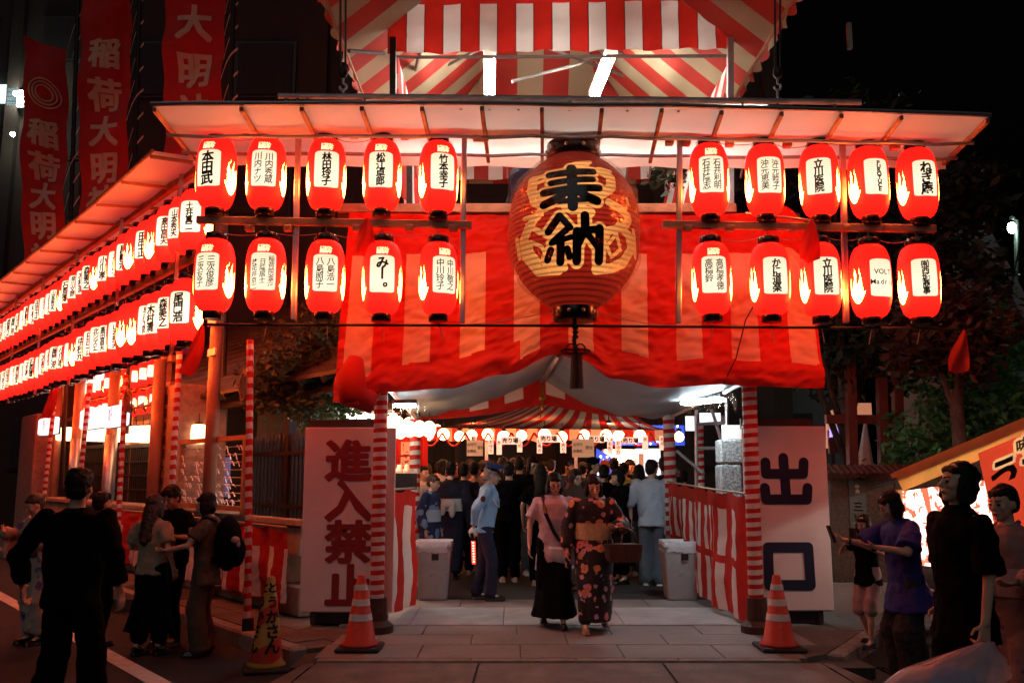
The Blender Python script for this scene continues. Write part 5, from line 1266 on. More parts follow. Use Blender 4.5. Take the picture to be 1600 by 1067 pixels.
# ------------------------------------------------------------ courtyard beyond the gate: striped stall roof, bulbs, slips, boards
aw = thing('stall_awning', 'wide red and cream striped awning of the stalls beyond the crowd', 'awning', (.8, 18, 0))
fa, fb = P(640, 668, 17.0), P(1056, 672, 17.0); ba, bb_ = P(800, 634, 20.5), P(985, 634, 20.5)
apx = P(835, 628, 20.5)
def awf(s, t):
    bk = ba.lerp(bb_, s); bk.z += .25 * (1 - abs(s - .45) / .55) - .15; p = fa.lerp(fb, s).lerp(bk, t); p.z -= .10 * sin(pi * t) ; p.x += (t * -.55 if s < .5 else 0) * 0; return p
st_n = 25
cloth('awning_cloth', awf, st_n * 4, 10, lambda s, t: int(s * st_n) % 2, [m_redd, m_cream], aw)
def avf(s, t): p = fa.lerp(fb, s); p.z -= t * (.26 - .05 * abs(sin(s * st_n * pi * .5))); p.y -= .03 * t; return p
cloth('awning_valance', avf, st_n * 6, 4, lambda s, t: int(s * st_n) % 2, [m_redd, m_cream], aw)
for u in (645, 760, 900, 1050): mb = MB(); q = P(u, 690, 17.2); mb.bar((q.x, 17.3, 0), (q.x, 17.3, 2.3), .06, .06); mb.build('pole', m_alu, aw)
bul = MB(); bul.ell((0, 0, 0), .10, .10, .10, None, 14, 9); bul = bul.mesh('lantern_paper', m_bulb)
bcp = MB(); bcp.lathe([(.05, .10), (.055, .13), (.03, .15)], 10); bcp.tube([(0, 0, .14), (0, 0, .26)], .008, 5); bcp = bcp.mesh('hanger', m_iron)
for k, u in enumerate((629, 669, 693, 718, 737, 762, 787, 815, 851, 878, 913, 947, 967, 1000, 1061)):
    p = P(u, 680 + R.uniform(-2, 3) + (4 if u < 640 else 0), 16.4 + R.uniform(-.2, .2))
    t = thing('round_lantern', 'round glowing paper lantern under the awning, number order %s from left' % '', 'paper lantern', p, 'round lanterns under the awning')
    t['label'] = '%s round glowing lantern from the left under the striped awning' % ['first', 'second', 'third', 'fourth', 'fifth', 'sixth', 'seventh', 'eighth', 'ninth', 'tenth', 'eleventh', 'twelfth', 'thirteenth', 'fourteenth', 'last'][k]
    sc_k = R.uniform(.88, 1.15); inst('lantern_paper', bul, t, scale=(sc_k,) * 3); inst('hanger', bcp, t)
for k, (u, v, Y, r) in enumerate(((620, 660, 14.6, .13), (604, 665, 14.4, .11), (640, 662, 14.8, .13), (612, 652, 15.2, .12))):
    p = P(u, v, Y); t = thing('round_lantern', 'large round glowing lantern between the left gate posts, %s' % ['middle one', 'leftmost', 'rightmost', 'topmost'][k], 'paper lantern', p, 'large lanterns left of the passage'); inst('lantern_paper', bul, t, scale=(r / .12,) * 3); inst('hanger', bcp, t, (0, 0, .05))
for k, (x, y) in enumerate(((-.8, 18.6), (.6, 18.9), (2.0, 18.6), (-1.6, 19.2))):  # unseen lanterns added to light the awning cloth from below
    p = V((x, y, 2.5)); t = thing('round_lantern', 'added lantern deep under the striped awning, unseen, to brighten its cloth, %s' % ['second from left', 'third from left', 'rightmost', 'leftmost'][k], 'paper lantern', p, 'added lanterns deep under the awning'); inst('lantern_paper', bul, t, scale=(1.2,) * 3); inst('hanger', bcp, t, scale=(1.2,) * 3)
# long red streamers between the bulbs hold garlands
for k in range(11):
    u0 = 655 + k * 36; mb = MB(); a, b = P(u0, 676, 16.2), P(u0 + 36, 676, 16.2); mb.tube([a.lerp(b, q / 8) - V((0, 0, .24 * sin(pi * q / 8))) for q in range(9)], .02, 5)
    tag(mb.build('garland', m_redd), '%s red garland loop from the left between the round lanterns under awning' % NUM[k].replace('nearest', 'first'), 'garland', 'garlands below the awning')
SLIPS = ['leftmost but one', 'third from left', 'fourth from left', 'middle left', 'short middle', 'middle right', 'fourth from right', 'second from right', 'rightmost', 'leftmost']
for k, (u, v, w, h) in enumerate(((767, 697, 8, 24), (780, 698, 8, 24), (812, 695, 8, 22), (843, 696, 8, 24), (880, 699, 9, 17), (953, 698, 8, 20), (966, 699, 9, 24), (1008, 692, 9, 22), (1035, 692, 9, 22), (740, 690, 9, 20))):
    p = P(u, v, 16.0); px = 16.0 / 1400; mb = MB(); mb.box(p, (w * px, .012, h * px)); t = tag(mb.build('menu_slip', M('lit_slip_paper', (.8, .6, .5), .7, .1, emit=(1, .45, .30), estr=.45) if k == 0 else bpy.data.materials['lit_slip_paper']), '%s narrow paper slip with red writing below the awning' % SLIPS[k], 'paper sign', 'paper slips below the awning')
    lt = MB(); column(lt, ['お守り', '氷', '札所', '絵馬の', '売り場', 'お札'][k % 6], p.x, p.z + h * px * .42, .075, lambda x, y: V((x, 15.99, y)), .08, w=.024); lt.build('lettering', m_sred, t)
for k, (u, v, w, h, lab) in enumerate(((797, 688, 30, 12, 'left'), (857, 685, 30, 12, 'middle'), (932, 686, 26, 10, 'right of the middle'), (985, 688, 26, 10, 'right'))):
    p = P(u, v, 15.9); px = 15.9 / 1400; mb = MB(); mb.box(p, (w * px, .015, h * px)); t = tag(mb.build('hanging_board', bpy.data.materials['lit_slip_paper']), 'horizontal white board with black writing hanging below the awning, %s one' % lab, 'sign', 'boards below the awning')
    lt = MB(); row(lt, '売り場', p.x - .14, p.z, .10, lambda x, y: V((x, 15.885, y)), .095, w=.042); lt.build('lettering', m_ink, t)
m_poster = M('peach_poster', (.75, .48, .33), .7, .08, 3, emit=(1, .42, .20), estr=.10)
for k, (u, v, w, h) in enumerate(((742, 700, 25, 24), (911, 700, 34, 28))):
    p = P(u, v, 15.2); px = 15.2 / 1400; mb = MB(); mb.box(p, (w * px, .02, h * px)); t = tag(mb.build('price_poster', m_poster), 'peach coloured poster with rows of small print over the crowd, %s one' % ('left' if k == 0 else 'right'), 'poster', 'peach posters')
    lt = MB()
    for j in range(3):
        for i in range(2): put(lt, 'お守り氷祭札'[j + 3 * i], p.x - w * px * .38 + j * .055, p.z + .06 - i * .11, .06, lambda x, y: V((x, 15.185, y)), w=.024)
    row(lt, '受付', p.x + .04, p.z + .01, .06, lambda x, y: V((x, 15.185, y)), .06, w=.024); lt.build('lettering', m_sred, t)
# red shop curtains left of the passage, escalator-like pale slope, grey panel, blue light boards, screen
mb = MB(); a, b = P(598, 672, 15.6), P(668, 762, 15.6)
mb.grid(lambda s, t: V((a.x + (b.x - a.x) * s, 15.6 + .05 * sin(s * 30), a.z + (b.z - a.z) * t)), 30, 8); t = tag(mb.build('red_shop_banner', m_red, None, True), 'red cloth banner with pale writing hanging behind the left posts', 'banner')
lt = MB(); column(lt, 'とう', P(661, 0, 15.5).x, P(0, 690, 15.5).z, .16, lambda x, y: V((x, 15.52, y)), .18, w=.042); column(lt, '圓隆', P(648, 0, 15.5).x, P(0, 688, 15.5).z, .24, lambda x, y: V((x, 15.52, y)), .26, w=.042); lt.build('lettering', m_poster, t)
bg = facade('rear_hall', -6, 8.5, 23.5, 7, 'dim grey hall with a pale sloping stair side closing the courtyard', 5, M('grey_render', (.12, .11, .11), .8, .2, 1), 4, 1)
mb = MB(); Yb = 22.8; q = [P(668, 762, Yb), P(735, 690, Yb), P(800, 660, Yb), P(858, 660, Yb), P(858, 790, Yb), P(668, 790, Yb)]
mb.add(q + [p + V((0, .4, 0)) for p in q], [tuple(range(6)), tuple(range(11, 5, -1))] + [(k, k + 6, (k + 1) % 6 + 6, (k + 1) % 6) for k in range(6)]); mb.build('stair_side', M('mauve_render', (.34, .28, .29), .7, .1, 2), bg)
mb = MB(); mb.bar(P(795, 730, Yb - .2), P(840, 672, Yb - .2), .10, .12); mb.build('handrail', m_iron, bg)
mb = MB(); mb.box(P(885, 700, 22.4), (.35, .1, 1.3)); mb.build('grey_door', M('blue_grey_door', (.36, .40, .45), .5, .1, 3), bg)
m_led = M('blue_led', (.02, .04, .3), .5, 0, emit=(.05, .13, 1), estr=.2); m_ledw = M('white_led', (1, 1, 1), .5, 0, emit=(.7, .8, 1), estr=7)
bs = thing('blue_light_board', 'deep blue board sprinkled with tiny white lights at the right rear', 'light board', P(985, 740, 19))
mb = MB(); mb.box(P(1010, 680, 19.0), (1.6, .05, .42)); mb.build('blue_panel', m_led, bs)
mb = MB(); q = [P(932, 700, 18.9), P(958, 716, 18.9), P(952, 780, 18.9), P(930, 780, 18.9)]; mb.add(q + [p + V((0, .05, 0)) for p in q], [(0, 1, 2, 3), (4, 7, 6, 5), (0, 4, 5, 1), (1, 5, 6, 2), (2, 6, 7, 3), (3, 7, 4, 0)]); mb.build('blue_drape', m_led, bs)
ls = MB(); ls.ell((0, 0, 0), .018, .012, .018, None, 6, 4); ls = ls.mesh('led', m_ledw)
for k in range(60):
    u, v = R.uniform(957, 1062), R.uniform(664, 694); inst('led', ls, bs, P(u, v, 18.93) - V(bs.location))
for k in range(14): u, v = R.uniform(933, 952), R.uniform(708, 775); inst('led', ls, bs, P(u, v, 18.85) - V(bs.location))
mb = MB(); mb.box(P(1013, 722, 18.6), (.50, .05, .56)); t = tag(mb.build('white_screen', m_box), 'bright white board with a red framed slip beyond the crowd', 'screen'); mb = MB(); pp = P(1002, 725, 18.55); mb.box(pp, (.10, .01, .42)); mb.build('framed_slip', m_poster, t)
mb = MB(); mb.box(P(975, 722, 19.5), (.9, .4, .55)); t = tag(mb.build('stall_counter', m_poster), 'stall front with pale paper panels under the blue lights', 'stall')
mb = MB(); mb.ell(P(971, 716, 18.9), .06, .06, .08); tag(mb.build('bare_bulb', m_tube), 'single bare bulb shining over the rear stall counter', 'light bulb')
# right inner bay: stone monument, scaffold and boards behind the curtain
mo = thing('stone_monument', 'two stacked rough granite blocks topped by a board behind the right curtain', 'monument', (P(1139, 750, 10.9).x, 10.9, 0))
m_mon = M('rough_granite', (.28, .28, .27), .9, .7, 34, 1.0, 46)
for v0, v1 in ((687, 724), (726, 800)):
    a, b = P(1121, v0, 10.9), P(1157, v1, 10.9); mb = MB(); mb.box((a + b) / 2, (b.x - a.x, .3, a.z - b.z), None, 0, .02); mb.build('block', m_mon, mo)
a, b = P(1128, 664, 10.85), P(1158, 686, 10.85); mb = MB(); mb.box((a + b) / 2, (b.x - a.x, .05, a.z - b.z)); mb.build('top_board', m_board, mo)
a = P(1139, 800, 10.9); mb = MB(); mb.box((a.x, 10.9, a.z / 2), (.36, .36, a.z)); mb.build('base', m_mon, mo)
sc_ = thing('scaffold_frame', 'pale metal scaffold frame behind the right curtain under the lamp', 'scaffold', (P(1090, 740, 12).x, 12, 0))
for a, b in (((1088, 640, 12), (1088, 800, 12)), ((1135, 625, 11.6), (1135, 760, 11.6)), ((1088, 663, 12), (1135, 660, 11.6)), ((1092, 700, 12), (1124, 700, 11.7)), ((1112, 640, 11.9), (1128, 690, 11.7)), ((1128, 650, 11.9), (1142, 676, 11.7)), ((1058, 705, 12.3), (1100, 740, 11.8))): mb = MB(); mb.tube([P(*a), P(*b)], .022, 8); mb.build('pipe', m_alu, sc_)
for k, (u0, u1, v0, v1) in enumerate(((1071, 1085, 650, 673), (1093, 1126, 645, 662))):
    a, b = P(u0, v0, 13.4), P(u1, v1, 13.4); mb = MB(); mb.box((a + b) / 2, (b.x - a.x, .03, a.z - b.z)); tag(mb.build('lit_board', m_box), 'bright white board behind the scaffold, %s one' % ('smaller left' if k == 0 else 'larger right'), 'sign')
wrapped_post((P(1094, 760, 12.8).x, 12.8, .9), (P(1094, 690, 12.8).x, 12.8, 2.3), .1, .1, sc_, seed=9)
mb = MB(); mb.box(P(628, 752, 12.4), (.36, .5, .22)); tag(mb.build('stall_counter', m_iron), 'dark counter behind the left gate post and curtain', 'counter')
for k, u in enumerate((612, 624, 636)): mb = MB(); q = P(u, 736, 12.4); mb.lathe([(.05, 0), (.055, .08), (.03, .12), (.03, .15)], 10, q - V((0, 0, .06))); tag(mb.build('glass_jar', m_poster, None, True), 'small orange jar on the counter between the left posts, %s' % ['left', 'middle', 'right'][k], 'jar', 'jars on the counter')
# ------------------------------------------------------------ people
QUEUE = []
tex_f = bpy.data.textures.new('cloth_folds', 'CLOUDS'); tex_f.noise_scale = .10; tex_f.noise_depth = 3
tex_h = bpy.data.textures.new('hair_strands', 'CLOUDS'); tex_h.noise_scale = .035
def soft(name, mb, mat, parent, vox, smooth=2, disp=0, tex=None):
    o = mb.build(name, mat, parent, True, local=True)
    m = o.modifiers.new('remesh', 'REMESH'); m.mode = 'VOXEL'; m.voxel_size = vox; m.use_smooth_shade = True
    m = o.modifiers.new('smooth', 'SMOOTH'); m.factor = .5; m.iterations = smooth
    if disp:
        m = o.modifiers.new('folds', 'DISPLACE'); m.texture = tex or tex_f; m.strength = disp; m.mid_level = .5; m.texture_coords = 'LOCAL'
    QUEUE.append(o); return o
def flush():
    bpy.context.view_layer.update(); dg = bpy.context.evaluated_depsgraph_get(); new = []
    for o in QUEUE: new.append(bpy.data.meshes.new_from_object(o.evaluated_get(dg)))
    for o, me in zip(QUEUE, new):
        me.name = o.name; mats = [m for m in o.data.materials]; o.modifiers.clear(); me.materials.clear()
        for m in mats: me.materials.append(m)
        me.polygons.foreach_set('use_smooth', [True] * len(me.polygons)); o.data = me
    QUEUE.clear()
def ik(s, e, a, b, pole):
    s, e, pole = V(s), V(e), V(pole); d = e - s; L_ = min(d.length, (a + b) * .995); d.normalize(); e = s + d * L_
    x = (a * a - b * b + L_ * L_) / (2 * L_); h = math.sqrt(max(1e-6, a * a - x * x)); p = pole - d * pole.dot(d); p.normalize()
    return s + d * x + p * h, e
def rx(a): return Matrix.Rotation(a, 3, 'X')
def rz(a): return Matrix.Rotation(a, 3, 'Z')

def hand(mb, w, fdir, palm, s, curl, side):
    """palm, four bent fingers and a thumb leaving the side of the palm"""
    f = V(fdir).normalized(); n = V(palm); n = (n - f * n.dot(f)).normalized(); x = f.cross(n) * side
    k = w + f * .045 * s
    for j in (-.026, -.009, .009, .026): mb.cap(w + x * j * .75 * s, w + (f * .088 + x * j * 1.15) * s, .0125 * s, .0115 * s, 8)
    for j, ln in ((-.031, .060), (-.011, .075), (.010, .080), (.031, .070)):
        b = w + (f * .088 + x * j) * s; d1 = (f * cos(curl * .5) + n * sin(curl * .5) + x * j * 2).normalized(); m_ = b + d1 * ln * .5 * s
        d2 = f * cos(curl * 1.4) + n * sin(curl * 1.4); e = m_ + d2 * ln * .5 * s
        mb.cap(b, m_, .0095 * s, .009 * s, 7); mb.cap(m_, e, .009 * s, .0078 * s, 7)
    b = w + (f * .022 + x * .026) * s; m_ = b + (x * .72 + f * .55 + n * .25).normalized() * .042 * s; e = m_ + (f * .9 + x * .15 + n * .35).normalized() * .03 * s
    mb.cap(b, m_, .0125 * s, .011 * s, 7); mb.cap(m_, e, .0105 * s, .009 * s, 7)

def person(label, x, Y, h, face=0, z0=0.0, group=None, skin=m_skin, hair='short', hmat=m_hair, top=None, bottom=None, shoes=m_black, lh=None, rh=None, lcurl=.7, rcurl=.7,
           lf=(0, 0), rf=(0, 0), lean=0, head=(0, 0), w=1.0, vox=.011, female=False, sleeve=.55, glasses=False, lift=(0, 0), kimono=None, obi=None, name='person', collar=None, hat=None, jacket=False, mask=None):
    """face: 0 looks towards the camera (-Y), 90 towards +X (right), 180 away, -90 to the left"""
    root = thing(name, label, 'person', (x, Y, z0), group, rad(face))
    s = h / 1.7; hw = (.172 if female else .190) * w * s; hp = (.095 if female else .088) * s * (.5 + .5 * w)
    pel = V((0, 0, .93 * s)); Rl = rx(rad(lean)); S = lambda v: pel + Rl @ (V(v) * s)          # lean forward (towards -Y)
    chest, neck = S((0, 0, .34)), S((0, .012, .505)); shL, shR = S((hw / s, .01, .455)), S((-hw / s, .01, .455))
    hy, hpch = rad(head[0]), rad(head[1]); HR = Rl @ rz(hy) @ rx(hpch); hc = neck + HR @ V((0, -.022 * s, .145 * s))
    ua, fa = .285 * s, .245 * s
    def arm(sh, tgt, side):
        t = tgt if tgt is not None else (side * .09, -.03, -.50)
        return ik(sh, sh + V(t) * s, ua, fa, (side * .55, .75, -.35))
    eL, wL = arm(shL, lh, 1); eR, wR = arm(shR, rh, -1)
    hipL, hipR = pel + V((hp, 0, -.03 * s)), pel + V((-hp, 0, -.03 * s))
    def leg(hip, f, side, up):
        t = V((hip.x + f[0] * s, f[1] * s, .085 * s + up)); return ik(hip, t, .418 * s, .408 * s, (side * .08, -1, 0))
    kL, aL = leg(hipL, lf, 1, lift[0]); kR, aR = leg(hipR, rf, -1, lift[1])
    # --- body: one continuous skin surface
    b = MB()
    b.ell(hc + HR @ V((0, .012, .02)) * s, .074 * s, .092 * s, .098 * s, HR, 18, 12)
    b.ell(hc + HR @ V((0, -.022, -.040)) * s, .058 * s, .062 * s, .068 * s, HR, 16, 10)
    b.ell(hc + HR @ V((0, -.060, -.092)) * s, .026 * s, .022 * s, .020 * s, HR, 10, 6)
    b.cap(hc + HR @ V((0, -.082, .012)) * s, hc + HR @ V((0, -.104, -.026)) * s, .010 * s, .015 * s, 8)
    b.ell(hc + HR @ V((0, -.076, -.058)) * s, .024 * s, .016 * s, .012 * s, HR, 10, 6)
    for sg in (-1, 1):
        b.ell(hc + HR @ V((sg * .074, .012, -.012)) * s, .012 * s, .022 * s, .032 * s, HR, 8, 6)
        b.ell(hc + HR @ V((sg * .036, -.060, -.022)) * s, .026 * s, .022 * s, .024 * s, HR, 8, 6)
    b.cap(neck - V((0, 0, .04 * s)), hc + HR @ V((0, .018, -.06)) * s, .056 * s * (.9 if female else 1.05), .052 * s, 12)
    b.cap(neck - V((0, 0, .05 * s)), pel, .085 * s, .10 * s, 10)
    for sh, e, wr in ((shL, eL, wL), (shR, eR, wR)):
        b.cap(neck - V((0, 0, .06 * s)), sh - V((0, 0, .02 * s)), .05 * s, .048 * s, 8)
        b.cap(sh - V((0, 0, .015 * s)), e, .045 * s * w ** .5, .037 * s * w ** .5, 10); b.cap(e, wr, .036 * s * w ** .5, .025 * s, 10)
    for hip, k, an in ((hipL, kL, aL), (hipR, kR, aR)):
        b.cap(hip, k, .082 * s, .054 * s, 10); b.cap(k, k.lerp(an, .45) + V((0, .012 * s, 0)), .052 * s, .056 * s, 10); b.cap(k.lerp(an, .4), an, .053 * s, .034 * s, 10)
        b.cap(an, an + V((0, -.11 * s, -.05 * s)), .034 * s, .028 * s, 8)
    for e, wr, side, c in ((eL, wL, 1, lcurl), (eR, wR, -1, rcurl)):
        f = (wr - e).normalized(); n = V((-side * 1.0, -.15, 0)) if f.z < -.5 else V((-side * .4, .2, 1 if f.z < .2 else .2))
        hand(b, wr, f, n, s, c, -1 if side > 0 else 1)
    soft('body', b, skin, root, vox, 2)
    # --- face
    for sg in (-1, 1):
        mb = MB(); mb.ell(hc + HR @ V((sg * .031, -.083, .0)) * s, .0135 * s, .007 * s, .0065 * s, HR, 10, 6); mb.build('eye', m_ink, root, True, local=True)
        mb = MB(); mb.cap(hc + HR @ V((sg * .016, -.090, .021)) * s, hc + HR @ V((sg * .048, -.080, .024)) * s, .0042 * s, .003 * s, 6); mb.build('eyebrow', hmat, root, True, local=True)
    mb = MB(); mb.ell(hc + HR @ V((0, -.091, -.060)) * s, .021 * s, .006 * s, .006 * s, HR, 10, 5); mb.build('mouth', m_lip, root, True, local=True)
    if mask is not None:
        mb = MB(); mb.ell(hc + HR @ V((0, -.055, -.055)) * s, .062 * s, .062 * s, .05 * s, HR, 14, 8); mb.build('face_mask', mask, root, True, local=True)
    if glasses:
        g = MB()
        for sg in (-1, 1): g.tube([hc + HR @ V((sg * .034 + .026 * cos(a), -.106, .0 + .021 * sin(a))) * s for a in [q * pi / 7 for q in range(15)]], .0026 * s, 5); g.tube([hc + HR @ V((sg * .06, -.104, .006)) * s, hc + HR @ V((sg * .08, .0, .0)) * s], .0026 * s, 5)
        g.tube([hc + HR @ V((-.01, -.108, .004)) * s, hc + HR @ V((.01, -.108, .004)) * s], .0026 * s, 5); g.build('glasses', m_iron, root, True, local=True)
    # --- hair
    hm = MB(); H = lambda a, r, q=None: hm.ell(hc + HR @ V(a) * s, r[0] * s, r[1] * s, r[2] * s, HR if q is None else HR @ q, 16, 10)
    H((0, .030, .040), (.085, .098, .092))
    if hair in ('short', 'crop'):
        H((0, .055, -.015), (.076, .064, .075)); H((0, -.030, .088), (.068, .062, .036))
        if hair == 'short': H((.045, -.048, .062), (.034, .030, .026), rz(.4)); H((-.035, -.050, .064), (.038, .028, .024), rz(-.4)); H((0, .03, .105), (.075, .07, .03))
    if hair in ('bob', 'long', 'bangs'):
        H((0, .040, -.02), (.088, .080, .105)); H((0, -.046, .066), (.066, .032, .030))
        for sg in (-1, 1): H((sg * .078, .0, -.045), (.022, .052, .085))
    if hair == 'long':
        q0 = hc + HR @ V((0, .065, -.05)) * s; q1 = S((0, .125, .28)); hm.cap(q0, q1, .080 * s, .060 * s, 12); hm.cap(q0 + V((.04 * s, 0, 0)), q1 + V((.05 * s, 0, .03 * s)), .055 * s, .035 * s, 10); hm.cap(q0 - V((.04 * s, 0, 0)), q1 + V((-.05 * s, 0, .02 * s)), .055 * s, .035 * s, 10)
    if hair == 'bun': H((0, .045, -.005), (.080, .075, .080)); H((0, .105, .045), (.045, .042, .042)); H((0, -.044, .068), (.064, .036, .028))
    soft('hair', hm, hmat, root, .009, 1, .022 * s, tex_h)
    if hat:
        mb = MB(); hp_ = hc + HR @ V((0, .018, .075)) * s
        if hat == 'peaked':
            mb.loft([[hp_ + HR @ (V((r * cos(a), r * 1.12 * sin(a) + oy, z)) * s) for a in [q * 2 * pi / 24 for q in range(24)]] for r, oy, z in ((.086, 0, -.02), (.087, 0, .02), (.105, -.012, .052), (.122, -.02, .066), (.118, -.02, .074), (.05, -.005, .082))])
            o = mb.build('cap', jacket if jacket else m_dark, root, True, local=True)
            v = MB(); v.grid(lambda a, q: hp_ + HR @ (V(((.086 + .035 * q) * sin((a - .5) * 1.9), -(.096 + .062 * q) * cos((a - .5) * 1.9), -.018 - .030 * q)) * s), 12, 3); v.build('peak', m_black, o, True, local=True)
            bd = MB(); bd.loft([[hp_ + HR @ (V((.0885 * cos(a), .0885 * 1.12 * sin(a), z)) * s) for a in [q * 2 * pi / 24 for q in range(24)]] for z in (-.018, .016)], cap=False); bd.build('hat_band', m_black, o, True, local=True)
            bg_ = MB(); bg_.ell(hp_ + HR @ V((0, -.106, .028)) * s, .018 * s, .008 * s, .018 * s, HR); bg_.build('badge', m_gold, o, True, local=True)
        elif hat == 'cap':
            mb.ell(hp_ + HR @ V((0, .004, -.01)) * s, .094 * s, .106 * s, .072 * s, HR, 18, 10); v = [hp_ + HR @ (V((.075 * sin(a), -.10 - .07 * cos(a), -.02)) * s) for a in [(-1 + q / 6) * 1.4 for q in range(13)]]
            mb.add(v + [p + V((0, 0, .008)) for p in v], [tuple(range(13)), tuple(range(25, 12, -1))]); mb.build('cap', jacket or m_dark, root, True, local=True)
        elif hat == 'hijab':
            mb.ell(hc + HR @ V((0, .03, .012)) * s, .098 * s, .104 * s, .125 * s, HR, 18, 12); mb.cap(hc + HR @ V((0, .02, -.08)) * s, chest + V((0, -.02 * s, .04 * s)), .085 * s, .14 * s, 14); soft('headscarf', mb, jacket, root, .010, 2, .012)
    # --- clothes
    def torso(mb, z_hem, grow, flare=0):
        rings = []
        for z, rx_, ry_, oy in ((.515, .060, .058, .012), (.49, .105, .075, .012), (.455, hw / s + .012, .098, .01), (.38, hw / s + .008, .118, -.004), (.26, hw / s * .94, .118, -.006), (.10, hw / s * .90 + (.0 if not female else -.012), .112, 0), (-.02, .165 * (.6 + .4 * w), .118, .004)):
            rings.append([S((rx_ * cos(a) + 0, ry_ * sin(a) + oy, z)) + V((cos(a), sin(a), 0)) * grow for a in [q * 2 * pi / 24 for q in range(24)]])
        zz = -.02
        while zz > z_hem + .02:
            zz -= .06; k = (-.02 - zz); rings.append([S((( .168 * (.6 + .4 * w) + flare * k) * cos(a), (.120 + flare * k) * sin(a) + .004, zz)) + V((cos(a), sin(a), 0)) * grow for a in [q * 2 * pi / 24 for q in range(24)]])
        mb.loft(rings)
    if top is not None:
        t = MB(); torso(t, top.get('hem', -.10), .014, top.get('flare', .12))
        for sh, e, wr in ((shL, eL, wL), (shR, eR, wR)):
            sl = top.get('sleeve', sleeve); r = top.get('r', .066) * s * w ** .5
            if sl <= 1: t.sleeve(sh - V((0, 0, .02 * s)), sh.lerp(e, sl), r * .74, r * 1.04)
            else: t.cap(sh - V((0, 0, .02 * s)), e, r, r * .92, 12); t.sleeve(e, e.lerp(wr, min(.93, sl - 1)), r * .9, r * .74)
        soft('shirt', t, top['mat'], root, .013, 2, top.get('disp', .03) * 1.3)
        if collar is not None:
            c = MB(); c.loft([[S(((.066 + .012 * k) * cos(a), (.062 + .014 * k) * sin(a) + .008 - .02 * (sin(a) < -.3) * k, .535 - .045 * k)) for a in [q * 2 * pi / 20 for q in range(20)]] for k in (0, .5, 1)], cap=False); c.build('collar', collar, root, True, local=True)
    if kimono is not None:
        t = MB(); torso(t, -.06, .018, .02)
        for sh, e, wr, side in ((shL, eL, wL, 1), (shR, eR, wR, -1)):
            t.cap(sh - V((0, 0, .02 * s)), e, .078 * s, .085 * s, 12); t.cap(e, e.lerp(wr, .72), .085 * s, .085 * s, 12)
            m1, m2 = e.lerp(sh, .25), e.lerp(wr, .70)      # hanging sleeve pouch
            for k in range(4): q = m1.lerp(m2, k / 3); t.cap(q, q - V((0, 0, .26 * s)), .040 * s, .030 * s, 8)
        soft('kimono_top', t, kimono, root, .013, 3, .025)
        k = MB(); mid = (aL + aR) / 2; rings = []
        for q in range(9):
            f = q / 8; c = (pel + V((0, 0, .06 * s))).lerp(V((mid.x, mid.y, .13 * s)), f); sp = abs(aL.y - aR.y) * .60 * f ** .6
            rx_, ry_ = (.185 + .0 * f - .045 * f * f) * s * w ** .5 + .02 * s, (.135 - .02 * f) * s + sp; rings.append([c + V((rx_ * cos(a), ry_ * sin(a) , 0)) for a in [j * 2 * pi / 28 for j in range(28)]])
        k.loft(rings)
        for hip, kn, an in ((hipL, kL, aL), (hipR, kR, aR)): k.cap(hip, kn, .12 * s, .10 * s, 12); k.cap(kn, kn.lerp(an, .82), .10 * s, .085 * s, 12)
        k.box(V((.06 * s, mid.y - .12 * s, .45 * s)), (.02, .03, .55 * s)); soft('kimono_skirt', k, kimono, root, .013, 2, .02)
        if obi is not None:
            o = MB(); o.loft([[S(((.168 * w ** .5 + .022) * cos(a), .148 * sin(a), z)) for a in [j * 2 * pi / 28 for j in range(28)]] for z in (.06, .10, .20, .24)], cap=False); ob = o.build('obi', obi, root, True, local=True)
            o = MB(); o.ell(S((0, .17, .16)), .12 * s, .045 * s, .06 * s); o.ell(S((.08, .18, .10)), .05 * s, .03 * s, .10 * s); o.ell(S((-.06, .18, .08)), .05 * s, .03 * s, .11 * s); o.build('obi_knot', obi, root, True, local=True)
        for sg in (-1, 1):
            c = MB(); pts = [S((sg * .058, .05, .53)), S((sg * .070, -.02, .50)), S((sg * .048, -.085, .42)), S((sg * .0 - .005, -.128, .30))]
            c.tube(pts, [.016 * s, .018 * s, .018 * s, .016 * s], 6); c.build('collar', collar or kimono, root, True, local=True)
    if bottom is not None:
        t = MB(); kind = bottom['kind']
        if kind == 'trousers':
            r = bottom.get('r', .078) * s; t.cap(pel + V((hp * .6, 0, .05 * s)), hipL, .125 * s, .10 * s, 12); t.cap(pel + V((-hp * .6, 0, .05 * s)), hipR, .125 * s, .10 * s, 12)
            e = bottom.get('len', 1.0)
            for hip, kn, an in ((hipL, kL, aL), (hipR, kR, aR)):
                t.cap(hip, kn, .098 * s, r, 12)
                if e > .55: t.cap(kn, kn.lerp(an, (e - .5) * 2 * .93), r, r * bottom.get('taper', .82), 12)
            soft('trousers', t, bottom['mat'], root, .014, 2, .03)
        else:
            ln = bottom.get('len', .55) * s; rings = []; mid = (kL + kR) / 2
            for q in range(8):
                f = q / 7; c = (pel + V((0, 0, .08 * s))).lerp(V((mid.x * .5, mid.y * .4, .93 * s + .05 * s - ln)), f); r = (.118 + bottom.get('flare', .12) * f ** 1.5) * s
                rings.append([c + V((r * 1.12 * cos(a) * (1 + .05 * f * sin(a * 8)), (r * .86 + abs(aL.y - aR.y) * .22 * f * f) * sin(a) * (1 + .05 * f * sin(a * 8)), 0)) for a in [j * 2 * pi / 48 for j in range(48)]])
            t.loft(rings)
            if ln > .6 * s:
                for hip, kn, an in ((hipL, kL, aL), (hipR, kR, aR)): t.cap(hip, kn, .11 * s, .10 * s, 12); t.cap(kn, kn.lerp(an, min(.8, ln / s - .42) / .42 if ln < .8 * s else .8), .10 * s, .095 * s, 12)
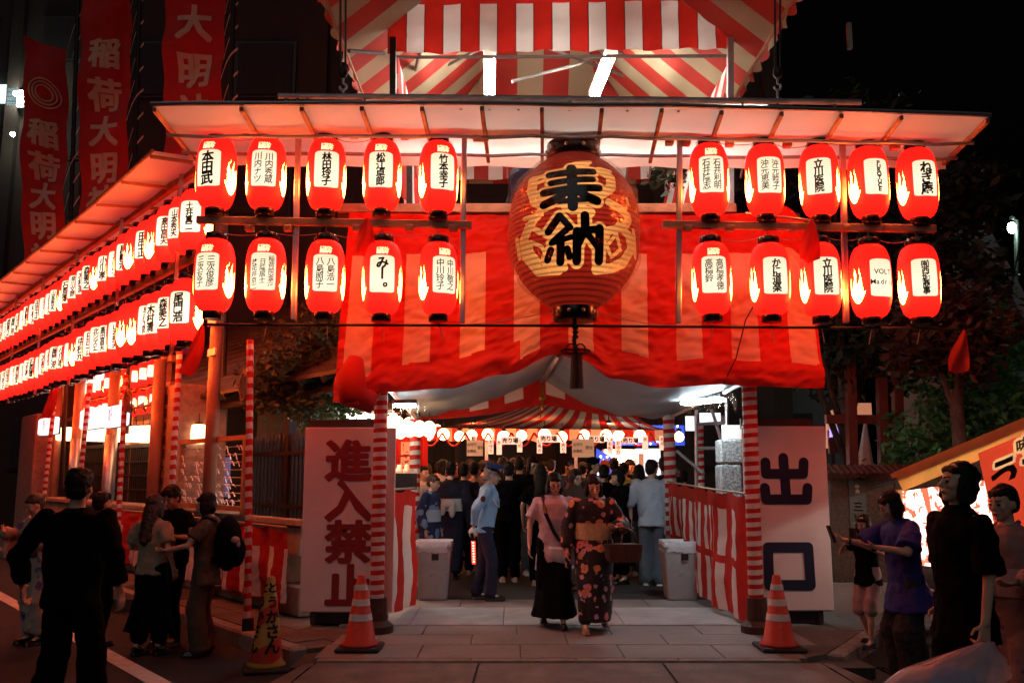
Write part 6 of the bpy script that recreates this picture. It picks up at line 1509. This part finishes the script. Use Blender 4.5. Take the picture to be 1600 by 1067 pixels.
            soft('skirt', t, bottom['mat'], root, .014, 1, .03)
    for an, up in ((aL, lift[0]), (aR, lift[1])):
        t = MB(); t.cap(an + V((0, .03 * s, -.045 * s)), an + V((0, -.15 * s, -.052 * s)), .036 * s, .034 * s, 10); t.box(an + V((0, -.06 * s, -.075 * s)), (.085 * s, .26 * s, .018 * s), None, 0, .008); t.cap(an + V((0, .03 * s, -.02 * s)), an + V((0, -.05 * s, -.035 * s)), .038 * s, .034 * s, 8)
        soft('shoe', t, shoes, root, .010, 2)
    root['wl'] = wmat(root) @ wL; root['wr'] = wmat(root) @ wR; root['ch'] = wmat(root) @ chest
    del_keys = {}
    return root, dict(wL=wL, wR=wR, eL=eL, eR=eR, shL=shL, shR=shR, neck=neck, chest=chest, S=S, s=s, hc=hc, HR=HR, pel=pel, aL=aL, aR=aR)
m_lip = M('lips', (.30, .09, .075), .5, 0); m_gold = M('gold_badge', (.6, .35, .08), .35, .1, metal=.8)
m_navyc = M('navy_cotton', (.008, .011, .036), .85, .25, 12, .3, 200); m_whitec = M('white_cotton', (.62, .62, .64), .8, .08, 6, .25, 120)
m_beige = M('beige_cotton', (.30, .235, .17), .85, .12, 6, .2, 120); m_lblue = M('pale_blue_cotton', (.42, .52, .62), .8, .08, 5, .25, 100)
m_guard = M('guard_shirt_blue', (.26, .42, .62), .75, .08, 5, .2, 120); m_gcap = M('guard_cap_blue', (.02, .07, .24), .6, .1)
m_lilac = M('pale_striped_lilac', (.52, .42, .46), .8, .12, 18, .3, 140); m_blackc = M('black_cotton', (.0035, .0035, .004), .95, .3, 8, .3, 120, spec=.08)
m_denim = M('faded_denim', (.10, .13, .165), .85, .2, 9, .4, 160); m_greyp = M('grey_trousers', (.045, .05, .055), .85, .2, 9, .3, 160)
m_royal = M('royal_blue_cotton', (.012, .016, .20), .75, .2, 5, .25, 90); m_pink = M('pale_pink_cotton', (.42, .28, .27), .8, .1, 6, .2, 100)
m_maroon = M('maroon_cotton', (.10, .015, .02), .85, .2, 6); m_brownc = M('brown_scarf', (.06, .022, .014), .8, .2, 6); m_yellow = M('yellow_cotton', (.62, .50, .12), .8, .1, 6)
m_olive = M('olive_grey_cotton', (.075, .05, .035), .85, .2, 6, .2, 100)
m_yuk = floral_material('black_floral_yukata', (.010, .008, .010), [((.62, .16, .14), 1, .30), ((.60, .30, .42), 1.4, .27), ((.66, .24, .07), .8, .27)], 7.5)
m_yukn = floral_material('navy_floral_yukata', (.014, .025, .09), [((.16, .26, .55), .8, .34), ((.30, .42, .62), 1.3, .24)], 6)
m_yukl = floral_material('pale_floral_yukata', (.42, .32, .27), [((.10, .05, .22), .9, .25), ((.28, .10, .05), 1.5, .2)], 6)
m_yukr = floral_material('mauve_floral_yukata', (.26, .15, .14), [((.42, .14, .12), .9, .3), ((.10, .06, .14), 1.5, .2)], 8)
m_check = M('dark_checked_trousers', (.022, .018, .02), .85, .9, 22, .3, 120)

# --- guard facing right, hands behind him with a lit red baton
gx = lambda u, Y: P(u, 900, Y).x
g, J = person('elderly guard in a pale blue shirt and blue peaked cap holding a lit red baton', gx(757, 11.7), 11.7, 1.69, 92, skin=m_skin, hair='crop', hmat=m_hairg, top=dict(mat=m_guard, sleeve=1.85, hem=-.06, flare=.04, disp=.025), bottom=dict(kind='trousers', mat=m_navyc, r=.085, taper=.95), hat='peaked', jacket=m_gcap, lean=7, head=(0, 6), lh=(.02, .16, -.46), rh=(.01, .19, -.47), lf=(0, .10), rf=(0, -.08), vox=.008, collar=m_guard)
mb = MB(); mb.ell(J['wR'] + V((0, .01, -.05)), .042, .05, .055); mb.build('white_glove', m_whitec, g, True, local=True)
mb = MB(); mb.ell(J['shR'].lerp(J['eR'], .45) + V((-.062, 0, 0)), .010, .032, .040); mb.build('shoulder_patch', m_maroon, g, True, local=True)
mb = MB(); mb.tube([J['S']((-.17, .02, .47)), J['S']((-.19, -.10, .30)), J['S']((-.10, -.15, .26)), J['S']((-.04, -.14, .36))], .009, 6); mb.build('white_lanyard', m_whitec, g, True, local=True)
mb = MB(); mb.loft([[J['S'](((.165 + .012) * cos(a), .138 * sin(a), z)) for a in [j * 2 * pi / 24 for j in range(24)]] for z in (-.05, .0)], cap=False); mb.build('belt', m_black, g, True, local=True)
c = wmat(g) @ J['wR']; bt = thing('light_baton', 'glowing red traffic baton held by the guard behind his back', 'baton', c + V((-.01, 0, -.48)))
mb = MB(); mb.tube([c + V((-.02, -.03, -.06)), c + V((0, -.03, -.16))], .02, 10); mb.build('handle', m_black, bt)
mb = MB(); mb.tube([c + V((0, -.03, -.16)), c + V((.012, -.03, -.44))], [.026, .024], 12); mb.build('red_tube', M('lit_baton_red', (.6, .03, .02), .3, 0, emit=(1, .03, .02), estr=.9), bt, True)
for k in range(8): mb = MB(); mb.ell(c + V((.002 + .0012 * k, -.054, -.18 - .033 * k)), .012, .006, .008); mb.build('led', M('baton_led', (1, .5, .4), .3, 0, emit=(1, .30, .18), estr=3) if k == 0 else bpy.data.materials['baton_led'], bt, True)
# --- the two women walking out
wA, J = person('woman in a pale shirt dress and black skirt walking out, looking down', gx(866, 9.75), 9.75, 1.60, 0, female=True, hair='bob', top=dict(mat=m_lilac, sleeve=.75, hem=-.34, flare=.12, r=.078, disp=.035), bottom=dict(kind='skirt', mat=m_blackc, len=.86, flare=.11), head=(8, 15), lean=3, glasses=True, rh=(-.10, -.04, -.50), lh=(.03, -.20, -.36), lf=(-.01, -.20), rf=(-.02, .12), lift=(0, .03), vox=.008, w=1.05, collar=m_lilac)
mb = MB(); s_ = J['s']; mb.tube([J['shR'] + V((.04, -.04, .03)), J['S']((-.08, -.16, .30)), J['S']((.02, -.17, .12)), J['S']((.12, -.15, .0))], .018, 6); bagA = thing('shoulder_bag', 'cream crescent shoulder bag slung on a black strap across the woman in pale shirt', 'bag', wmat(wA) @ J['S']((.12, -.16, -.10)))
Ma = wmat(wA); mb2 = MB(); mb2.tube([Ma @ p for p in (J['shR'] + V((.05, -.03, .05)), J['S']((-.10, -.165, .32)), J['S']((-.01, -.175, .12)), J['S']((.06, -.17, .02)))], .020, 6); mb2.build('strap', m_black, bagA)
mb2 = MB(); mb2.loft([[Ma @ (J['S']((.09, -.185, -.04)) + V(((r * cos(a)) + .05 * k, .05 * sin(a) * (r / .16), -.10 * k - .05 + .09 * (abs(k - .5) < .3)))) for a in [j * 2 * pi / 20 for j in range(20)]] for k, r in ((-.2, .06), (.1, .13), (.4, .17), (.7, .18), (1.0, .15), (1.2, .07))]); mb2.build('bag_body', m_whitec, bagA, True)
wB, J = person('woman in a black floral yukata with cream obi walking out beside her', gx(928, 9.45), 9.45, 1.58, 0, female=True, hair='bangs', kimono=m_yuk, obi=M('cream_obi', (.50, .40, .22), .6, .2, 20), head=(4, 16), lean=3, lh=(.03, -.24, -.26), rh=(-.10, -.02, -.50), lf=(.03, .18), rf=(-.01, -.16), lift=(.03, 0), vox=.008, w=1.12, shoes=M('beige_sandal', (.32, .25, .18), .7, .1), collar=M('pink_collar', (.5, .25, .24), .8, .1))
c = wmat(wB) @ J['wL']; bk = thing('basket_bag', 'dark woven basket bag carried on the arm of the woman in floral yukata', 'bag', c + V((.05, -.08, -.34)))
mb = MB(); mb.loft([[c + V((.06, -.06, z)) + V((w_ * cx, .09 * cy, 0)) for cx, cy in ((1, .6), (.8, 1), (-.8, 1), (-1, .6), (-1, -.6), (-.8, -1), (.8, -1), (1, -.6))] for z, w_ in ((-.33, .15), (-.30, .17), (-.16, .19), (-.155, .18))]); mb.build('basket', M('dark_wicker', (.05, .018, .012), .6, .5, 50, 1, 120), bk)
mb = MB(); mb.tube([c + V((.06 + .15 * cos(a), -.06, -.16 + .16 * sin(a))) for a in [q * pi / 10 for q in range(11)]], .011, 6); mb.build('handle', m_woodd, bk, True)
# --- man with tote seen from behind, right of the passage
tm, J = person('man in a loose pale blue shirt seen from behind with a white tote bag', gx(1020, 13.2), 13.2, 1.78, 168, hair='short', top=dict(mat=m_lblue, sleeve=1.1, hem=-.14, flare=.06, r=.085, disp=.03), bottom=dict(kind='trousers', mat=m_denim, r=.10, taper=1.05), shoes=m_whitec, head=(-20, 10), lean=4, vox=.011, w=1.05)
c = wmat(tm) @ J['shR']; tb_ = thing('tote_bag', 'white tote bag hanging from the shoulder of the man in pale blue', 'bag', c + V((.10, -.12, -.75)))
mb = MB(); mb.box(c + V((.08, -.10, -.56)), (.10, .30, .36), rz(.9), 0, .03); mb.build('bag_body', m_whitec, tb_)
for d in (-.05, .05): mb = MB(); mb.tube([c + V((.0, -.06, .03)), c + V((.08 + d, -.14, -.18)), c + V((.08 + d, -.16, -.40))], .014, 6); mb.build('strap', m_black, tb_)
# --- guard up on the platform
person('guard in dark uniform and peaked cap up on the platform beside the giant lantern', P(818, 300, 10.4).x, 10.4, 1.70, -50, z0=3.83, hair='crop', top=dict(mat=m_navyc, sleeve=1.85, hem=-.06), bottom=dict(kind='trousers', mat=m_navyc), hat='peaked', jacket=m_dark, head=(0, 8))
# --- left group in the street
person('man in a dark loose jacket walking away along the road at left', gx(114, 6.4), 6.4, 1.76, 176, z0=-.15, hair='short', top=dict(mat=m_blackc, sleeve=1.85, hem=-.16, flare=.12, r=.072, disp=.03), bottom=dict(kind='trousers', mat=m_blackc, r=.10, taper=1.05), lh=(.17, -.06, -.46), rh=(-.17, .10, -.46), lf=(0, .14), rf=(0, -.18), lift=(.03, 0), vox=.010, w=1.12, head=(6, 4), skin=m_skin2)
person('woman in a pale floral yukata half hidden behind the dark jacketed man', gx(62, 9.6), 9.6, 1.54, -30, z0=-.15, female=True, hair='bun', hmat=m_hairb, kimono=m_yukl, obi=m_maroon, lh=(.08, -.22, -.25), rh=(-.02, -.30, -.12), vox=.012, lean=6, head=(-10, 20))
person('dark haired person barely visible behind the jacketed man at left', gx(152, 9.4), 9.4, 1.54, 150, z0=-.15, hair='short', top=dict(mat=m_blackc), bottom=dict(kind='trousers', mat=m_blackc), vox=.014)
person('woman with long dark hair, pale blouse and dark skirt seen from behind', gx(236, 9.0), 9.0, 1.53, 160, z0=-.15, female=True, hair='long', hmat=m_hairb, top=dict(mat=m_beige, sleeve=.8, hem=-.05, r=.085), bottom=dict(kind='skirt', mat=m_blackc, len=.72, flare=.13), lh=(.02, -.22, -.30), rh=(-.10, -.04, -.48), vox=.010, lf=(0, .05), rf=(0, -.06))
mn, J = person('man in a black shirt facing the long haired woman and holding a map', gx(268, 9.5), 9.5, 1.62, -20, z0=-.15, hair='short', top=dict(mat=m_blackc, sleeve=.6), bottom=dict(kind='trousers', mat=m_blackc), lh=(.02, -.30, -.22), rh=(-.0, -.32, -.30), head=(0, 25), vox=.010, skin=m_skin2)
c = wmat(mn) @ ((J['wL'] + J['wR']) / 2); mb = MB(); mb.box(c + V((.12, -.12, .08)), (.20, .015, .13), Matrix.Rotation(.5, 3, 'Y'), 0, .004); tag(mb.build('paper_fan', m_beige), 'small pale paper held up between the man in black and his companions', 'paper')
bp, J = person('young man in profile with a black backpack reaching out his phone', gx(322, 9.0), 9.0, 1.55, -88, z0=-.15, hair='bangs', top=dict(mat=m_olive, sleeve=.7, hem=-.18, r=.08), bottom=dict(kind='trousers', mat=m_olive, r=.105, taper=1.1), lh=(.04, -.36, -.28), rh=(-.04, -.38, -.30), lcurl=1.0, rcurl=1.0, head=(0, 14), vox=.010)
c = wmat(bp) @ J['chest']; bpk = thing('backpack', 'black rounded backpack with a small pale pink charm worn by the young man', 'backpack', c + V((.22, 0, -.36)))
mb = MB(); mb.ell(c + V((.20, 0, -.10)), .13, .17, .27, None, 18, 12); mb.ell(c + V((.30, 0, -.18)), .07, .13, .15, None, 14, 10); soft('pack', mb, m_blackc, bpk, .014, 2, .015)
QUEUE[-1].data.transform(Matrix.Translation(-bpk.location))
for d in (-.11, .11): mb = MB(); mb.tube([c + V((.12, d, .12)), c + V((.0, d, .17)), c + V((-.13, d, .02)), c + V((-.05, d, -.2)), c + V((.12, d, -.25))], .018, 6); mb.build('strap', m_black, bpk, True)
mb = MB(); mb.ell(c + V((.31, -.13, -.06)), .045, .03, .035); mb.ell(c + V((.34, -.13, -.10)), .02, .02, .03); mb.build('charm', m_pink, bpk, True)
c = wmat(bp) @ J['wR']; mb = MB(); mb.box(c + V((-.10, -.02, .02)), (.14, .07, .01), Matrix.Rotation(.2, 3, 'Y'), 0, .003); tag(mb.build('phone', m_black), 'dark phone in the outstretched hand of the young man with backpack', 'phone')
# --- right group
gl_, J = person('small girl with long hair in a dark tee and pale shorts on the kerb', gx(1356, 8.6), 8.6, 1.20, -55, female=True, hair='long', hmat=m_hair, top=dict(mat=m_blackc, sleeve=.6, hem=-.14, r=.075), bottom=dict(kind='trousers', mat=m_pink, len=.5, r=.10), lh=(.03, -.22, -.10), rh=(-.02, -.24, -.08), lf=(0, -.14), rf=(0, .12), lift=(0, .03), head=(0, 12), vox=.008, w=.92, shoes=m_navyc)
c = wmat(gl_) @ ((J['wL'] + J['wR']) / 2); mb = MB(); mb.box(c + V((-.05, -.06, .10)), (.02, .08, .14), rz(.5), 0, .004); tag(mb.build('phone', m_black), 'black phone held up by the small girl on the kerb', 'phone')
mo_, J = person('woman in a royal blue top and dark checked trousers bending over a phone', gx(1416, 7.6), 7.6, 1.60, -86, z0=-.15, female=True, hair='bob', top=dict(mat=m_royal, sleeve=.9, hem=-.28, flare=.36, r=.092, disp=.03), bottom=dict(kind='trousers', mat=m_check, r=.14, taper=1.05), lh=(.06, -.36, -.16), rh=(-.04, -.38, -.14), head=(0, 20), lean=5, vox=.010, w=1.25)
c = wmat(mo_) @ J['wR']; mb = MB(); mb.box(c + V((-.12, .02, .05)), (.02, .075, .15), Matrix.Rotation(-.3, 3, 'Y'), 0, .004); tag(mb.build('phone', m_black), 'dark phone held by the woman in royal blue', 'phone')
mb = MB(); mb.tube([J['wR'].lerp(J['eR'], .12) + V((.034 * cos(a), 0, .034 * sin(a))) for a in [q * 2 * pi / 14 for q in range(15)]], .008, 6); mb.build('wristwatch', m_black, mo_, True, local=True)
tl, J = person('tall man in a loose black shirt in profile looking up, holding a clear bag', gx(1502, 5.4), 5.4, 1.80, -80, z0=-.15, hair='bangs', top=dict(mat=m_blackc, sleeve=.98, hem=-.20, flare=.16, r=.082, disp=.03), bottom=dict(kind='trousers', mat=m_blackc, r=.10, taper=1.05), lh=(.05, -.06, -.53), rh=(-.04, -.0, -.50), lcurl=1.5, rcurl=1.5, head=(0, -9), vox=.008, w=.98, collar=m_blackc)
c = wmat(tl) @ J['wL']; c2 = c + V((-.06, -.12, -.14))
pbg = thing('clear_plastic_bag', 'clear plastic bag with a blue toy inside carried by the tall man', 'bag', c2 - V((0, 0, .42)))
def bagf(s, t):
    a = s * 2 * pi; r = (.03 + .22 * sin(min(1, t * 1.1) * pi * .62) ** 1.2) * (1 + .16 * noise.noise(V((3 * cos(a), 3 * sin(a), t * 5)))); 
    if t > .93: r *= (1.0 - t) / .07
    return c2 + V((r * 1.25 * cos(a) - .34 * t, r * .7 * sin(a), .06 - .30 * t))
mfb = bpy.data.materials.new('clear_bag_film'); mfb.use_nodes = True; T = NT(mfb); o_ = T.n['Material Output']; pb_ = T.n['Principled BSDF']; pb_.inputs['Base Color'].default_value = (.80, .66, .74, 1); pb_.inputs['Roughness'].default_value = .2; pb_.inputs['Alpha'].default_value = .42
bn = T.new('ShaderNodeBump'); bn.inputs['Strength'].default_value = .9; bn.inputs['Distance'].default_value = .03; T.put(bn.inputs['Height'], T.noise(9, 4)); T.put(pb_.inputs['Normal'], bn.outputs[0])
MB().grid(bagf, 40, 24).build('film', mfb, pbg, True)
mb = MB(); q = c2 + V((-.20, 0, -.15)); mb.ell(q, .13, .08, .10); mb.ell(q + V((-.10, -.02, .03)), .05, .05, .06); mb.ell(q + V((.06, -.02, -.08)), .07, .06, .06); tag(mb.build('blue_toy', M('blue_plush', (.10, .16, .45), .8, .3, 8), None, True), 'rounded blue toy inside the clear plastic bag', 'toy')
mb = MB(); mb.ell(c2 + V((.10, .02, -.28)), .12, .12, .12, None, 18, 12); tag(mb.build('toy_ball', M('teal_ball', (.03, .12, .14), .35, .2, 5), None, True), 'dim teal balloon just below the clear plastic bag', 'balloon')
person('woman with tied hair in a mauve floral yukata at the right edge', gx(1578, 5.9), 5.9, 1.66, -62, z0=-.15, female=True, hair='bun', kimono=m_yukr, obi=m_pink, lh=(.06, -.26, -.28), rh=(-.02, -.28, -.30), head=(0, 4), vox=.010)
# --- crowd archetypes (each is used once itself, then copied with its own clothes)
def sx(u, v, Y, tall=0): return gx(u, Y), max(1.45, min(1.86, P(u, v, Y).z))
ARCH = {}
def arch(key, label, u, v, Y, face, **kw):
    x, h = sx(u, v, Y); o, J = person(label, x, Y, h, face, group=None, vox=.013, **kw); o['h0'] = h; ARCH[key] = o; return o
m_c = {}
arch('back', 'man in a navy yukata with a white knotted sash seen from behind', 703, 722, 13.9, 172, hair='short', kimono=m_navyc, obi=m_whitec, head=(10, 5))
arch('girl', 'girl in a navy yukata with pale blue blossoms at the left curtain', 672, 741, 12.9, 70, female=True, hair='bun', hmat=m_hairb, kimono=m_yukn, obi=m_lblue, head=(0, 14))
arch('tee', 'tall man in glasses and a black tee facing the gate', 831, 711, 14.6, 8, hair='bangs', glasses=True, top=dict(mat=m_blackc, sleeve=.8, r=.08), bottom=dict(kind='trousers', mat=m_denim, r=.09), shoes=m_whitec, head=(20, 14))
arch('teeback', 'man in a pale pink tee seen from behind left of the guard', 741, 722, 15.0, 165, hair='crop', top=dict(mat=m_pink, sleeve=.75, r=.078), bottom=dict(kind='trousers', mat=m_greyp, r=.09), shoes=m_whitec, head=(-12, 4))
arch('long', 'woman with long brown hair and beige top right of the guard', 786, 712, 15.4, 150, female=True, hair='long', hmat=m_hairb, top=dict(mat=m_beige, sleeve=.8, r=.08), bottom=dict(kind='trousers', mat=m_denim, r=.10), shoes=m_whitec, head=(15, 5))
arch('mask', 'woman in black with a pale face mask looking left at her phone', 972, 731, 13.4, -70, female=True, hair='bangs', top=dict(mat=m_blackc, sleeve=1.8), bottom=dict(kind='skirt', mat=m_blackc, len=.7), mask=m_pink, lh=(.02, -.34, -.16), rh=(-.02, -.34, -.2), head=(0, 18))
arch('hijab', 'woman in a brown headscarf between the two walking women', 899, 733, 12.4, 30, female=True, hair='crop', top=dict(mat=m_brownc, sleeve=1.8, hem=-.2), bottom=dict(kind='skirt', mat=m_brownc, len=.84), hat='hijab', jacket=m_brownc, head=(0, 12))
arch('cap', 'tall man in a dark cap standing beyond the crowd near the right poster', 914, 705, 17.4, 160, hair='crop', top=dict(mat=m_blackc, sleeve=.7), bottom=dict(kind='trousers', mat=m_greyp), hat='cap', jacket=m_blackc)
flush()
def clone(key, label, u, v, Y, face, shirt=None, hairm=None, under=None):
    src = ARCH[key]; x, h = sx(u, v, Y); r = src.copy(); COL.objects.link(r); r.location = (x, Y, 0); r.rotation_euler = (0, 0, rad(face)); k = h / src['h0']; r.scale = (k * R.uniform(.95, 1.05), k * R.uniform(.95, 1.05), k); r['label'] = label; r['group'] = 'people in the festival crowd'
    def cp(ch, par):
        c = ch.copy(); COL.objects.link(c); c.parent = par; nm = ch.name.split('.')[0]
        mt = {'shirt': shirt, 'kimono_top': shirt, 'kimono_skirt': shirt, 'hair': hairm, 'eyebrow': hairm, 'trousers': under, 'skirt': under, 'headscarf': shirt, 'cap': shirt}.get(nm)
        if mt is not None and len(c.material_slots): c.material_slots[0].link = 'OBJECT'; c.material_slots[0].material = mt
        for g2 in ch.children: cp(g2, c)
    for ch in src.children: cp(ch, r)
for a in ARCH.values(): a['group'] = 'people in the festival crowd'
for a in (
    ('tee', 'young man with black hair in profile behind the girl in navy yukata', 688, 718, 15.8, 75, m_whitec, None, None),
    ('mask', 'woman with an orange lit face turned left behind the pink tee', 737, 712, 17.0, -60, m_brownc, None, None),
    ('teeback', 'dark haired man in grey close behind the guard cap', 756, 719, 16.6, 120, m_greyp, None, None),
    ('long', 'woman with long black hair and pink blouse right of the brown haired woman', 803, 715, 16.4, 170, m_pink, m_hair, None),
    ('teeback', 'dark clothed man just left of the tall man in glasses', 812, 712, 15.2, 185, m_blackc, None, m_blackc),
    ('teeback', 'dark haired man seen between the tall man and the walking woman', 862, 718, 17.8, 170, m_navyc, None, None),
    ('tee', 'far man in yellow facing the gate under the right poster', 886, 721, 20.5, 0, m_yellow, None, None),
    ('cap', 'far man in a blue cap facing the gate beside the yellow shirt', 896, 714, 20.2, 10, m_gcap, None, None),
    ('tee', 'far dark haired man next to the blue cap', 905, 721, 20.0, -15, m_maroon, None, None),
    ('cap', 'man in a dark flat cap in profile right of the headscarf woman', 930, 715, 14.9, 80, m_blackc, None, None),
    ('teeback', 'man in a maroon top with his head turned away, right of the flat cap', 948, 717, 18.2, 150, m_maroon, M('ginger_hair', (.30, .07, .03), .6, .3, 20), None),
    ('teeback', 'black haired man in black behind the masked woman', 962, 712, 16.0, 190, m_blackc, None, m_blackc),
    ('teeback', 'man in a yellow tee just behind the masked woman', 978, 722, 15.8, 165, m_yellow, None, None),
    ('tee', 'blonde stall keeper in pale blue by the white board', 991, 712, 19.2, 20, m_lblue, M('blonde_hair', (.32, .17, .06), .5, .3, 20), None),
    ('long', 'woman with dark hair and navy tee left of the tote bag man', 1002, 726, 14.4, 160, m_navyc, m_hair, None),
    ('teeback', 'dark haired man in navy against the right back post', 1042, 714, 14.2, 190, m_navyc, None, m_denim),
    ('teeback', 'dark haired man far left behind the girl in yukata', 659, 728, 15.4, 60, m_whitec, None, None),
    ('long', 'woman with dark hair between the navy yukata and the pink tee', 722, 722, 18.0, 185, m_blackc, m_hair, None),
    ('teeback', 'far dark haired man left of the long haired women', 770, 718, 19.0, 160, m_greyp, None, None),
    ('tee', 'far man facing the gate right of the tall man in glasses', 850, 721, 19.0, -10, m_blackc, None, None),
    ('teeback', 'dark head seen over the right curtain beside the scaffold', 1071, 734, 14.6, 185, m_blackc, None, None),
    ('cap', 'person in a white hat seen over the right curtain', 1056, 731, 15.4, 150, m_whitec, None, None),
    ('long', 'woman in dark clothes deep in the crowd below the left poster', 710, 722, 19.6, 20, m_maroon, None, None),
    ('teeback', 'man in black behind the navy yukata near the left curtain', 680, 722, 17.6, 150, m_blackc, None, None),
    ('teeback', 'man in dark grey behind the woman in headscarf', 912, 722, 16.2, 175, m_greyp, None, None),
    ('long', 'woman in black at the back between the women and masked woman', 938, 722, 19.4, 170, m_blackc, m_hair, None),
    ('teeback', 'man in black tee in the second row just right of the guard', 795, 722, 13.6, 185, m_blackc, None, m_blackc),
    ('long', 'long black haired woman in black between the tall man and the two women', 846, 728, 13.2, 170, m_blackc, m_hair, m_blackc),
    ('teeback', 'dark haired man in navy beside the navy yukata', 724, 724, 14.6, 175, m_navyc, None, m_blackc),
    ('long', 'dark haired woman in charcoal left of the black tee in second row', 776, 726, 14.3, 185, m_greyp, m_hair, m_blackc),
    ('teeback', 'man in black seen between the women and the masked woman', 946, 726, 13.8, 175, m_blackc, None, m_blackc),
    ('tee', 'man in black facing the gate behind the yellow tee', 985, 718, 17.0, 10, m_blackc, None, m_blackc),
    ('long', 'woman in maroon with black hair near the left stall banner', 664, 724, 16.6, 120, m_maroon, m_hair, m_blackc),
    ('teeback', 'man in charcoal deep in the crowd above the guard cap', 764, 716, 17.8, 180, m_greyp, None, m_blackc),
    ('long', 'woman in black far back under the middle hanging board', 838, 722, 18.6, 165, m_blackc, m_hair, m_blackc),
    ('teeback', 'man in navy far back under the right hanging board', 1025, 720, 17.4, 170, m_navyc, None, m_blackc),
): clone(*a)
for o in list(sc.objects):
    for k in ('wl', 'wr', 'ch', 'h0'):
        if k in o.keys(): del o[k]
